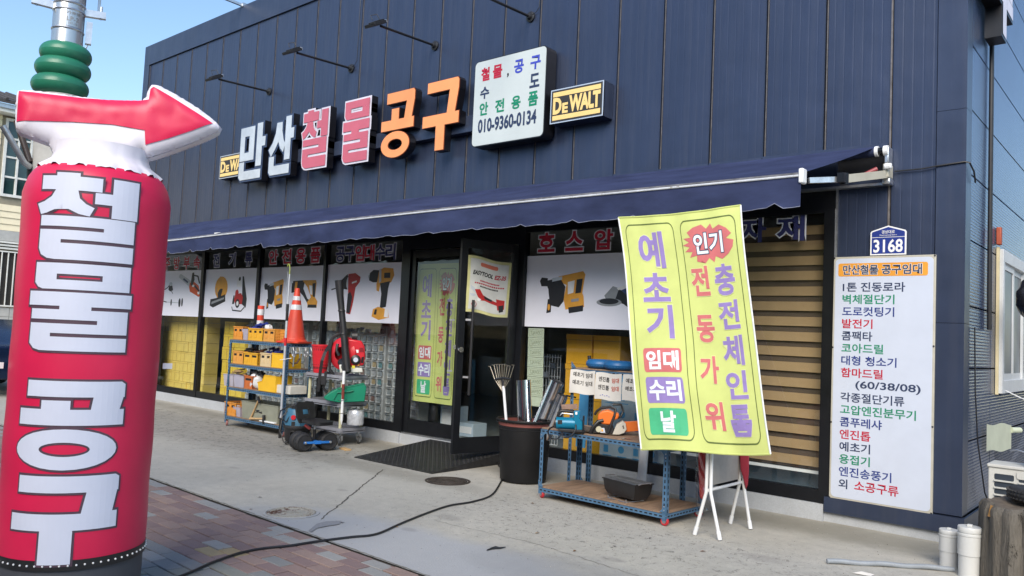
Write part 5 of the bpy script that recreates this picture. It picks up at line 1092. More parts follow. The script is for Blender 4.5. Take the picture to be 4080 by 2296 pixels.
for ch,y0,y1,k in (('철',689,1037,.54),('물',1052,1402,.545),('공',1522,1876,.55),('구',1900,2250,.555)):
    b1=zz(330,y0); b0=zz(320,y1); mb=MB(); w=k
    glyph(mb,ch,(-w/2,b0,w/2,b1),PCY,[(.0125,m_iout,.0),(0,m_itx,.004)],sl=(.03,0)); o=mb.build('printed_letter',inf,world=True,ang=0)
for s in (-1,1):
    p=AX+(t0*s*.432)+V((0,0,zz(620 if s>0 else 85,1458,0))); q=MB(); q.bar(p-t0*s*.01,p+t0*s*.045,.012,.035,m_white); q.build('tie_tab',inf,world=True)
# arrow
PA=lambda px,py: (lambda q:((q-AX).dot(ut),q.z))(WP(px,py,AX,nt_))
outl=[PA(*p) for p in [(82,372),(150,374),(300,395),(440,412),(572,412),(588,398),(596,368),(612,350),(636,352),(720,398),(800,448),(858,494),(876,516),(868,534),(800,566),(700,604),(610,634),(590,638),(572,620),(555,640),(500,650),(400,662),(300,655),(232,640),(214,600),(205,580),(150,560),(84,535),(74,520),(74,440)]]
ar=sum(outl[i][0]*outl[(i+1)%len(outl)][1]-outl[(i+1)%len(outl)][0]*outl[i][1] for i in range(len(outl)))
if ar<0: outl=outl[::-1]
def AP(a,b,d): return AX+ut*a+V((0,0,b))+nt_*d
n=len(outl); dense=[]
for i in range(n):
    a,b=outl[i],outl[(i+1)%n]; k=max(1,int(math.hypot(b[0]-a[0],b[1]-a[1])/.012)); dense+=[(a[0]+(b[0]-a[0])*j/k,a[1]+(b[1]-a[1])*j/k) for j in range(k)]
def hh(a,b):
    m=min((a-x)**2+(b-y)**2 for x,y in dense)**.5; q=min(1,m/.10); return .055+.070*math.sqrt(1-(1-q)**2)
from mathutils import noise as _nz
mb=MB(); vs2,fs2=slice2(outl,[list(range(n))],.018,.018)
for s in (1,-1):
    mb.add([AP(x,y,s*(hh(x,y)+(.004*_nz.noise(V((x*14,y*14,s))) if hh(x,y)>.06 else 0))) for x,y in vs2],[f if s>0 else f[::-1] for f in fs2],m_iwh)
mb.add([AP(x,y,-.055-.004*0) for x,y in outl]+[AP(x,y,0) for x,y in off(outl,.012)]+[AP(x,y,.055) for x,y in outl],[(k*n+i,k*n+(i+1)%n,(k+1)*n+(i+1)%n,(k+1)*n+i) for k in range(2) for i in range(n)],m_iwh)
mb.build('arrow_body',inf,world=True,ang=80)
red=[PA(*p) for p in [(92,380),(200,392),(350,408),(500,414),(600,416),(606,372),(618,364),(700,412),(780,462),(850,507),(770,538),(680,568),(588,594),(586,538),(460,516),(300,506),(82,500)]]
red=[(a,b) for a,b in red]
def AS(a,b,d=0): return AP(a,b,hh(a,b)+.0055+.004*_nz.noise(V((a*14,b*14,1)))+d)
mb=MB(); ppoly(mb,red,m_ired,.0,AS,(.018,.018)); mb.build('arrow_print',inf,world=True,ang=70)
# ------------------------------------------------------------------ steel utility pole with green inner tubes
pc=W(228,600,z=3.2) if False else V((-5.31,-5.57,0)); m_gtube=M('green_rubber_tube',(.02,.17,.10),.38,0,.12,3,.1,30,spots=((.03,.30,.27),9,.66)); m_pole=M('pole_grey_concrete',(.42,.42,.40),.7,0,.15,5,.1,30); m_sst=M('pole_stainless',(.55,.55,.54),.28,.85,.15,2,stretch=(1,1,.3))
up=T('utility_pole','steel utility pole ringed by three stacked green rubber tubes behind the arrow','utility pole',tuple(pc)); nP=(CAM-pc); nP.z=0; nP.normalize(); uP=V((-nP.y,nP.x,0))
zp=lambda px,py: WP(px,py,pc,nP).z
cxp=WP(272,100,pc,nP); pc2=V((cxp.x,cxp.y,0))
MB().cyl((pc.x,pc.y,0),(pc2.x,pc2.y,zp(265,395)),.205,m_pole,n=32).build('lower_pole',up,world=True)
MB().cyl((pc2.x,pc2.y,zp(265,400)),(pc2.x,pc2.y,7.5),.126,m_sst,n=32).build('steel_pole',up,world=True)
for k,(y,rr) in enumerate(((352,.195),(282,.19),(220,.175))):
    zc=zp(262,y); MB().torus((pc2.x-uP.x*.012*(2-k),pc2.y-uP.y*.012*(2-k),zc),rr-.085+.02,.098,m_gtube,n=64,k=26,sq=.92).build('rubber_tube',up,world=True)
zb=zp(265,85)
for z in (zp(265,22),zb-.09,zb+.08): MB().lathe((pc2.x,pc2.y,z),[(.128,-.012),(.133,0),(.128,.012)],m_galv,28).build('clamp_band',up,world=True)
Pp_=lambda a,b,d=0:V((pc2.x,pc2.y,b))+(nP*math.cos(a/.13)+uP*math.sin(a/.13))*(.1285+d)
mb=MB(); ppoly(mb,rc(-.06,zb-.075,.12,zb+.07),m_sst,.001,Pp_,(.02,0)); 
for s_,bx in (('LP-2',(-.015,zb-.03,.085,zb+.01)),('101-15',(.0,zb-.06,.075,zb-.04)),('가로등',(-.02,zb+.03,.10,zb+.055))): ptext(mb,s_,bx,[(.02,M('label_grey_print',(.25,.25,.25),.5),.003)],Pp_,(.02,0))
mb.build('number_label',up,world=True,ang=0)
for s,z in ((-1,zp(205,20)),(1,zp(345,55))):
    mb=MB(); p=V((pc2.x,pc2.y,z))+uP*s*.12; mb.bar(p,p+uP*s*.17+V((0,0,.01)),.05,.06,m_galv); mb.bar(p+uP*s*.11,p+uP*s*.11+V((0,0,.22)),.02,.02,m_galv); mb.cyl(p+uP*s*.13-V((0,0,.03)),p+uP*s*.13+V((0,0,.09)),.012,m_galv,n=8)
    mb.build('cable_bracket',up,world=True)
p=V((pc2.x,pc2.y,zp(330,130)))+uP*.165; MB().bar(p-V((0,0,.10)),p+V((0,0,.10)),.05,.05,m_galv,up=tuple(nP)).tube([p-V((0,0,.1)),p-V((0,0,.16))-uP*.02,p-V((0,0,.14))-uP*.05],.006,m_galv,6).build('junction_box',up,world=True)
PQ=PF(120,665,x=pc.x-.1)
mb=MB(); mb.tube([PQ(12,515,.15),PQ(95,655,.1),PQ(118,668,.05)],.027,m_galv,12).build('hanger_tube',up,world=True)
mb=MB(); mb.tube([PQ(66,482,.0),PQ(118,650,.05)],.026,M('dark_brown_tube',(.05,.035,.03),.45),12).tube([PQ(122,635,0),PQ(122,715,0)],.03,m_black,10); mb.build('hanger_tube',up,world=True)
mb=MB(); q=PF(100,900,x=pc.x-.1); pfprism(mb,q,[(98,815),(106,817),(98,945),(90,943)],m_white,-.02,.0); mb.build('notice_plate',up,world=True)
# ------------------------------------------------------------------ grey service trolley with the backpack blower
m_tray=M('grey_trolley_plastic',(.26,.265,.30),.5,0,.1,5,.05,60); m_tleg=M('beige_trolley_leg',(.50,.48,.31),.5,0,.1,4)
tx0,tx1,ty0,ty1=-8.06,-7.13,-1.02,-.50
tl=T('service_trolley','grey three tier service trolley with beige legs and swivel casters','trolley',((tx0+tx1)/2,(ty0+ty1)/2,0))
for zt_ in (.20,.575,.965):
    mb=MB(); mb.prism(rrect(tx0,ty0,tx1,ty1,.07),m_tray,lambda a,b,d:V((a,b,d)),zt_,zt_+.012)
    o_=rrect(tx0,ty0,tx1,ty1,.07); i_=rrect(tx0+.02,ty0+.02,tx1-.02,ty1-.02,.055); nn=len(o_)
    za=zt_-.012; zb_=zt_+.055
    mb.add([(a,b,za) for a,b in o_]+[(a,b,zb_) for a,b in o_]+[(a,b,zb_) for a,b in i_]+[(a,b,zt_+.0125) for a,b in i_],[(k*nn+i,k*nn+(i+1)%nn,(k+1)*nn+(i+1)%nn,(k+1)*nn+i) for k in range(3) for i in range(nn)],m_tray)
    mb.build('tray',tl,world=True,ang=40)
for x in (tx0+.07,tx1-.07):
    for y in (ty0+.07,ty1-.07): MB().cyl((x,y,.20),(x,y,.965),.024,m_tleg,n=14).build('leg',tl,world=True)
for x,y,rz in ((tx0+.1,ty0+.08,.3),(tx0+.1,ty1-.08,1.2),(tx1-.08,ty0+.08,1.1),(tx1-.08,ty1-.08,.5)): 
    mb=MB(); ax=V((math.cos(rz),math.sin(rz),0)); c=V((x,y,.062)); mb.torus(c,.043,.019,M('caster_tyre_dark',(.06,.06,.06),.5),axis=tuple(ax),n=22,k=8); mb.cyl(c-ax*.016,c+ax*.016,.038,m_galv,n=16); mb.build('caster_wheel',tl,world=True)
    mb=MB(); dd=V((-ax.y,ax.x,0))
    for s in (-1,1): mb.bar(c+ax*s*.026,c+ax*s*.026-dd*.03+V((0,0,.085)),.005,.035,m_galv,up=tuple(ax))
    mb.cyl(c-dd*.03+V((0,0,.085)),c-dd*.03+V((0,0,.13)),.016,m_galv,n=10); mb.build('caster_fork',tl,world=True)
bp=PF(1395,1490,y=-.80); bw=T('backpack_blower','red backpack leaf blower with a tall black tube standing on the trolley','leaf blower',tuple(bp.O))
ib=m_red; C_px=lambda cx_,cy_,r,k=22,ry=None:[(cx_+r*math.cos(2*PI*i/k),cy_+(ry or r)*math.sin(2*PI*i/k)) for i in range(k)]
mb=MB(); c=bp(1372,1410,0); ax=(bp.n*.8-bp.u*.6).normalized(); mb.lathe(c-ax*.10,[(.0,0),(.20,.0),(.245,.03),(.255,.09),(.235,.15),(.16,.19),(.10,.20)],ib,36,tuple(ax)); mb.build('fan_housing',bw,world=True)
mb=MB(); pfprism(mb,bp,[(1385,1350),(1440,1358),(1452,1380),(1455,1420),(1448,1455),(1400,1460),(1385,1430)],ib,-.10,.16); mb.build('engine_cover',bw,world=True,bevel=.02)
mb=MB(); c=bp(1417,1432,.16); mb.lathe(c,[(.072,0),(.072,.03),(.05,.045),(0,.045)],m_blk,22,tuple(bp.n)); mb.build('recoil_starter',bw,world=True); MB().lathe(c+bp.n*.046,[(0,.001),(.035,.0012)],m_board,18,tuple(bp.n)).build('round_label',bw,world=True)
mb=MB(); pfprism(mb,bp,[(1405,1393),(1428,1393),(1428,1405),(1405,1405)],m_white,.163,.166); mb.build('label_plate',bw,world=True)
mb=MB()
for k in range(4): pfprism(mb,bp,[(1432+k*4,1385),(1434+k*4,1385),(1440+k*4-4,1402),(1438+k*4-4,1402)],m_hole,.162,.165)
pfprism(mb,bp,[(1440,1422),(1450,1420),(1446,1445),(1438,1446)],m_hole,.158,.163); mb.build('cooling_slot',bw,world=True)
mb=MB(); pfprism(mb,bp,[(1352,1452),(1372,1450),(1380,1462),(1442,1464),(1446,1482),(1355,1484)],M('milky_fuel_tank',(.62,.63,.58),.35),-.04,.17); mb.build('fuel_tank',bw,world=True,bevel=.012)
mb=MB(); pfprism(mb,bp,[(1402,1455),(1414,1455),(1414,1466),(1402,1466)],M('yellow_label',(.75,.65,.05),.5),.172,.175); pfprism(mb,bp,[(1424,1448),(1431,1448),(1431,1456),(1424,1456)],C_['y'],.165,.168); mb.build('warning_label',bw,world=True)
mb=MB(); mb.tube([bp(1402,1342,.0),bp(1424,1342,.0)],.085,m_blk,18); mb.build('air_filter_cover',bw,world=True)
mb=MB(); pfprism(mb,bp,[(1310,1358),(1325,1335),(1350,1325),(1358,1332),(1330,1350),(1322,1385),(1318,1470),(1335,1495),(1330,1498),(1308,1480)],m_blk,-.14,-.02); mb.build('back_frame',bw,world=True,bevel=.012)
mb=MB(); mb.tube([bp(1385,1478,.24),bp(1380,1440,.23),bp(1371,1330,.20),bp(1362,1240,.17),bp(1356,1180,.16),bp(1352,1120,.15)],.05,m_blk,20,rs=[.058,.056,.05,.046,.052,.066])
for a,b in ((1362,1240),(1369,1330)): mb.lathe(bp(a,b,.17 if b<1300 else .20),[(.052,-.012),(.056,0),(.052,.012)],m_blk,20)
mb.build('blower_tube',bw,world=True); mb=MB(); mb.tube([bp(1384,1474,.24),bp(1372,1455,.12),bp(1360,1440,.05)],.06,m_blk,14); mb.build('elbow',bw,world=True)
mb=MB(); mb.tube([bp(1346,1370,.2),bp(1342,1395,.22),bp(1352,1415,.22)],.022,m_blk,10); mb.build('control_handle',bw,world=True)
mb=MB()
sp_=[(1315,1375,.1),(1298,1400,.16),(1285,1435,.18),(1278,1480,.16),(1272,1530,.14),(1268,1558,.13)]
for (a,b,d),(a2,b2,d2) in zip(sp_,sp_[1:]): mb.bar(bp(a,b,d),bp(a2,b2,d2),.045,.006,m_blk,up=tuple(bp.n))
sp_=[(1300,1478,.17),(1296,1520,.17),(1290,1545,.15),(1305,1562,.14)]
for (a,b,d),(a2,b2,d2) in zip(sp_,sp_[1:]): mb.bar(bp(a,b,d),bp(a2,b2,d2),.04,.006,m_blk,up=tuple(bp.n))
pfprism(mb,bp,[(1281,1496),(1297,1496),(1297,1530),(1281,1530)],m_blk,.17,.185); mb.build('shoulder_strap',bw,world=True)
# red basket behind the blower
q=PF(1275,1485,y=-.85); t=T('red_basket','red plastic basket between the rack and the blower','basket',tuple(q.O))
mb=MB(); c=q.O; mb.lathe(c,[(.10,0),(.125,.20),(.14,.40),(.15,.40),(.15,.425),(.135,.425),(.12,.2),(.09,.01)],m_red,28); mb.build('basket_body',t,world=True)
mb=MB()
for j in range(26):
    for k in range(6):
        th=2*PI*j/26; r=.1+.027*(k/6)+.0065*0+.012+.0045*k; z=.06+k*.055; u=V((math.cos(th),math.sin(th),0)); w_=V((-u.y,u.x,0)); pz_=c+u*(.10+.037*z/.4+.0035)+V((0,0,z)); mb.add([pz_-w_*.009,pz_+w_*.009,pz_+w_*.009+V((0,0,.035))+u*.003,pz_-w_*.009+V((0,0,.035))+u*.003],[(0,1,2,3)],M('dark_red_hole',(.10,.006,.01),.8))
o=mb.build('basket_holes',t,world=True,ang=0); o['kind']='stuff'
# green scoop, twine, stake
m_grn=M('green_plastic',(.0,.20,.11),.4,0,.08,4); sc_=PF(1400,1600,y=-.85); t=T('green_scoop','green plastic scoop lying on the middle tray of the trolley','scoop',tuple(sc_.O))
mb=MB(); pfprism(mb,sc_,[(1290,1582),(1315,1563),(1345,1548),(1448,1528),(1460,1540),(1452,1598),(1350,1602),(1318,1596),(1300,1592)],m_grn,-.16,.10); mb.build('scoop_body',t,world=True,bevel=.01)
mb=MB(); mb.tube([sc_(1345,1562,.115),sc_(1395,1558,.12),sc_(1408,1553,.12)],.010,m_grn,7).tube([sc_(1345,1562,.115),sc_(1330,1590,.11)],.008,m_grn,7).tube([sc_(1345,1548,.1),sc_(1448,1528,.1),sc_(1458,1542,.1)],.009,m_grn,7); mb.build('wire_handle',t,world=True)
q=PF(1415,1692,y=-.72); tw=MB(); tw.lathe(q.O,[(.0,.0),(.115,.0),(.125,.03),(.122,.08),(.128,.13),(.122,.18),(.11,.215),(.04,.22),(.035,.19),(0,.19)],M('silver_twine_wrap',(.62,.64,.68),.28,.3,.25,16,.5,40),30); o=tw.build('twine_spool',loc=tuple(q.O),world=True); tag(o,'shiny white twine spool on the bottom tray of the trolley','spool')
q=PF(1365,1692,y=-1.06); t=T('garden_stake','white pointed stake with rusty marks strapped to the trolley leg','stake',tuple(q.O)); MB().tube([q(1371,1478,.03),q(1362,1650,.03),q(1361,1672,.03),q(1360,1692,.03)],.02,m_white,12,rs=[.02,.02,.019,.003]).build('shaft',t,world=True)
mb=MB(); mb.tube([q(1368,1530,.035),q(1366,1590,.035)],.0212,M('rust_stain',(.18,.03,.02),.7),12,cap=False); mb.build('rust_patch',t,world=True)
mb=MB()
for y in (1549,1594,1645): mb.tube([q(1346,y,-.02),q(1352,y+2,.05),q(1372,y,.06),q(1382,y-1,.01)],.004,m_blk,5)
mb.build('cable_tie',t,world=True)
# wet and dry vacuum
m_vb=M('vacuum_blue',(.045,.15,.25),.42,0,.08,4); vc=V((-7.66,-1.36,0)); t=T('vacuum_cleaner','blue and black wet and dry vacuum cleaner behind the rolling seat','vacuum cleaner',tuple(vc))
MB().lathe(vc,[(.0,.035),(.15,.035),(.17,.06),(.185,.20),(.195,.24)],m_blk,32).build('drum',t,world=True)
MB().lathe(vc,[(.20,.24),(.205,.265),(.20,.28)],m_rub,32).build('clamp_ring',t,world=True)
mb=MB(); mb.lathe(vc,[(.195,.28),(.19,.36),(.175,.44),(.16,.50),(.15,.515),(0,.52)],m_vb,10); mb.build('motor_head',t,world=True,bevel=.012)
nv=(CAM-vc); nv.z=0; nv.normalize(); uv=V((-nv.y,nv.x,0))
mb=MB(); mb.bar(vc+nv*.0+uv*(-.10)+V((0,0,.535)),vc+uv*.12+V((0,0,.535)),.22,.03,m_blk); mb.tube([vc-uv*.1+V((0,0,.55)),vc-uv*.06+V((0,0,.58)),vc+uv*.08+V((0,0,.58)),vc+uv*.1+V((0,0,.55))],.012,m_blk,8); mb.build('carry_handle',t,world=True)
c=vc+(nv*.97-uv*.35).normalized()*.178+V((0,0,.40)); d_=(nv*.97-uv*.35).normalized(); MB().cyl(c,c+d_*.022,.034,m_red,n=20).build('dial',t,world=True); MB().bar(c+d_*.006-V((0,0,.06)),c+d_*.008-V((0,0,.13)),.05,.02,m_blk,up=tuple(d_)).build('socket_box',t,world=True)
MB().lathe(vc+d_*.175+V((0,0,.17)),[(.045,0),(.045,.03),(.03,.032),(.028,.01)],m_blk,18,tuple(d_)).build('inlet',t,world=True)
for k in range(3): a=2.1*k+.4; mb=MB(); mb.sph(vc+V((.16*math.cos(a),.16*math.sin(a),.03)),.03,.03,.03,m_rub,10,7); mb.build('caster',t,world=True)
MB().tube([vc-uv*.02+V((0,0,.55)),vc-uv*.12+V((0,0,.56)),vc-uv*.25+nv*.05+V((0,0,.48)),vc-uv*.27+nv*.1+V((0,0,.38)),vc-uv*.16+nv*.12+V((0,0,.33)),vc-uv*.05+nv*.1+V((0,0,.53))],.011,m_blk,8).tube([vc-uv*.1+V((0,0,.54)),vc-uv*.22+nv*.1+V((0,0,.4)),vc-uv*.24+nv*.14+V((0,0,.2)),vc-uv*.18+nv*.18+V((0,0,.05)),vc-uv*.08+nv*.2+V((0,0,.012))],.008,m_blk,7).build('power_cord',t,world=True)
# rolling garden seat
ra=R(-14); axd=V((math.cos(ra),math.sin(ra),0)); byd=V((-axd.y,axd.x,0)); sc0=V((-7.03,-1.52,0)); t=T('rolling_seat','black rolling work seat on four fat wheels with bright blue side bars','work seat',tuple(sc0)); rw=.128
m_blu=M('bright_blue_bar',(.02,.17,.55),.35)
for j in (-1,1):
    for k,ox in enumerate((.07,-.10)):
        c=sc0+byd*(.18*j)+axd*ox+V((0,0,rw)); mb=MB()
        mb.lathe(c-axd*.06,[(.03,.0),(.09,.0),(rw-.012,.012),(rw,.03),(rw,.09),(rw-.012,.108),(.10,.118),(.095,.112),(.03,.112)],m_rub,34,tuple(axd),cap=True)
        for q_ in range(18): a=2*PI*q_/18; rad=byd*math.cos(a)+V((0,0,math.sin(a))); mb.bar(c+rad*(rw-.002)-axd*.035,c+rad*(rw-.002)+axd*.035,.012,.008,m_rub,up=tuple(rad))
        mb.build('wheel',t,world=True)
for ox in (.145,-.185):
    a=sc0+axd*ox+V((0,0,rw)); mb=MB(); mb.bar(a-byd*.2,a-byd*.05,.012,.032,m_blu); mb.bar(a-byd*.05,a+byd*.05,.012,.045,m_blu); mb.bar(a+byd*.05,a+byd*.2,.012,.032,m_blu)
    for s in (-1,1): mb.cyl(a+byd*.18*s,a+byd*.18*s+axd*(.02 if ox>0 else -.02),.018,m_galv,n=10)
    mb.build('side_bar',t,world=True,bevel=.003)
mb=MB(); mb.bar(sc0-axd*.18+V((0,0,rw)),sc0+axd*.14+V((0,0,rw)),.05,.03,m_blu); mb.cyl(sc0+V((0,0,rw)),sc0+V((0,0,.29)),.022,m_blk,n=14).cyl(sc0+V((0,0,.28)),sc0+V((0,0,.36)),.014,m_galv,n=12); mb.build('seat_post',t,world=True)
mb=MB(); mb.X=Matrix.Translation(sc0-axd*.03+V((0,0,.37)))@Matrix.Rotation(ra-R(72),4,'Z'); mb.prism(rrect(-.16,-.12,.16,.26,.08),m_blk,lambda a,b,d:V((a,b,d+.012*math.cos(b*9))),0,.045); mb.build('seat',t,world=True,bevel=.015)
mb=MB(); mb.X=Matrix.Translation(sc0+V((0,0,.37)))@Matrix.Rotation(ra-R(72),4,'Z')@Matrix.Translation((0,-.19,.05))@Matrix.Rotation(R(15),4,'X')
Pb=lambda a,b,d:V((a,-d,b)); 
for pl in (rc(-.16,.03,-.06,.20),rc(.06,.03,.16,.20),rc(-.06,.03,.06,.06),rc(-.06,.13,.06,.20),[(-.16,.2),(.16,.2),(.13,.235),(-.13,.235)],[(-.12,-.06),(.12,-.06),(.16,.03),(-.16,.03)]): mb.prism(pl,m_blk,Pb,-.02,.018)
mb.build('backrest',t,world=True); MB().bar(sc0+V((0,0,.30))-byd*.06-axd*.02,sc0+V((0,0,.35))-byd*.13-axd*.03,.05,.04,M('dull_red_lever',(.22,.03,.03),.5)).build('lever',t,world=True)
o=MB().box(0,0,0,.20,.09,.022,m_wood).build('wood_wedge',loc=(-6.95,-1.14,0),rz=-.2,bevel=.003); tag(o,'small wooden wedge on the ground behind the rolling seat','wedge')
# ------------------------------------------------------------------ black bin with ducts and rake
bc=V((-3.80,-.86,0)); t=T('black_barrel','big black plastic barrel holding shiny duct pipes and a rake','barrel',tuple(bc))
mb=MB(); mb.lathe(bc,[(0,.01),(.265,.01),(.275,.03),(.31,.60),(.318,.70),(.345,.705),(.355,.72),(.352,.735),(.335,.735),(.325,.715),(.30,.62),(.26,.05),(0,.05)],M('barrel_black',(.007,.007,.008),.55,0,.15,5,.1,20,spec=.3),44)
for z in (.62,.645,.67): mb.lathe(bc,[(.3125,z-.004),(.318,z),(.3135,z+.004)],m_blk,44)
mb.build('barrel_body',t,world=True); MB().lathe(bc,[(.318,.66),(.322,.71),(.31,.712),(.30,.64)],M('red_brown_liner',(.20,.06,.05),.5),40).build('inner_liner',t,world=True)
def duct(label,a,b,r,seed=0):
    a=V(a);b=V(b); t=T('duct_pipe',label,'duct pipe',tuple(a)); m=M('spiral_duct_foil',(.72,.74,.77),.14,1,.08,5,.12,9); mb=MB(); mb.tube([a.lerp(b,i/8) for i in range(9)],r,m,26,cap=False); mb.tube([a.lerp(b,i/8) for i in range(9)],r*.985,m,26,cap=False); mb.build('tube',t,world=True); 
    MB().cyl(a.lerp(b,.9),a.lerp(b,.985),r*.97,m_hole,n=24).build('dark_inside',t,world=True)
def bx(px,py,dy=0): return W(px,py,y=bc.y+dy)
duct('upright silver duct pipe standing in the black barrel',bx(2100,1700,-.02)-V((0,0,.35)),bx(2085,1515,-.02),.088)
duct('fat silver duct pipe leaning right out of the black barrel',bx(2140,1720,.0)-V((.05,0,.1)),bx(2220,1520,.06),.085)
duct('thinner silver duct pipe leaning low behind the fat one',bx(2185,1715,.08)-V((.03,0,.1)),bx(2243,1575,.12),.06)
t=T('rake','leaf rake standing upside down in the black barrel with fanned tines','rake',tuple(bx(2015,1680,-.12))); pb=bx(2018,1690,-.12); pt=bx(2003,1500,-.15); ph=bx(2001,1490,-.15)
MB().tube([pb-V((0,0,.3)),pb,pb.lerp(pt,.82)],.017,m_white,12).build('pole_lower',t,world=True); MB().tube([pb.lerp(pt,.80),pt+V((0,0,-.02))],.020,m_blk,12).build('ferrule',t,world=True)
mb=MB(); tn=[(1953,1460),(1968,1455),(1979,1453),(1989,1452),(2000,1452),(2010,1452),(2021,1455),(2033,1458),(2048,1455)]
m_tine=M('rusty_gold_tine',(.34,.31,.25),.4,.5,.25,20)
for i,(a,b) in enumerate(tn):
    e=bx(a,b,-.17); mid=bx(2002+(a-2002)*.55,1515-(1515-1512)*.5,-.16); mb.tube([bx(2002,1560,-.14),bx(2002+(a-2002)*.62,1512,-.155),e,e+V((.0,-.04,.0))],.0042,m_tine,6)
mb.build('tines',t,world=True); MB().tube([bx(1974,1512,-.158),bx(2003,1506,-.165),bx(2034,1511,-.158)],.014,m_blk,8).build('cross_brace',t,world=True)
# black cable from the barrel across the ground
cb=[(2003,1812,.07),(1985,1850,.02),(2010,1880,.012),(1990,1930,.012),(1955,1975,.012),(1880,2000,.012),(1790,2015,.012),(1700,2045,.012),(1600,2085,.012),(1500,2128,.012),(1400,2140,.012),(1280,2155,.012),(1150,2175,.012),(1050,2185,.012),(950,2205,.012),(850,2240,.012),(760,2280,.012),(680,2310,.012),(560,2350,.012)]
P0=[W(a,b,z=z) for a,b,z in cb]; pts=[]
for i in range(len(P0)-1):
    p_=[P0[max(i-1,0)],P0[i],P0[i+1],P0[min(i+2,len(P0)-1)]]
    for k in range(6):
        s=k/6; pts.append(.5*((2*p_[1])+(p_[2]-p_[0])*s+(2*p_[0]-5*p_[1]+4*p_[2]-p_[3])*s*s+(3*p_[1]-p_[0]-3*p_[2]+p_[3])*s**3))
o=MB().tube([V((-4.35,-.05,.14)),V((-4.42,-.25,.12))]+pts,.0095,m_blk,8).build('power_cable',loc=(-3.9,-1.5,0),world=True); tag(o,'long black power cable snaking over the concrete and the pavers','cable')
# ------------------------------------------------------------------ manhole covers
def manhole(c,r,label,m,mg,painted):
    t=T('manhole_cover',label,'manhole cover',c); MB().lathe((0,0,0),[(r+.025,-.01),(r+.03,.006),(r+.004,.008),(r,.004)],mg,56).build('rim_ring',t)
    mb=MB(); mb.lathe((0,0,0),[(0,.006),(r*.30,.006),(r*.32,.010),(r*.36,.010),(r*.38,.006),(r*.60,.006),(r*.62,.010),(r*.66,.010),(r*.68,.006),(r*.86,.006),(r*.88,.011),(r*.94,.011),(r*.97,.005)],m,56)
    for k in range(32): a=2*PI*k/32; mb.bar((r*.72*math.cos(a),r*.72*math.sin(a),.008),(r*.82*math.cos(a),r*.82*math.sin(a),.008),.02,.006,m)
    for k in range(-2,3): mb.bar((-r*.22,k*r*.1,.008),(r*.22,k*r*.1,.008),.018,.006,m)
    mb.build('cover_plate',t)
m_mh=M('cast_iron_cover',(.075,.06,.05),.65,.5,.35,10,.3,50); m_mhp=world_noise_mat('paint_splashed_cover',(.33,.315,.27),(.43,.41,.35),(.37,.35,.31),pit=((.10,.045,.03),7.5,.535),bump=.6)
manhole((-4.30,-1.62,.001),.235,'dark round iron manhole cover in front of the ramp',m_mh,m_mh,False)
manhole((-4.03,-3.92,.001),.225,'round manhole cover smeared with pale cement beside the pavers',m_mhp,m_conc,True)
# ------------------------------------------------------------------ papered rack: papers, small tyres, bits
m_paper=M('white_paper',(.62,.60,.56),.6,0,.04,6)
def hung(label,x0,x1,z0,z1,y,rows,extra=None):
    t=T('paper_notice',label,'notice',((x0+x1)/2,y,z1)); P=lambda u,v,d=0: V((x0+(x1-x0)*u,y-.006*math.sin(u*5+v*3)-.012*(1-v)-d,z0+(z1-z0)*v+.006*math.sin(u*7)))
    us=[i/10 for i in range(11)]; mb=MB(); mb.grid(lambda u,v:P(u,v),us,us,m_paper); mb.build('sheet',t,world=True,ang=60); mb=MB()
    for body,box,m in rows: ptext(mb,body,box,[(.02,m,.0025)],P,(.05,.05))
    if extra:
        for pl in extra: ppoly(mb,pl,m_tblue,.0025,P)
    mb.build('lettering',t,world=True,ang=0)
k_,rr_=m_tblk,M('print_rust_red',(.45,.05,.02),.5)
YP=-.735
hung('left paper notice with two rows of black letters on the blue rack',-3.255,-2.905,1.085,1.355,YP,[('예초기',(.12,.70,.54,.90),k_),('임대',(.62,.70,.90,.90),k_),('예초기',(.12,.36,.54,.56),k_),('임대',(.62,.36,.90,.56),k_)])
hung('middle paper notice with black and red letters and a handwritten line',-2.895,-2.545,1.045,1.345,YP-.006,[('엔진톱',(.13,.66,.53,.84),k_),('임대',(.62,.66,.90,.84),rr_),('엔진톱',(.13,.36,.53,.54),k_),('임대',(.62,.36,.90,.54),rr_)],[rc(.22+.08*i,.13+.02*(i%2),.26+.08*i,.15+.03*(i%2)) for i in range(5)])
hung('right paper notice mostly hidden behind the yellow banner',-2.535,-2.20,1.06,1.345,YP,[('예초기',(.12,.66,.54,.84),k_),('예초기',(.12,.36,.54,.54),k_)])
m_btyre=M('blue_solid_tyre',(.012,.11,.29),.45,0,.12,6,.05,40)
for i,(x,y) in enumerate(((-3.0,-.50),(-2.70,-.58))):
    t=T('small_tyre',('left blue solid tyre lying on the papered rack','right blue solid tyre lying on the papered rack, in front')[i],'tyre',(x,y,1.385)); mb=MB(); mb.torus((0,0,.05),.115,.055,m_btyre,n=40,k=14,sq=.95)
    for k in range(30): a=2*PI*k/30; mb.bar((.162*math.cos(a),.162*math.sin(a),.025),(.162*math.cos(a+.06),.162*math.sin(a+.06),.06),.008,.010,m_btyre)
    mb.build('tyre',t); MB().lathe((0,0,0),[(.0,.05),(.05,.05),(.07,.035),(.07,.0)],m_white,24).build('hub',t)
t=T('sprayer_wand','black sprayer handle hanging behind the barrel, left of the papered rack','tool',(-3.55,-.55,.9)); MB().tube([(-.02,0,.22),(0,0,.0),(.04,0,-.3)],.025,m_blk,10,rs=[.02,.016,.024]).tube([(-.02,0,.22),(-.05,0,.27),(.03,0,.27)],.026,m_blk,8).build('handle',t); MB().tube([(0,0,.1),(.12,0,.13),(.25,0,.12)],.010,m_blk,8).tube([(0,0,.02),(.1,0,.04),(.12,0,.1)],.008,m_blk,8).build('trigger_guard',t)
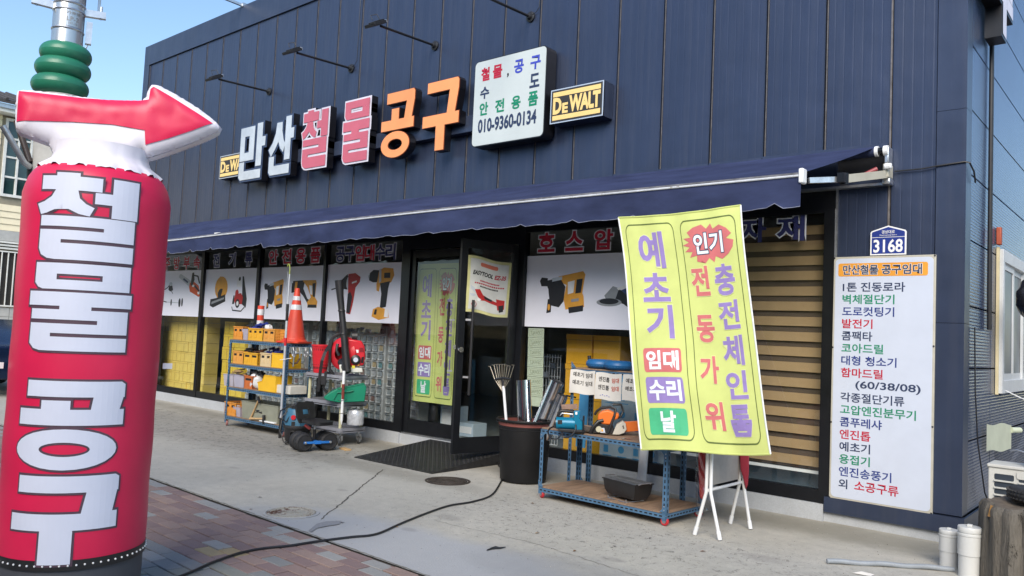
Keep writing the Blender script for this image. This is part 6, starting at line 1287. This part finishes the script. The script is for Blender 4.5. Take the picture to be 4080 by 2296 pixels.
o=MB().tube([(-2.45,-.42,0),(-2.40,-.40,1.1)],.05,m_white,18).build('white_pipe',loc=(-2.45,-.42,0),world=True); tag(o,'white plastic pipe standing behind the low cart','pipe')
o=MB().tube([(-3.18,-.45,1.38),(-3.2,-.45,1.52)],.022,m_blk,12).build('black_grip',loc=(-3.18,-.45,1.38),world=True); tag(o,'short black grip sticking up left of the blue tyres','grip')
# ------------------------------------------------------------------ low cart top: cutter, chainsaw, cloth
ZL=.749; m_mak=M('teal_blue_tool_casting',(.0,.16,.28),.35,.1,.08,5); m_mkd=M('dark_tool_steel',(.05,.05,.05),.4,.6,.2,12)
q=PF(2255,1722,y=-1.2); q=PF(2255,1722,z=ZL); t=T('electric_cutter','blue electric bench cutter with its cord coiled on the left of the cart top','power tool',tuple(q.O))
mb=MB(); mb.tube([q(2216,1685,.0),q(2290,1688,.0)],.062,m_mak,22); mb.build('motor_body',t,world=True)
mb=MB(); mb.tube([q(2216,1685,.0)-q.u*.012,q(2216,1685,.0)],.055,m_mkd,20); pfprism(mb,q,[(2222,1672),(2240,1672),(2240,1688),(2222,1688)],m_mkd,.05,.064); mb.build('end_cap',t,world=True)
mb=MB(); pfprism(mb,q,[(2286,1636),(2312,1636),(2308,1665),(2320,1680),(2322,1712),(2288,1712),(2284,1670)],m_mak,-.07,.055); mb.build('gear_head',t,world=True,bevel=.008)
mb=MB(); pfprism(mb,q,[(2224,1706),(2330,1712),(2330,1722),(2226,1718)],m_blk,-.09,.06); mb.build('base_plate',t,world=True,bevel=.005)
mb=MB(); c=q(2324,1695,-.01); mb.lathe(c,[(0,-.008),(.095,-.008),(.10,0),(.095,.01),(0,.01)],m_blk,28,tuple(q.u)); mb.build('blade_guard',t,world=True)
mb=MB(); mb.tube([q(2228,1665,0),q(2226,1645,0),q(2236,1636,0),q(2285,1640,0),q(2296,1650,0)],.016,m_blk,10).tube([q(2232,1655,.03),q(2240,1646,.03),q(2282,1650,.03)],.006,m_galv,7); mb.build('carry_handle',t,world=True)
mb=MB(); pfprism(mb,q,[(2236,1613),(2300,1611),(2302,1630),(2238,1632)],M('worn_wood_block',(.24,.15,.11),.7,0,.3,12),-.05,.02); mb.build('wood_block',t,world=True,bevel=.004)
mb=MB(); pfprism(mb,q,[(2292,1640),(2300,1640),(2300,1650),(2292,1650)],m_white,.056,.06); mb.build('switch',t,world=True)
mb=MB(); P_=[q(2294,1690,.06),q(2292,1712,.08),q(2270,1735,.12),q(2245,1735,.15),q(2240,1722,.12),q(2225,1738,.16),q(2205,1742,.17),q(2188,1728,.12),q(2186,1712,.05),q(2205,1702,-.02),q(2230,1712,-.0),q(2245,1728,.08)]
pts=[]
for i in range(len(P_)-1):
    p_=[P_[max(i-1,0)],P_[i],P_[i+1],P_[min(i+2,len(P_)-1)]]
    for k in range(5): s=k/5; pts.append(.5*((2*p_[1])+(p_[2]-p_[0])*s+(2*p_[0]-5*p_[1]+4*p_[2]-p_[3])*s*s+(3*p_[1]-p_[0]-3*p_[2]+p_[3])*s**3))
for p in pts: p.z=max(p.z,ZL+.008) if p.y>-1.5 else p.z
mb.tube(pts,.0085,m_blk,8); mb.build('power_cord',t,world=True)
m_sor=M('chainsaw_orange',(.72,.16,.02),.38,0,.06,5); m_sgr=M('chainsaw_grey_cover',(.50,.48,.42),.45,0,.08,6)
q=PF(2420,1730,z=ZL); t=T('chainsaw','orange and grey chainsaw with black handles on the cart top beside the banner','chainsaw',tuple(q.O))
mb=MB(); pfprism(mb,q,[(2384,1648),(2400,1636),(2424,1632),(2440,1640),(2468,1648),(2462,1668),(2446,1672),(2438,1692),(2400,1688),(2380,1672)],m_sor,-.09,.07); mb.build('top_cover',t,world=True,bevel=.014)
mb=MB(); pfprism(mb,q,[(2352,1728),(2356,1704),(2378,1676),(2396,1684),(2440,1694),(2452,1726),(2400,1731)],m_blk,-.08,.06); mb.build('crankcase',t,world=True,bevel=.012)
mb=MB(); mb.tube([q(2404,1672,.075),q(2385,1676,.085),q(2362,1700,.085),q(2352,1722,.08),q(2360,1730,.07)],.017,m_blk,10); mb.tube([q(2370,1652,.02),q(2378,1638,.03),q(2394,1625,.04),q(2430,1620,.05),q(2452,1628,.06),q(2448,1655,.07),q(2434,1690,.08),q(2422,1722,.08)],.014,m_blk,10); mb.build('handle',t,world=True)
mb=MB(); mb.tube([q(2440,1614,-.08),q(2475,1615,-.08),q(2484,1640,-.08),q(2474,1662,-.06),q(2458,1668,-.04)],.012,m_blk,10); mb.build('hand_guard',t,world=True)
mb=MB(); pfprism(mb,q,[(2440,1728),(2456,1690),(2480,1676),(2492,1684),(2496,1708),(2486,1722),(2462,1730)],m_sgr,-.04,.085)
for a,b in ((2482,1695),(2484,1702)): mb.cyl(q(a,b,.084),q(a,b,.09),.008,m_blk,n=10)
mb.build('sprocket_cover',t,world=True,bevel=.012)
mb=MB(); pfprism(mb,q,[(2486,1680),(2560,1676),(2560,1716),(2490,1720)],m_sor,-.0,.035); mb.build('bar_scabbard',t,world=True,bevel=.004)
mb=MB(); pfprism(mb,q,[(2390,1703),(2408,1703),(2412,1722),(2392,1722)],m_board,.061,.064); pfprism(mb,q,[(2396,1708),(2402,1707),(2404,1716),(2398,1718)],C_['y'],.0645,.066); mb.build('label_plate',t,world=True)
MB().lathe(q(2386,1708,.06),[(0,.01),(.03,.01),(.032,0)],M('cream_cap',(.5,.48,.36),.5),18,tuple(q.n)).build('tank_cap',t,world=True)
mb=MB()
for i in range(5): mb.box(0,0,0,.001,.001,.001,m_blk) if False else None
cl=MB(); P=lambda u,v: V((-2.95+.75*u+.04*math.sin(v*6),-1.42+.34*v+.05*math.sin(u*7),ZL+.004+.010*abs(math.sin(u*17+v*5))*math.sin(PI*u)+.008*abs(math.sin(v*13+u*6))))
cl.grid(P,[i/28 for i in range(29)],[i/12 for i in range(13)],M('oily_brown_cloth',(.10,.075,.055),.85,0,.25,9,.3,60)); o=cl.build('cloth_rag',loc=(-2.6,-1.25,ZL),world=True,ang=60); tag(o,'oily brown rag spread under the chainsaw','cloth')
o=MB().box(-.05,-.03,0,.05,.03,.004,m_clr).build('plastic_sleeve',loc=(-1.98,-1.5,ZL+.001),rz=.3); tag(o,'small clear plastic sleeve on the cart top near the banner','sleeve')
# charcoal grill on the lower shelf
gl=T('charcoal_grill','black boat shaped charcoal grill with a wire grate on the lower cart shelf','grill',(-2.06,-1.33,.130),R(-14))
mb=MB(); Lg,Wg,hg_=.46,.25,.17
sec=[(-.5,1),(-.44,.35),(-.36,.08),(.36,.08),(.44,.35),(.5,1)]
vs=[(x*Lg*(.82 if z<.2 else (.93 if z<.9 else 1)),y*Wg,z*hg_+.02) for (y,z) in sec for x in (-.5,.5)]
mb.add(vs,[(2*i,2*i+1,2*i+3,2*i+2) for i in range(5)],m_blk); mb.add([(-.5*Lg*(.82 if z<.2 else (.93 if z<.9 else 1)),y*Wg,z*hg_+.02) for y,z in sec],[(0,1,2,3,4,5)],m_blk); mb.add([(.5*Lg*(.82 if z<.2 else (.93 if z<.9 else 1)),y*Wg,z*hg_+.02) for y,z in sec],[(5,4,3,2,1,0)],m_blk)
mb.build('grill_body',gl,ang=20)
mb=MB(); 
for i in range(20): x=-.225+.45*i/19; mb.tube([(x,-.12,.192),(x,.12,.192)],.0025,m_galv,5)
for y in (-.12,0,.12): mb.tube([(-.23,y,.190),(.23,y,.190)],.004,m_galv,6)
mb.build('wire_grate',gl); B('grill_rim',gl,m_blk,(-.24,-.13,.178,.24,-.118,.188),(-.24,.118,.178,.24,.13,.188))
mb=MB()
for s in (-1,1): mb.tube([(s*.235,-.08,.185),(s*.26,-.07,.20),(s*.26,.07,.20),(s*.235,.08,.185)],.006,m_galv,7)
for s in (-1,1): mb.tube([(s*.13,-.14,.03),(s*.13,-.14,.004),(s*.13+.0,.1,.004)],.006,m_galv,7).tube([(s*.13,-.14,.004),(s*.02,-.145,.004)],.006,m_galv,6)
mb.build('wire_handle',gl)
# ------------------------------------------------------------------ folding white stand with bagged red things behind the banner
st=T('folding_stand','white tubular folding stand with splayed legs below the yellow banner','folding stand',(-1.05,-1.28,0)); m_wt=M('white_enamel_tube',(.72,.73,.73),.3,0,.05,6)
def leg(a,b,c,d):
    MB().tube([a,b,b.lerp(c,.12)-V((0,0,.0)),c],.0155,m_wt,12).build('leg',st,world=True); e=(c-b).normalized(); MB().tube([c-e*.07,c+e*.004],.019,m_white,12).build('foot_cap',st,world=True)
top1=V((-1.02,-1.29,1.05)); top2=V((-.93,-1.05,1.05))
# near pair (left in the picture) and far pair
f1,f2,f3,f4=W(2768,2128,z=.012),W(2868,2150,z=.012),W(2910,2083,z=.012),W(2990,2106,z=.012)
kn=(f1+f2)/2; kf=(f3+f4)/2
for f,k,dx in ((f1,kn,-.0),(f2,kn,.0),(f3,kf,-.0),(f4,kf,.0)):
    s=-1 if f is f1 or f is f3 else 1; side=(f2-f1).normalized(); a=V((k.x,k.y,0))+side*s*.018+V((0,0,.99)); b=V((k.x,k.y,0))+side*s*.022+V((0,0,.40)); MB_=leg(a,b,f,0)
for zc_ in (.42,.98): MB().tube([V((kn.x,kn.y,zc_)),V((kf.x,kf.y,zc_))],.014,m_wt,12).build('cross_tube',st,world=True)
side=(kf-kn); side.z=0; sn=side.normalized(); ou=V((sn.y,-sn.x,0)); ou=ou if ou.dot(CAM-kn)>0 else -ou
Ps=lambda a,b,d=0: V((kn.x,kn.y,0))+side*a+V((0,0,b))+ou*(d-.03)
mb=MB(); mb.prism([(.06,.45),(1.25,.45),(1.25,.78),(.06,.78)],M('beige_grey_panel',(.33,.31,.28),.6),Ps,0,.012); mb.build('back_panel',st,world=True)
o=T('red_folded_parasol','dark red folded fabric seat stored behind the stand','folded fabric',tuple(Ps(.6,.8,-.03)))
mb=MB(); mb.grid(lambda u,v:Ps(.02+1.5*u,.72+.35*v-.015*math.sin(u*9),-.05+.022*math.sin(u*15+v*4)+.02*math.sin(v*20)),[i/24 for i in range(25)],[i/12 for i in range(13)],M('wine_red_fabric',(.27,.012,.03),.45,0,.15,5)); mb.build('fabric',o,world=True,ang=70)
m_filmr=glassmat('cling_film',(.82,.82,.84),1.0,.12,.10)
q=PF(2782,2030,y=-1.18); t=T('bagged_red_chair','folded red item wrapped in clear film between the cart and the stand','wrapped item',tuple(q.O))
mb=MB(); pfprism(mb,q,[(2782,1790),(2812,1790),(2812,1850),(2818,1900),(2812,1960),(2798,1990),(2788,1980),(2784,1900)],M('scarlet_fabric',(.62,.015,.01),.4),-.03,.03); mb.build('red_item',t,world=True,bevel=.01)
mb=MB(); vs=[(2778,1795),(2774,1850),(2772,1930),(2772,1990),(2778,2022),(2798,2036),(2815,2030),(2822,2010),(2818,1950),(2826,1880),(2828,1795)]
rows=[]; cols=14
def film(u,v):
    y=1790+245*v; l=2776-6*math.sin(v*3)+(8 if v>.95 else 0); r_=2828-8*math.sin(v*5)-(4 if v>.9 else 0); th=u*2*PI; cxx=(l+r_)/2; w_=(r_-l)/2; return q(cxx+w_*math.cos(th),y+2*math.sin(u*30),(.06*math.sin(th))*(1 if v<.9 else .6)+.008*math.sin(u*40+v*25))
mb.grid(film,[i/40 for i in range(41)],[i/26 for i in range(27)],m_filmr); mb.build('clear_film',t,world=True,ang=80)
q2=PF(2960,1900,y=-1.0); mb=MB(); pfprism(mb,q2,[(2946,1800),(2985,1800),(2984,1880),(2980,1930),(2972,1950),(2960,1900),(2950,1870)],M('wine_red_fabric',(.27,.012,.03),.45),-.04,.02); ob=mb.build('red_cushion',loc=tuple(q2.O),world=True,bevel=.01); tag(ob,'dark red cushion edge sticking out right of the white stand','cushion')
# ------------------------------------------------------------------ rental list board and address plate
P=lambda a,b,d=0: V((a,-.025-d,b)); bx0,bx1,bz0,bz1=-.505,.435,.245,2.665
sb=T('rental_list_board','tall white board listing rental machines in coloured letters beside the blinds','signboard',(-.03,-.04,1.4))
B('board_frame',sb,M('aged_cream_frame',(.45,.43,.36),.5,0,.1,6),(bx0,-.052,bz0,bx1,-.024,bz1),world=True,bevel=.004)
mb=MB(); mb.prism(rrect(bx0+.018,bz0+.02,bx1-.018,bz1-.02,.04),m_board,P,.0275,.0295); mb.build('board_face',sb,world=True)
mb=MB()
for x,z in ((bx0+.008,bz0+.008),(bx1-.008,bz0+.01),(bx0+.008,bz1-.01),(bx1-.008,bz1-.01),(bx0+.008,1.0),(bx1-.008,1.05),(bx0+.008,1.75),(bx1-.008,1.8)): mb.sph((x,-.056,z),.009,.006,.009,m_mkd,8,5)
mb.build('screw',sb,world=True)['kind']='stuff'
w,h=bx1-bx0,bz1-bz0; Q=lambda a,b,c,d:(bx0+a*w,bz1-d*h,bx0+c*w,bz1-b*h)
mb=MB(); a,b,c,d=Q(.05,.028,.93,.082); ppoly(mb,rrect(a,b,c,d,.02),C_['y'] if False else M('header_orange',(.70,.30,.03),.5),.031,P); mb.build('header_band',sb,world=True,ang=0)
mb=MB()
for body,a,c in (('만산철물',.10,.455),('공구임대',.49,.875)): ptext(mb,body,Q(a,.035,c,.075),[(.018,m_tnavy,.0335),(.05,M('print_pale',(.70,.72,.75),.5),.032)],P)
mb.build('header_lettering',sb,world=True,ang=0)
rows=[('1톤 진동로라',m_tnavy,.10,.72),('벽체절단기',m_tgrn,.10,.62),('도로컷팅기',m_tblue,.10,.62),('발전기',m_tred,.10,.41),('콤팩타',m_tnavy,.10,.41),('코아드릴',m_tgrn,.10,.52),('대형 청소기',m_tblue,.10,.65),('함마드릴',m_tred,.10,.52),('(60/38/08)',m_tnavy,.25,.88),('각종절단기류',m_tnavy,.10,.73),('고압엔진분무기',m_tgrn,.10,.84),('콤푸레샤',m_tblue,.10,.52),('엔진톱',m_tred,.10,.41),('예초기',m_tnavy,.10,.41),('용접기',m_tgrn,.10,.41),('엔진송풍기',m_tblue,.10,.62)]
y=.104; dy=.0505
for i,(body,m,a,c) in enumerate(rows): 
    mb=MB(); ptext(mb,body,Q(a,y+i*dy+.003,c,y+i*dy+.042),[(.018,m if m is not m_tblue else M('print_indigo',(.02,.04,.20),.5),.031)],P); mb.build('lettering',sb,world=True,ang=0)
i=16; mb=MB(); ptext(mb,'외',Q(.10,y+i*dy+.003,.19,y+i*dy+.042),[(.018,m_tnavy,.031)],P); mb.build('lettering',sb,world=True,ang=0); mb=MB(); ptext(mb,'소공구류',Q(.26,y+i*dy+.003,.69,y+i*dy+.042),[(.018,m_tred,.031)],P); mb.build('lettering',sb,world=True,ang=0)
ad=T('address_plate','small dark blue house shaped address plate above the white list board','address plate',(0,-.03,2.83)); cxn=0.005
hsz=[(-.165,2.675),(.165,2.675),(.165,2.90),(.155,2.915),(0,2.965),(-.155,2.915),(-.165,2.90)]
mb=MB(); mb.prism([(a+cxn,b) for a,b in hsz],m_white,P,.0,.012); mb.build('plate',ad,world=True,bevel=.003)
mb=MB(); m_abl=M('address_blue',(.015,.035,.22),.4); ppoly(mb,[(cxn-.152,2.688),(cxn+.152,2.688),(cxn+.152,2.848),(cxn-.152,2.848)],m_abl,.0135,P); ppoly(mb,[(cxn-.152,2.854),(cxn+.152,2.854),(cxn+.152,2.895),(cxn+.145,2.905),(cxn,2.951),(cxn-.145,2.905),(cxn-.152,2.895)],m_abl,.0135,P); mb.build('blue_field',ad,world=True,ang=0)
mb=MB(); ptext(mb,'3168',(cxn-.135,2.70,cxn+.135,2.80+.03),[(.022,m_white,.0155)],P); ptext(mb,'경상대로',(cxn-.06,2.885,cxn+.06,2.92),[(.01,m_white,.0155)],P); ptext(mb,'Gyeongsang-daero',(cxn-.08,2.862,cxn+.08,2.879),[(.0,m_white,.0155)],P); mb.build('lettering',ad,world=True,ang=0)
# cable from the awning bracket round the corner
o=MB().tube([(.05,-.03,3.50),(.30,-.035,3.50),(.44,-.035,3.515),(.66,-.035,3.53),(.70,-.02,3.52),(.705,.15,3.47),(.70,.25,3.38)],.008,m_blk,7).build('wall_cable',loc=(.3,-.03,3.5),world=True); tag(o,'black cable running from the awning bracket round the building corner','cable')
o=MB().tube([(.70,1.0,7.6),(.70,1.0,4.2),(.70,1.0,2.4),(.70,1.02,2.0)],.022,m_blk,10).build('conduit_riser',loc=(.7,1,2),world=True); tag(o,'thin vertical black conduit on the side wall left of the window','conduit')
o=MB().tube([(.69,.35,2.0),(.695,.38,1.4),(.70,.5,.9),(.72,.75,.4),(.74,.9,.26)],.007,m_blk,6).build('drooping_wire',loc=(.7,.5,.3),world=True); tag(o,'thin black wire drooping down the side wall by the corner','wire')
# ------------------------------------------------------------------ side window
sw=T('side_window','white framed sliding window in the dark side wall, cut by the right picture edge','window',(.66,2.7,2.1)); m_win=M('window_white_pvc',(.50,.52,.54),.45,0,.08,4); m_sg=M('side_window_glass',(.11,.13,.15),.35,0,.4,1.2,spec=.8)
y0,y1,z0,z1=1.57,3.93,1.34,2.89
B('window_frame',sw,m_win,(.655,y0,z0,.735,y0+.10,z1),(.655,y1-.1,z0,.735,y1,z1),(.655,y0+.1005,z0,.735,y1-.1005,z0+.14),(.655,y0+.1005,z1-.13,.735,y1-.1005,z1),world=True,bevel=.004)
for i,(a,b) in enumerate(((y0+.10,y0+.86),(y0+.80,y0+1.6),(y0+1.5,y1-.1))):
    x=.70-.02*(i%2); s_=B('sash',sw,m_win,(x-.015,a,z0+.14,x+.012,a+.075,z1-.13),(x-.015,b-.075,z0+.14,x+.012,b,z1-.13),(x-.014,a+.0755,z0+.14,x+.011,b-.0755,z0+.21),(x-.014,a+.0755,z1-.2,x+.011,b-.0755,z1-.13),world=True)
    B('pane',s_,m_sg,(x-.004,a+.076,z0+.211,x+.001,b-.076,z1-.201),world=True,)
B('sealant',sw,M('yellowed_foam_seal',(.55,.48,.30),.8),(.672,y0-.03,z0-.01,.70,y0-.001,z1+.02),world=True)
o=B('orange_bracket',None,M('rusty_orange',(.35,.07,.03),.6),(.672,1.5,2.93,.72,1.58,3.12),bevel=.01); tag(o,'small rusty orange bracket above the side window corner','bracket')
crumple('black_bag','glossy black rounded bag hanging in front of the side window','bag',(1.05,1.22,2.33),.15,.15,.24,M('glossy_black_film',(.015,.015,.018),.15,0,.2,5,.5,14),8,amp=.12)
mb=MB(); 
for k in range(15): mb.torus((1.08+.01*math.sin(k),1.2,1.80-.028*k),.013,.004,M('rusty_chain',(.15,.07,.05),.6),axis=(1,0,0) if k%2 else (0,1,0),n=10,k=5)
o=mb.build('rusty_chain',loc=(1.08,1.2,1.4),world=True); tag(o,'short rusty chain hanging below the glossy black bag','chain')
o=MB().tube([(.74,1.75,1.37),(.85,1.9,1.30),(1.1,1.7,1.22),(1.5,1.5,1.24)],.006,m_white,6).build('white_wire',loc=(.8,1.8,1.3),world=True); tag(o,'thin pale wire sagging below the side window','wire')
q=MB(); P=lambda u,v: V((.72+.10*u,.82+.0*u+.75*u,.79+.27*v-.03*u+.012*math.sin(u*8+v*3))); q.grid(P,[i/10 for i in range(11)],[i/6 for i in range(7)],M('pale_green_paper_bag',(.42,.45,.36),.6,0,.1,5)); q.tube([P(.98,.8),P(1.0,.8)+V((.06,.12,0))],.03,m_pap,8)
o=q.build('hanging_sheet',loc=(.72,.82,.8),world=True,ang=60); tag(o,'pale green sheet hung on the side wall above the air conditioner','sheet')
# ------------------------------------------------------------------ outdoor unit with things on it
m_ac=M('air_conditioner_ivory',(.52,.52,.49),.5,0,.08,4,.03,50); ac=T('outdoor_unit','ivory air conditioner outdoor unit with louvred front behind the tree stump','air conditioner',(1.27,.16,0)); ax0,ay0,az1=.875,-.02,.755
mb=MB(); mb.box(ax0,ay0,.12,ax0+.80,ay0+.32,az1,m_ac); mb.build('case',ac,world=True,bevel=.012)
mb=MB(); mb.box(ax0-.008,ay0-.012,az1-.012,ax0+.81,ay0+.33,az1+.018,m_ac); mb.build('top_lid',ac,world=True,bevel=.008)
m_slotk=M('dark_louvre_gap',(.02,.03,.045),.6)
for r in range(8):
    z=az1-.115-r*.062; segs=[(.05,.20),(.235,.34),(.375,.75)] if r==0 else [(.05,.75)]
    for a,b in segs:
        mb=MB(); mb.prism(rrect(ax0+a,z,ax0+b,z+(.042 if r else .052),.012),m_slotk,FRONT(0),-ay0+.001,-ay0+.003); mb.build('louvre_gap',ac,world=True,ang=0)
        MB().box(ax0+a,ay0-.018,z-.014,ax0+b,ay0-.0005,z-.002,m_ac).build('louvre_blade',ac,world=True)
mb=MB(); mb.prism(rrect(ax0+.22,az1-.09,ax0+.42,az1-.02,.02),m_ac,FRONT(0),-ay0+.001,-ay0+.010); mb.build('handle_recess',ac,world=True,bevel=.004)
B('foot',ac,m_ac,(ax0+.05,ay0-.03,.0,ax0+.12,ay0+.35,.12),(ax0+.66,ay0-.03,.0,ax0+.73,ay0+.35,.12),world=True)
pu=T('old_pump','rusty brown old pump body lying on top of the outdoor unit','pump',(1.27,.10,az1+.02)); m_rb=M('rusty_casting',(.22,.11,.08),.6,.3,.35,12,.3,50)
mb=MB(); mb.sph((0,0,.09),.13,.10,.09,m_rb,18,10); mb.box(-.12,-.08,.0,.14,.08,.06,m_rb); mb.build('pump_body',pu,bevel=.01); MB().sph((-.03,-.02,.15),.085,.07,.055,M('dark_red_enamel',(.05,.02,.02),.2),16,8).build('dark_cap',pu); MB().cyl((-.10,.05,.13),(-.02,.09,.22),.035,m_galv,n=14).build('pipe_stub',pu); MB().tube([(-.13,-.02,.12),(-.19,-.02,.135),(-.24,-.02,.12)],.006,m_galv,6).build('wire_end',pu)
# ------------------------------------------------------------------ tree stump and tyre
m_stump=world_noise_mat('weathered_stump_bark',(.06,.052,.043),(.22,.20,.17),(.05,.045,.038),sc=(3,11,60),bump=1.0,pit=((.02,.016,.012),5,.58),bd=.02)
for nd in m_stump.node_tree.nodes:
    if nd.type=='TEX_NOISE':
        mp=m_stump.node_tree.nodes.new('ShaderNodeMapping'); mp.inputs['Scale'].default_value=(1,1,.18); lk=nd.inputs[0].links[0]; src=lk.from_socket; m_stump.node_tree.links.new(src,mp.inputs[0]); m_stump.node_tree.links.new(mp.outputs[0],nd.inputs[0])
sc_=V((1.32,-.93,0)); t=T('tree_stump','weathered grey brown tree stump used as a stand at the right edge','stump',tuple(sc_)); mb=MB(); n=144; vs=[]; zl=[0,.05,.12,.22,.34,.46,.55,.585,.60]
from mathutils import noise as _nz
for k,z in enumerate(zl):
    for j in range(n):
        a=2*PI*j/n; r=.345+.02*math.sin(3*a+1)+.012*math.sin(9*a)+.010*math.sin(17*a+z*2)+.035*_nz.noise(V((7*math.cos(a),7*math.sin(a),z*.8)))+.012*_nz.noise(V((22*math.cos(a),22*math.sin(a),z*1.5))); r*=1.05-.05*min(1,z*2.2); r-=.02 if k>=7 else 0; r-=.02 if k==8 else 0
        vs.append((sc_.x+r*math.cos(a),sc_.y+r*math.sin(a),z+(.012*math.sin(4*a) if k>6 else 0)))
mb.add(vs,[(k*n+j,k*n+(j+1)%n,(k+1)*n+(j+1)%n,(k+1)*n+j) for k in range(len(zl)-1) for j in range(n)],m_stump); mb.add(vs[-n:],[tuple(range(n))],M('stump_cut_top',(.12,.095,.07),.8,0,.35,14,.4,40)); mb.build('trunk',t,world=True,ang=60)
for i,(a,z0_,z1_,w_) in enumerate(((-2.30,.50,.585,.03),(-2.02,.40,.56,.025),(-1.90,.36,.44,.02))):
    r=.345; p=sc_+V((r*math.cos(a),r*math.sin(a),0)); d_=V((math.cos(a),math.sin(a),0)); MB().bar(p+V((0,0,z0_))+d_*.004,p+V((0,0,z1_))-d_*.02,w_,.02,M('fresh_wood_chip',(.42,.22,.07),.7),up=tuple(d_)).build('split_chip',t,world=True)
ty=T('small_tyre','black knobbly barrow tyre with a grey rim lying on the stump','tyre',(1.38,-.90,.615)); mb=MB(); mb.torus((0,0,.055),.165,.062,m_rub,n=44,k=12,sq=.9)
for k in range(44):
    a=2*PI*k/44
    for zz_ in (.03,.06,.085): mb.bar((.222*math.cos(a+zz_),.222*math.sin(a+zz_),zz_),(.222*math.cos(a+zz_+.06),.222*math.sin(a+zz_+.06),zz_+.004),.016,.012,m_rub)
mb.build('tyre',ty); MB().lathe((0,0,0),[(0,.075),(.03,.085),(.05,.07),(.10,.055),(.115,.08),(.12,.06)],m_galv,26).build('rim',ty)
# ------------------------------------------------------------------ capped pvc pipes, conduit, litter
m_pvc=M('ivory_pvc',(.60,.61,.60),.35,0,.04,5)
def pvc(c,r,h,label):
    t=T('capped_pipe',label,'pvc pipe',c); k=r
    MB().lathe((0,0,0),[(k*.93,-.02),(k*.93,h*.42),(k,h*.425),(k,h*.79),(k*1.05,h*.80),(k*1.05,h*.835),(k*.97,h*.84),(k*.97,h*.86)],m_pvc,36).build('pipe',t)
    MB().lathe((0,0,0),[(k*1.0,h*.86),(k*1.02,h*.87),(k*1.02,h*.95),(k*.98,h*.965),(0,h*.97)],m_pvc,36).build('cap',t); B('cap_lug',t,m_pvc,(-k*.22,-k*.22,h*.965,k*.22,k*.22,h*1.01),bevel=.004)
pvc((.935,-1.10,0),.084,.40,'taller capped ivory drain pipe in front of the corner'); pvc((.755,-.93,0),.072,.315,'shorter capped ivory drain pipe behind the tall one')
a,b=W(3295,2236,z=.022),W(3802,2268,z=.022); mb=MB(); N=60; pts=[a.lerp(b,i/N)+V((0,0,.004*math.sin(i*.3)))+V((.0,.02*math.sin(i/N*PI),0)) for i in range(N+1)]; rs=[.019+.0025*(i%2) for i in range(N*3+1)]
pts2=[]; 
for i in range(N*3+1): f=i/3; k=min(N-1,int(f)); pts2.append(pts[k].lerp(pts[k+1],f-k))
mb.tube(pts2,.02,M('grey_flexible_conduit',(.30,.33,.36),.5,.1,.1,9),10,rs=rs); o=mb.build('flexible_conduit',loc=tuple(a),world=True); tag(o,'grey corrugated conduit lying on the concrete beside the pipes','conduit')
c=W(3395,2283,z=.005); o=MB().add([(0,0,0),(.13,.02,.0),(.15,.055,.012),(.02,.05,.003),(.06,.03,.02)],[(0,1,4),(1,2,4),(2,3,4),(3,0,4)],m_paper).build('paper_scrap',loc=tuple(c),ang=0); tag(o,'scrap of white paper by the corrugated conduit','paper scrap')
# dark twig and litter
P_=[W(a,b,z=.01) for a,b in ((1940,2192),(1958,2186),(1975,2183),(1990,2184),(2015,2180))]; o=MB().tube(P_,.012,m_blk,7,rs=[.004,.009,.014,.008,.003]).build('rubber_strip',loc=tuple(P_[0]),world=True); tag(o,'black curled rubber strip on the concrete in the foreground','rubber strip')
for i,(px,py,lab) in enumerate(((1000,2030,'small dark scrap on the concrete left of the pale manhole'),(1035,1982,'bright pebble like scrap on the concrete'),(820,1745,'brown dry leaf near the tool rack'),(2120,2006,'brown leaf right of the barrel under the cart'),(2590,2145,'brown leaf in front of the cart wheel'),(2140,2125,'tan leaf on the open concrete'),(2290,2195,'dark chip on the concrete near the bottom'),(2450,2178,'brown leaf below the low cart'),(1580,2100,'tiny brown leaf next to the cable'),(2800,2198,'curled bit of wire on the concrete at the right'),(1365,2083,'thin dark stick near the slab joint'))):
    p=W(px,py,z=.004); a=random.uniform(0,6); s=random.uniform(.018,.032); m=M(('leaf_brown','leaf_dark','leaf_tan')[i%3],((.16,.075,.03),(.05,.04,.04),(.30,.19,.09))[i%3],.8)
    o=MB().add([(-s,0,.0),(0,-s*.45,.005),(s,0,.001),(0,s*.45,.006),(0,0,.002)],[(0,1,4),(1,2,4),(2,3,4),(3,0,4)],m).build('dry_leaf' if 'leaf' in lab else 'litter_scrap',loc=tuple(p),rz=a,ang=0); tag(o,lab,'litter')
# a scatter of grit too fine to count
rnd=random.Random(4); gm=MB(); mg=[M('grit_dark',(.09,.08,.07),.9),M('grit_pale',(.4,.38,.34),.9)]
for i in range(2600):
    if i<1500: x=rnd.uniform(-9,1); y=rnd.uniform(-4.6,-.2)
    else: x=rnd.gauss(-2.3,1.1); y=rnd.gauss(-2.1,.5)
    if y<YE(x)+.05 or y>-.06: continue
    s=rnd.uniform(.002,.006); a=rnd.uniform(0,6); c,s_=math.cos(a)*s,math.sin(a)*s; gm.add([(x-c,y-s_,.0),(x+s_*.7,y-c*.7,.0),(x+c,y+s_,.0),(x,y,s*.9)],[(0,1,3),(1,2,3),(2,0,3)],mg[i%3==0])
o=gm.build('ground_grit',ang=0); o['kind']='stuff'
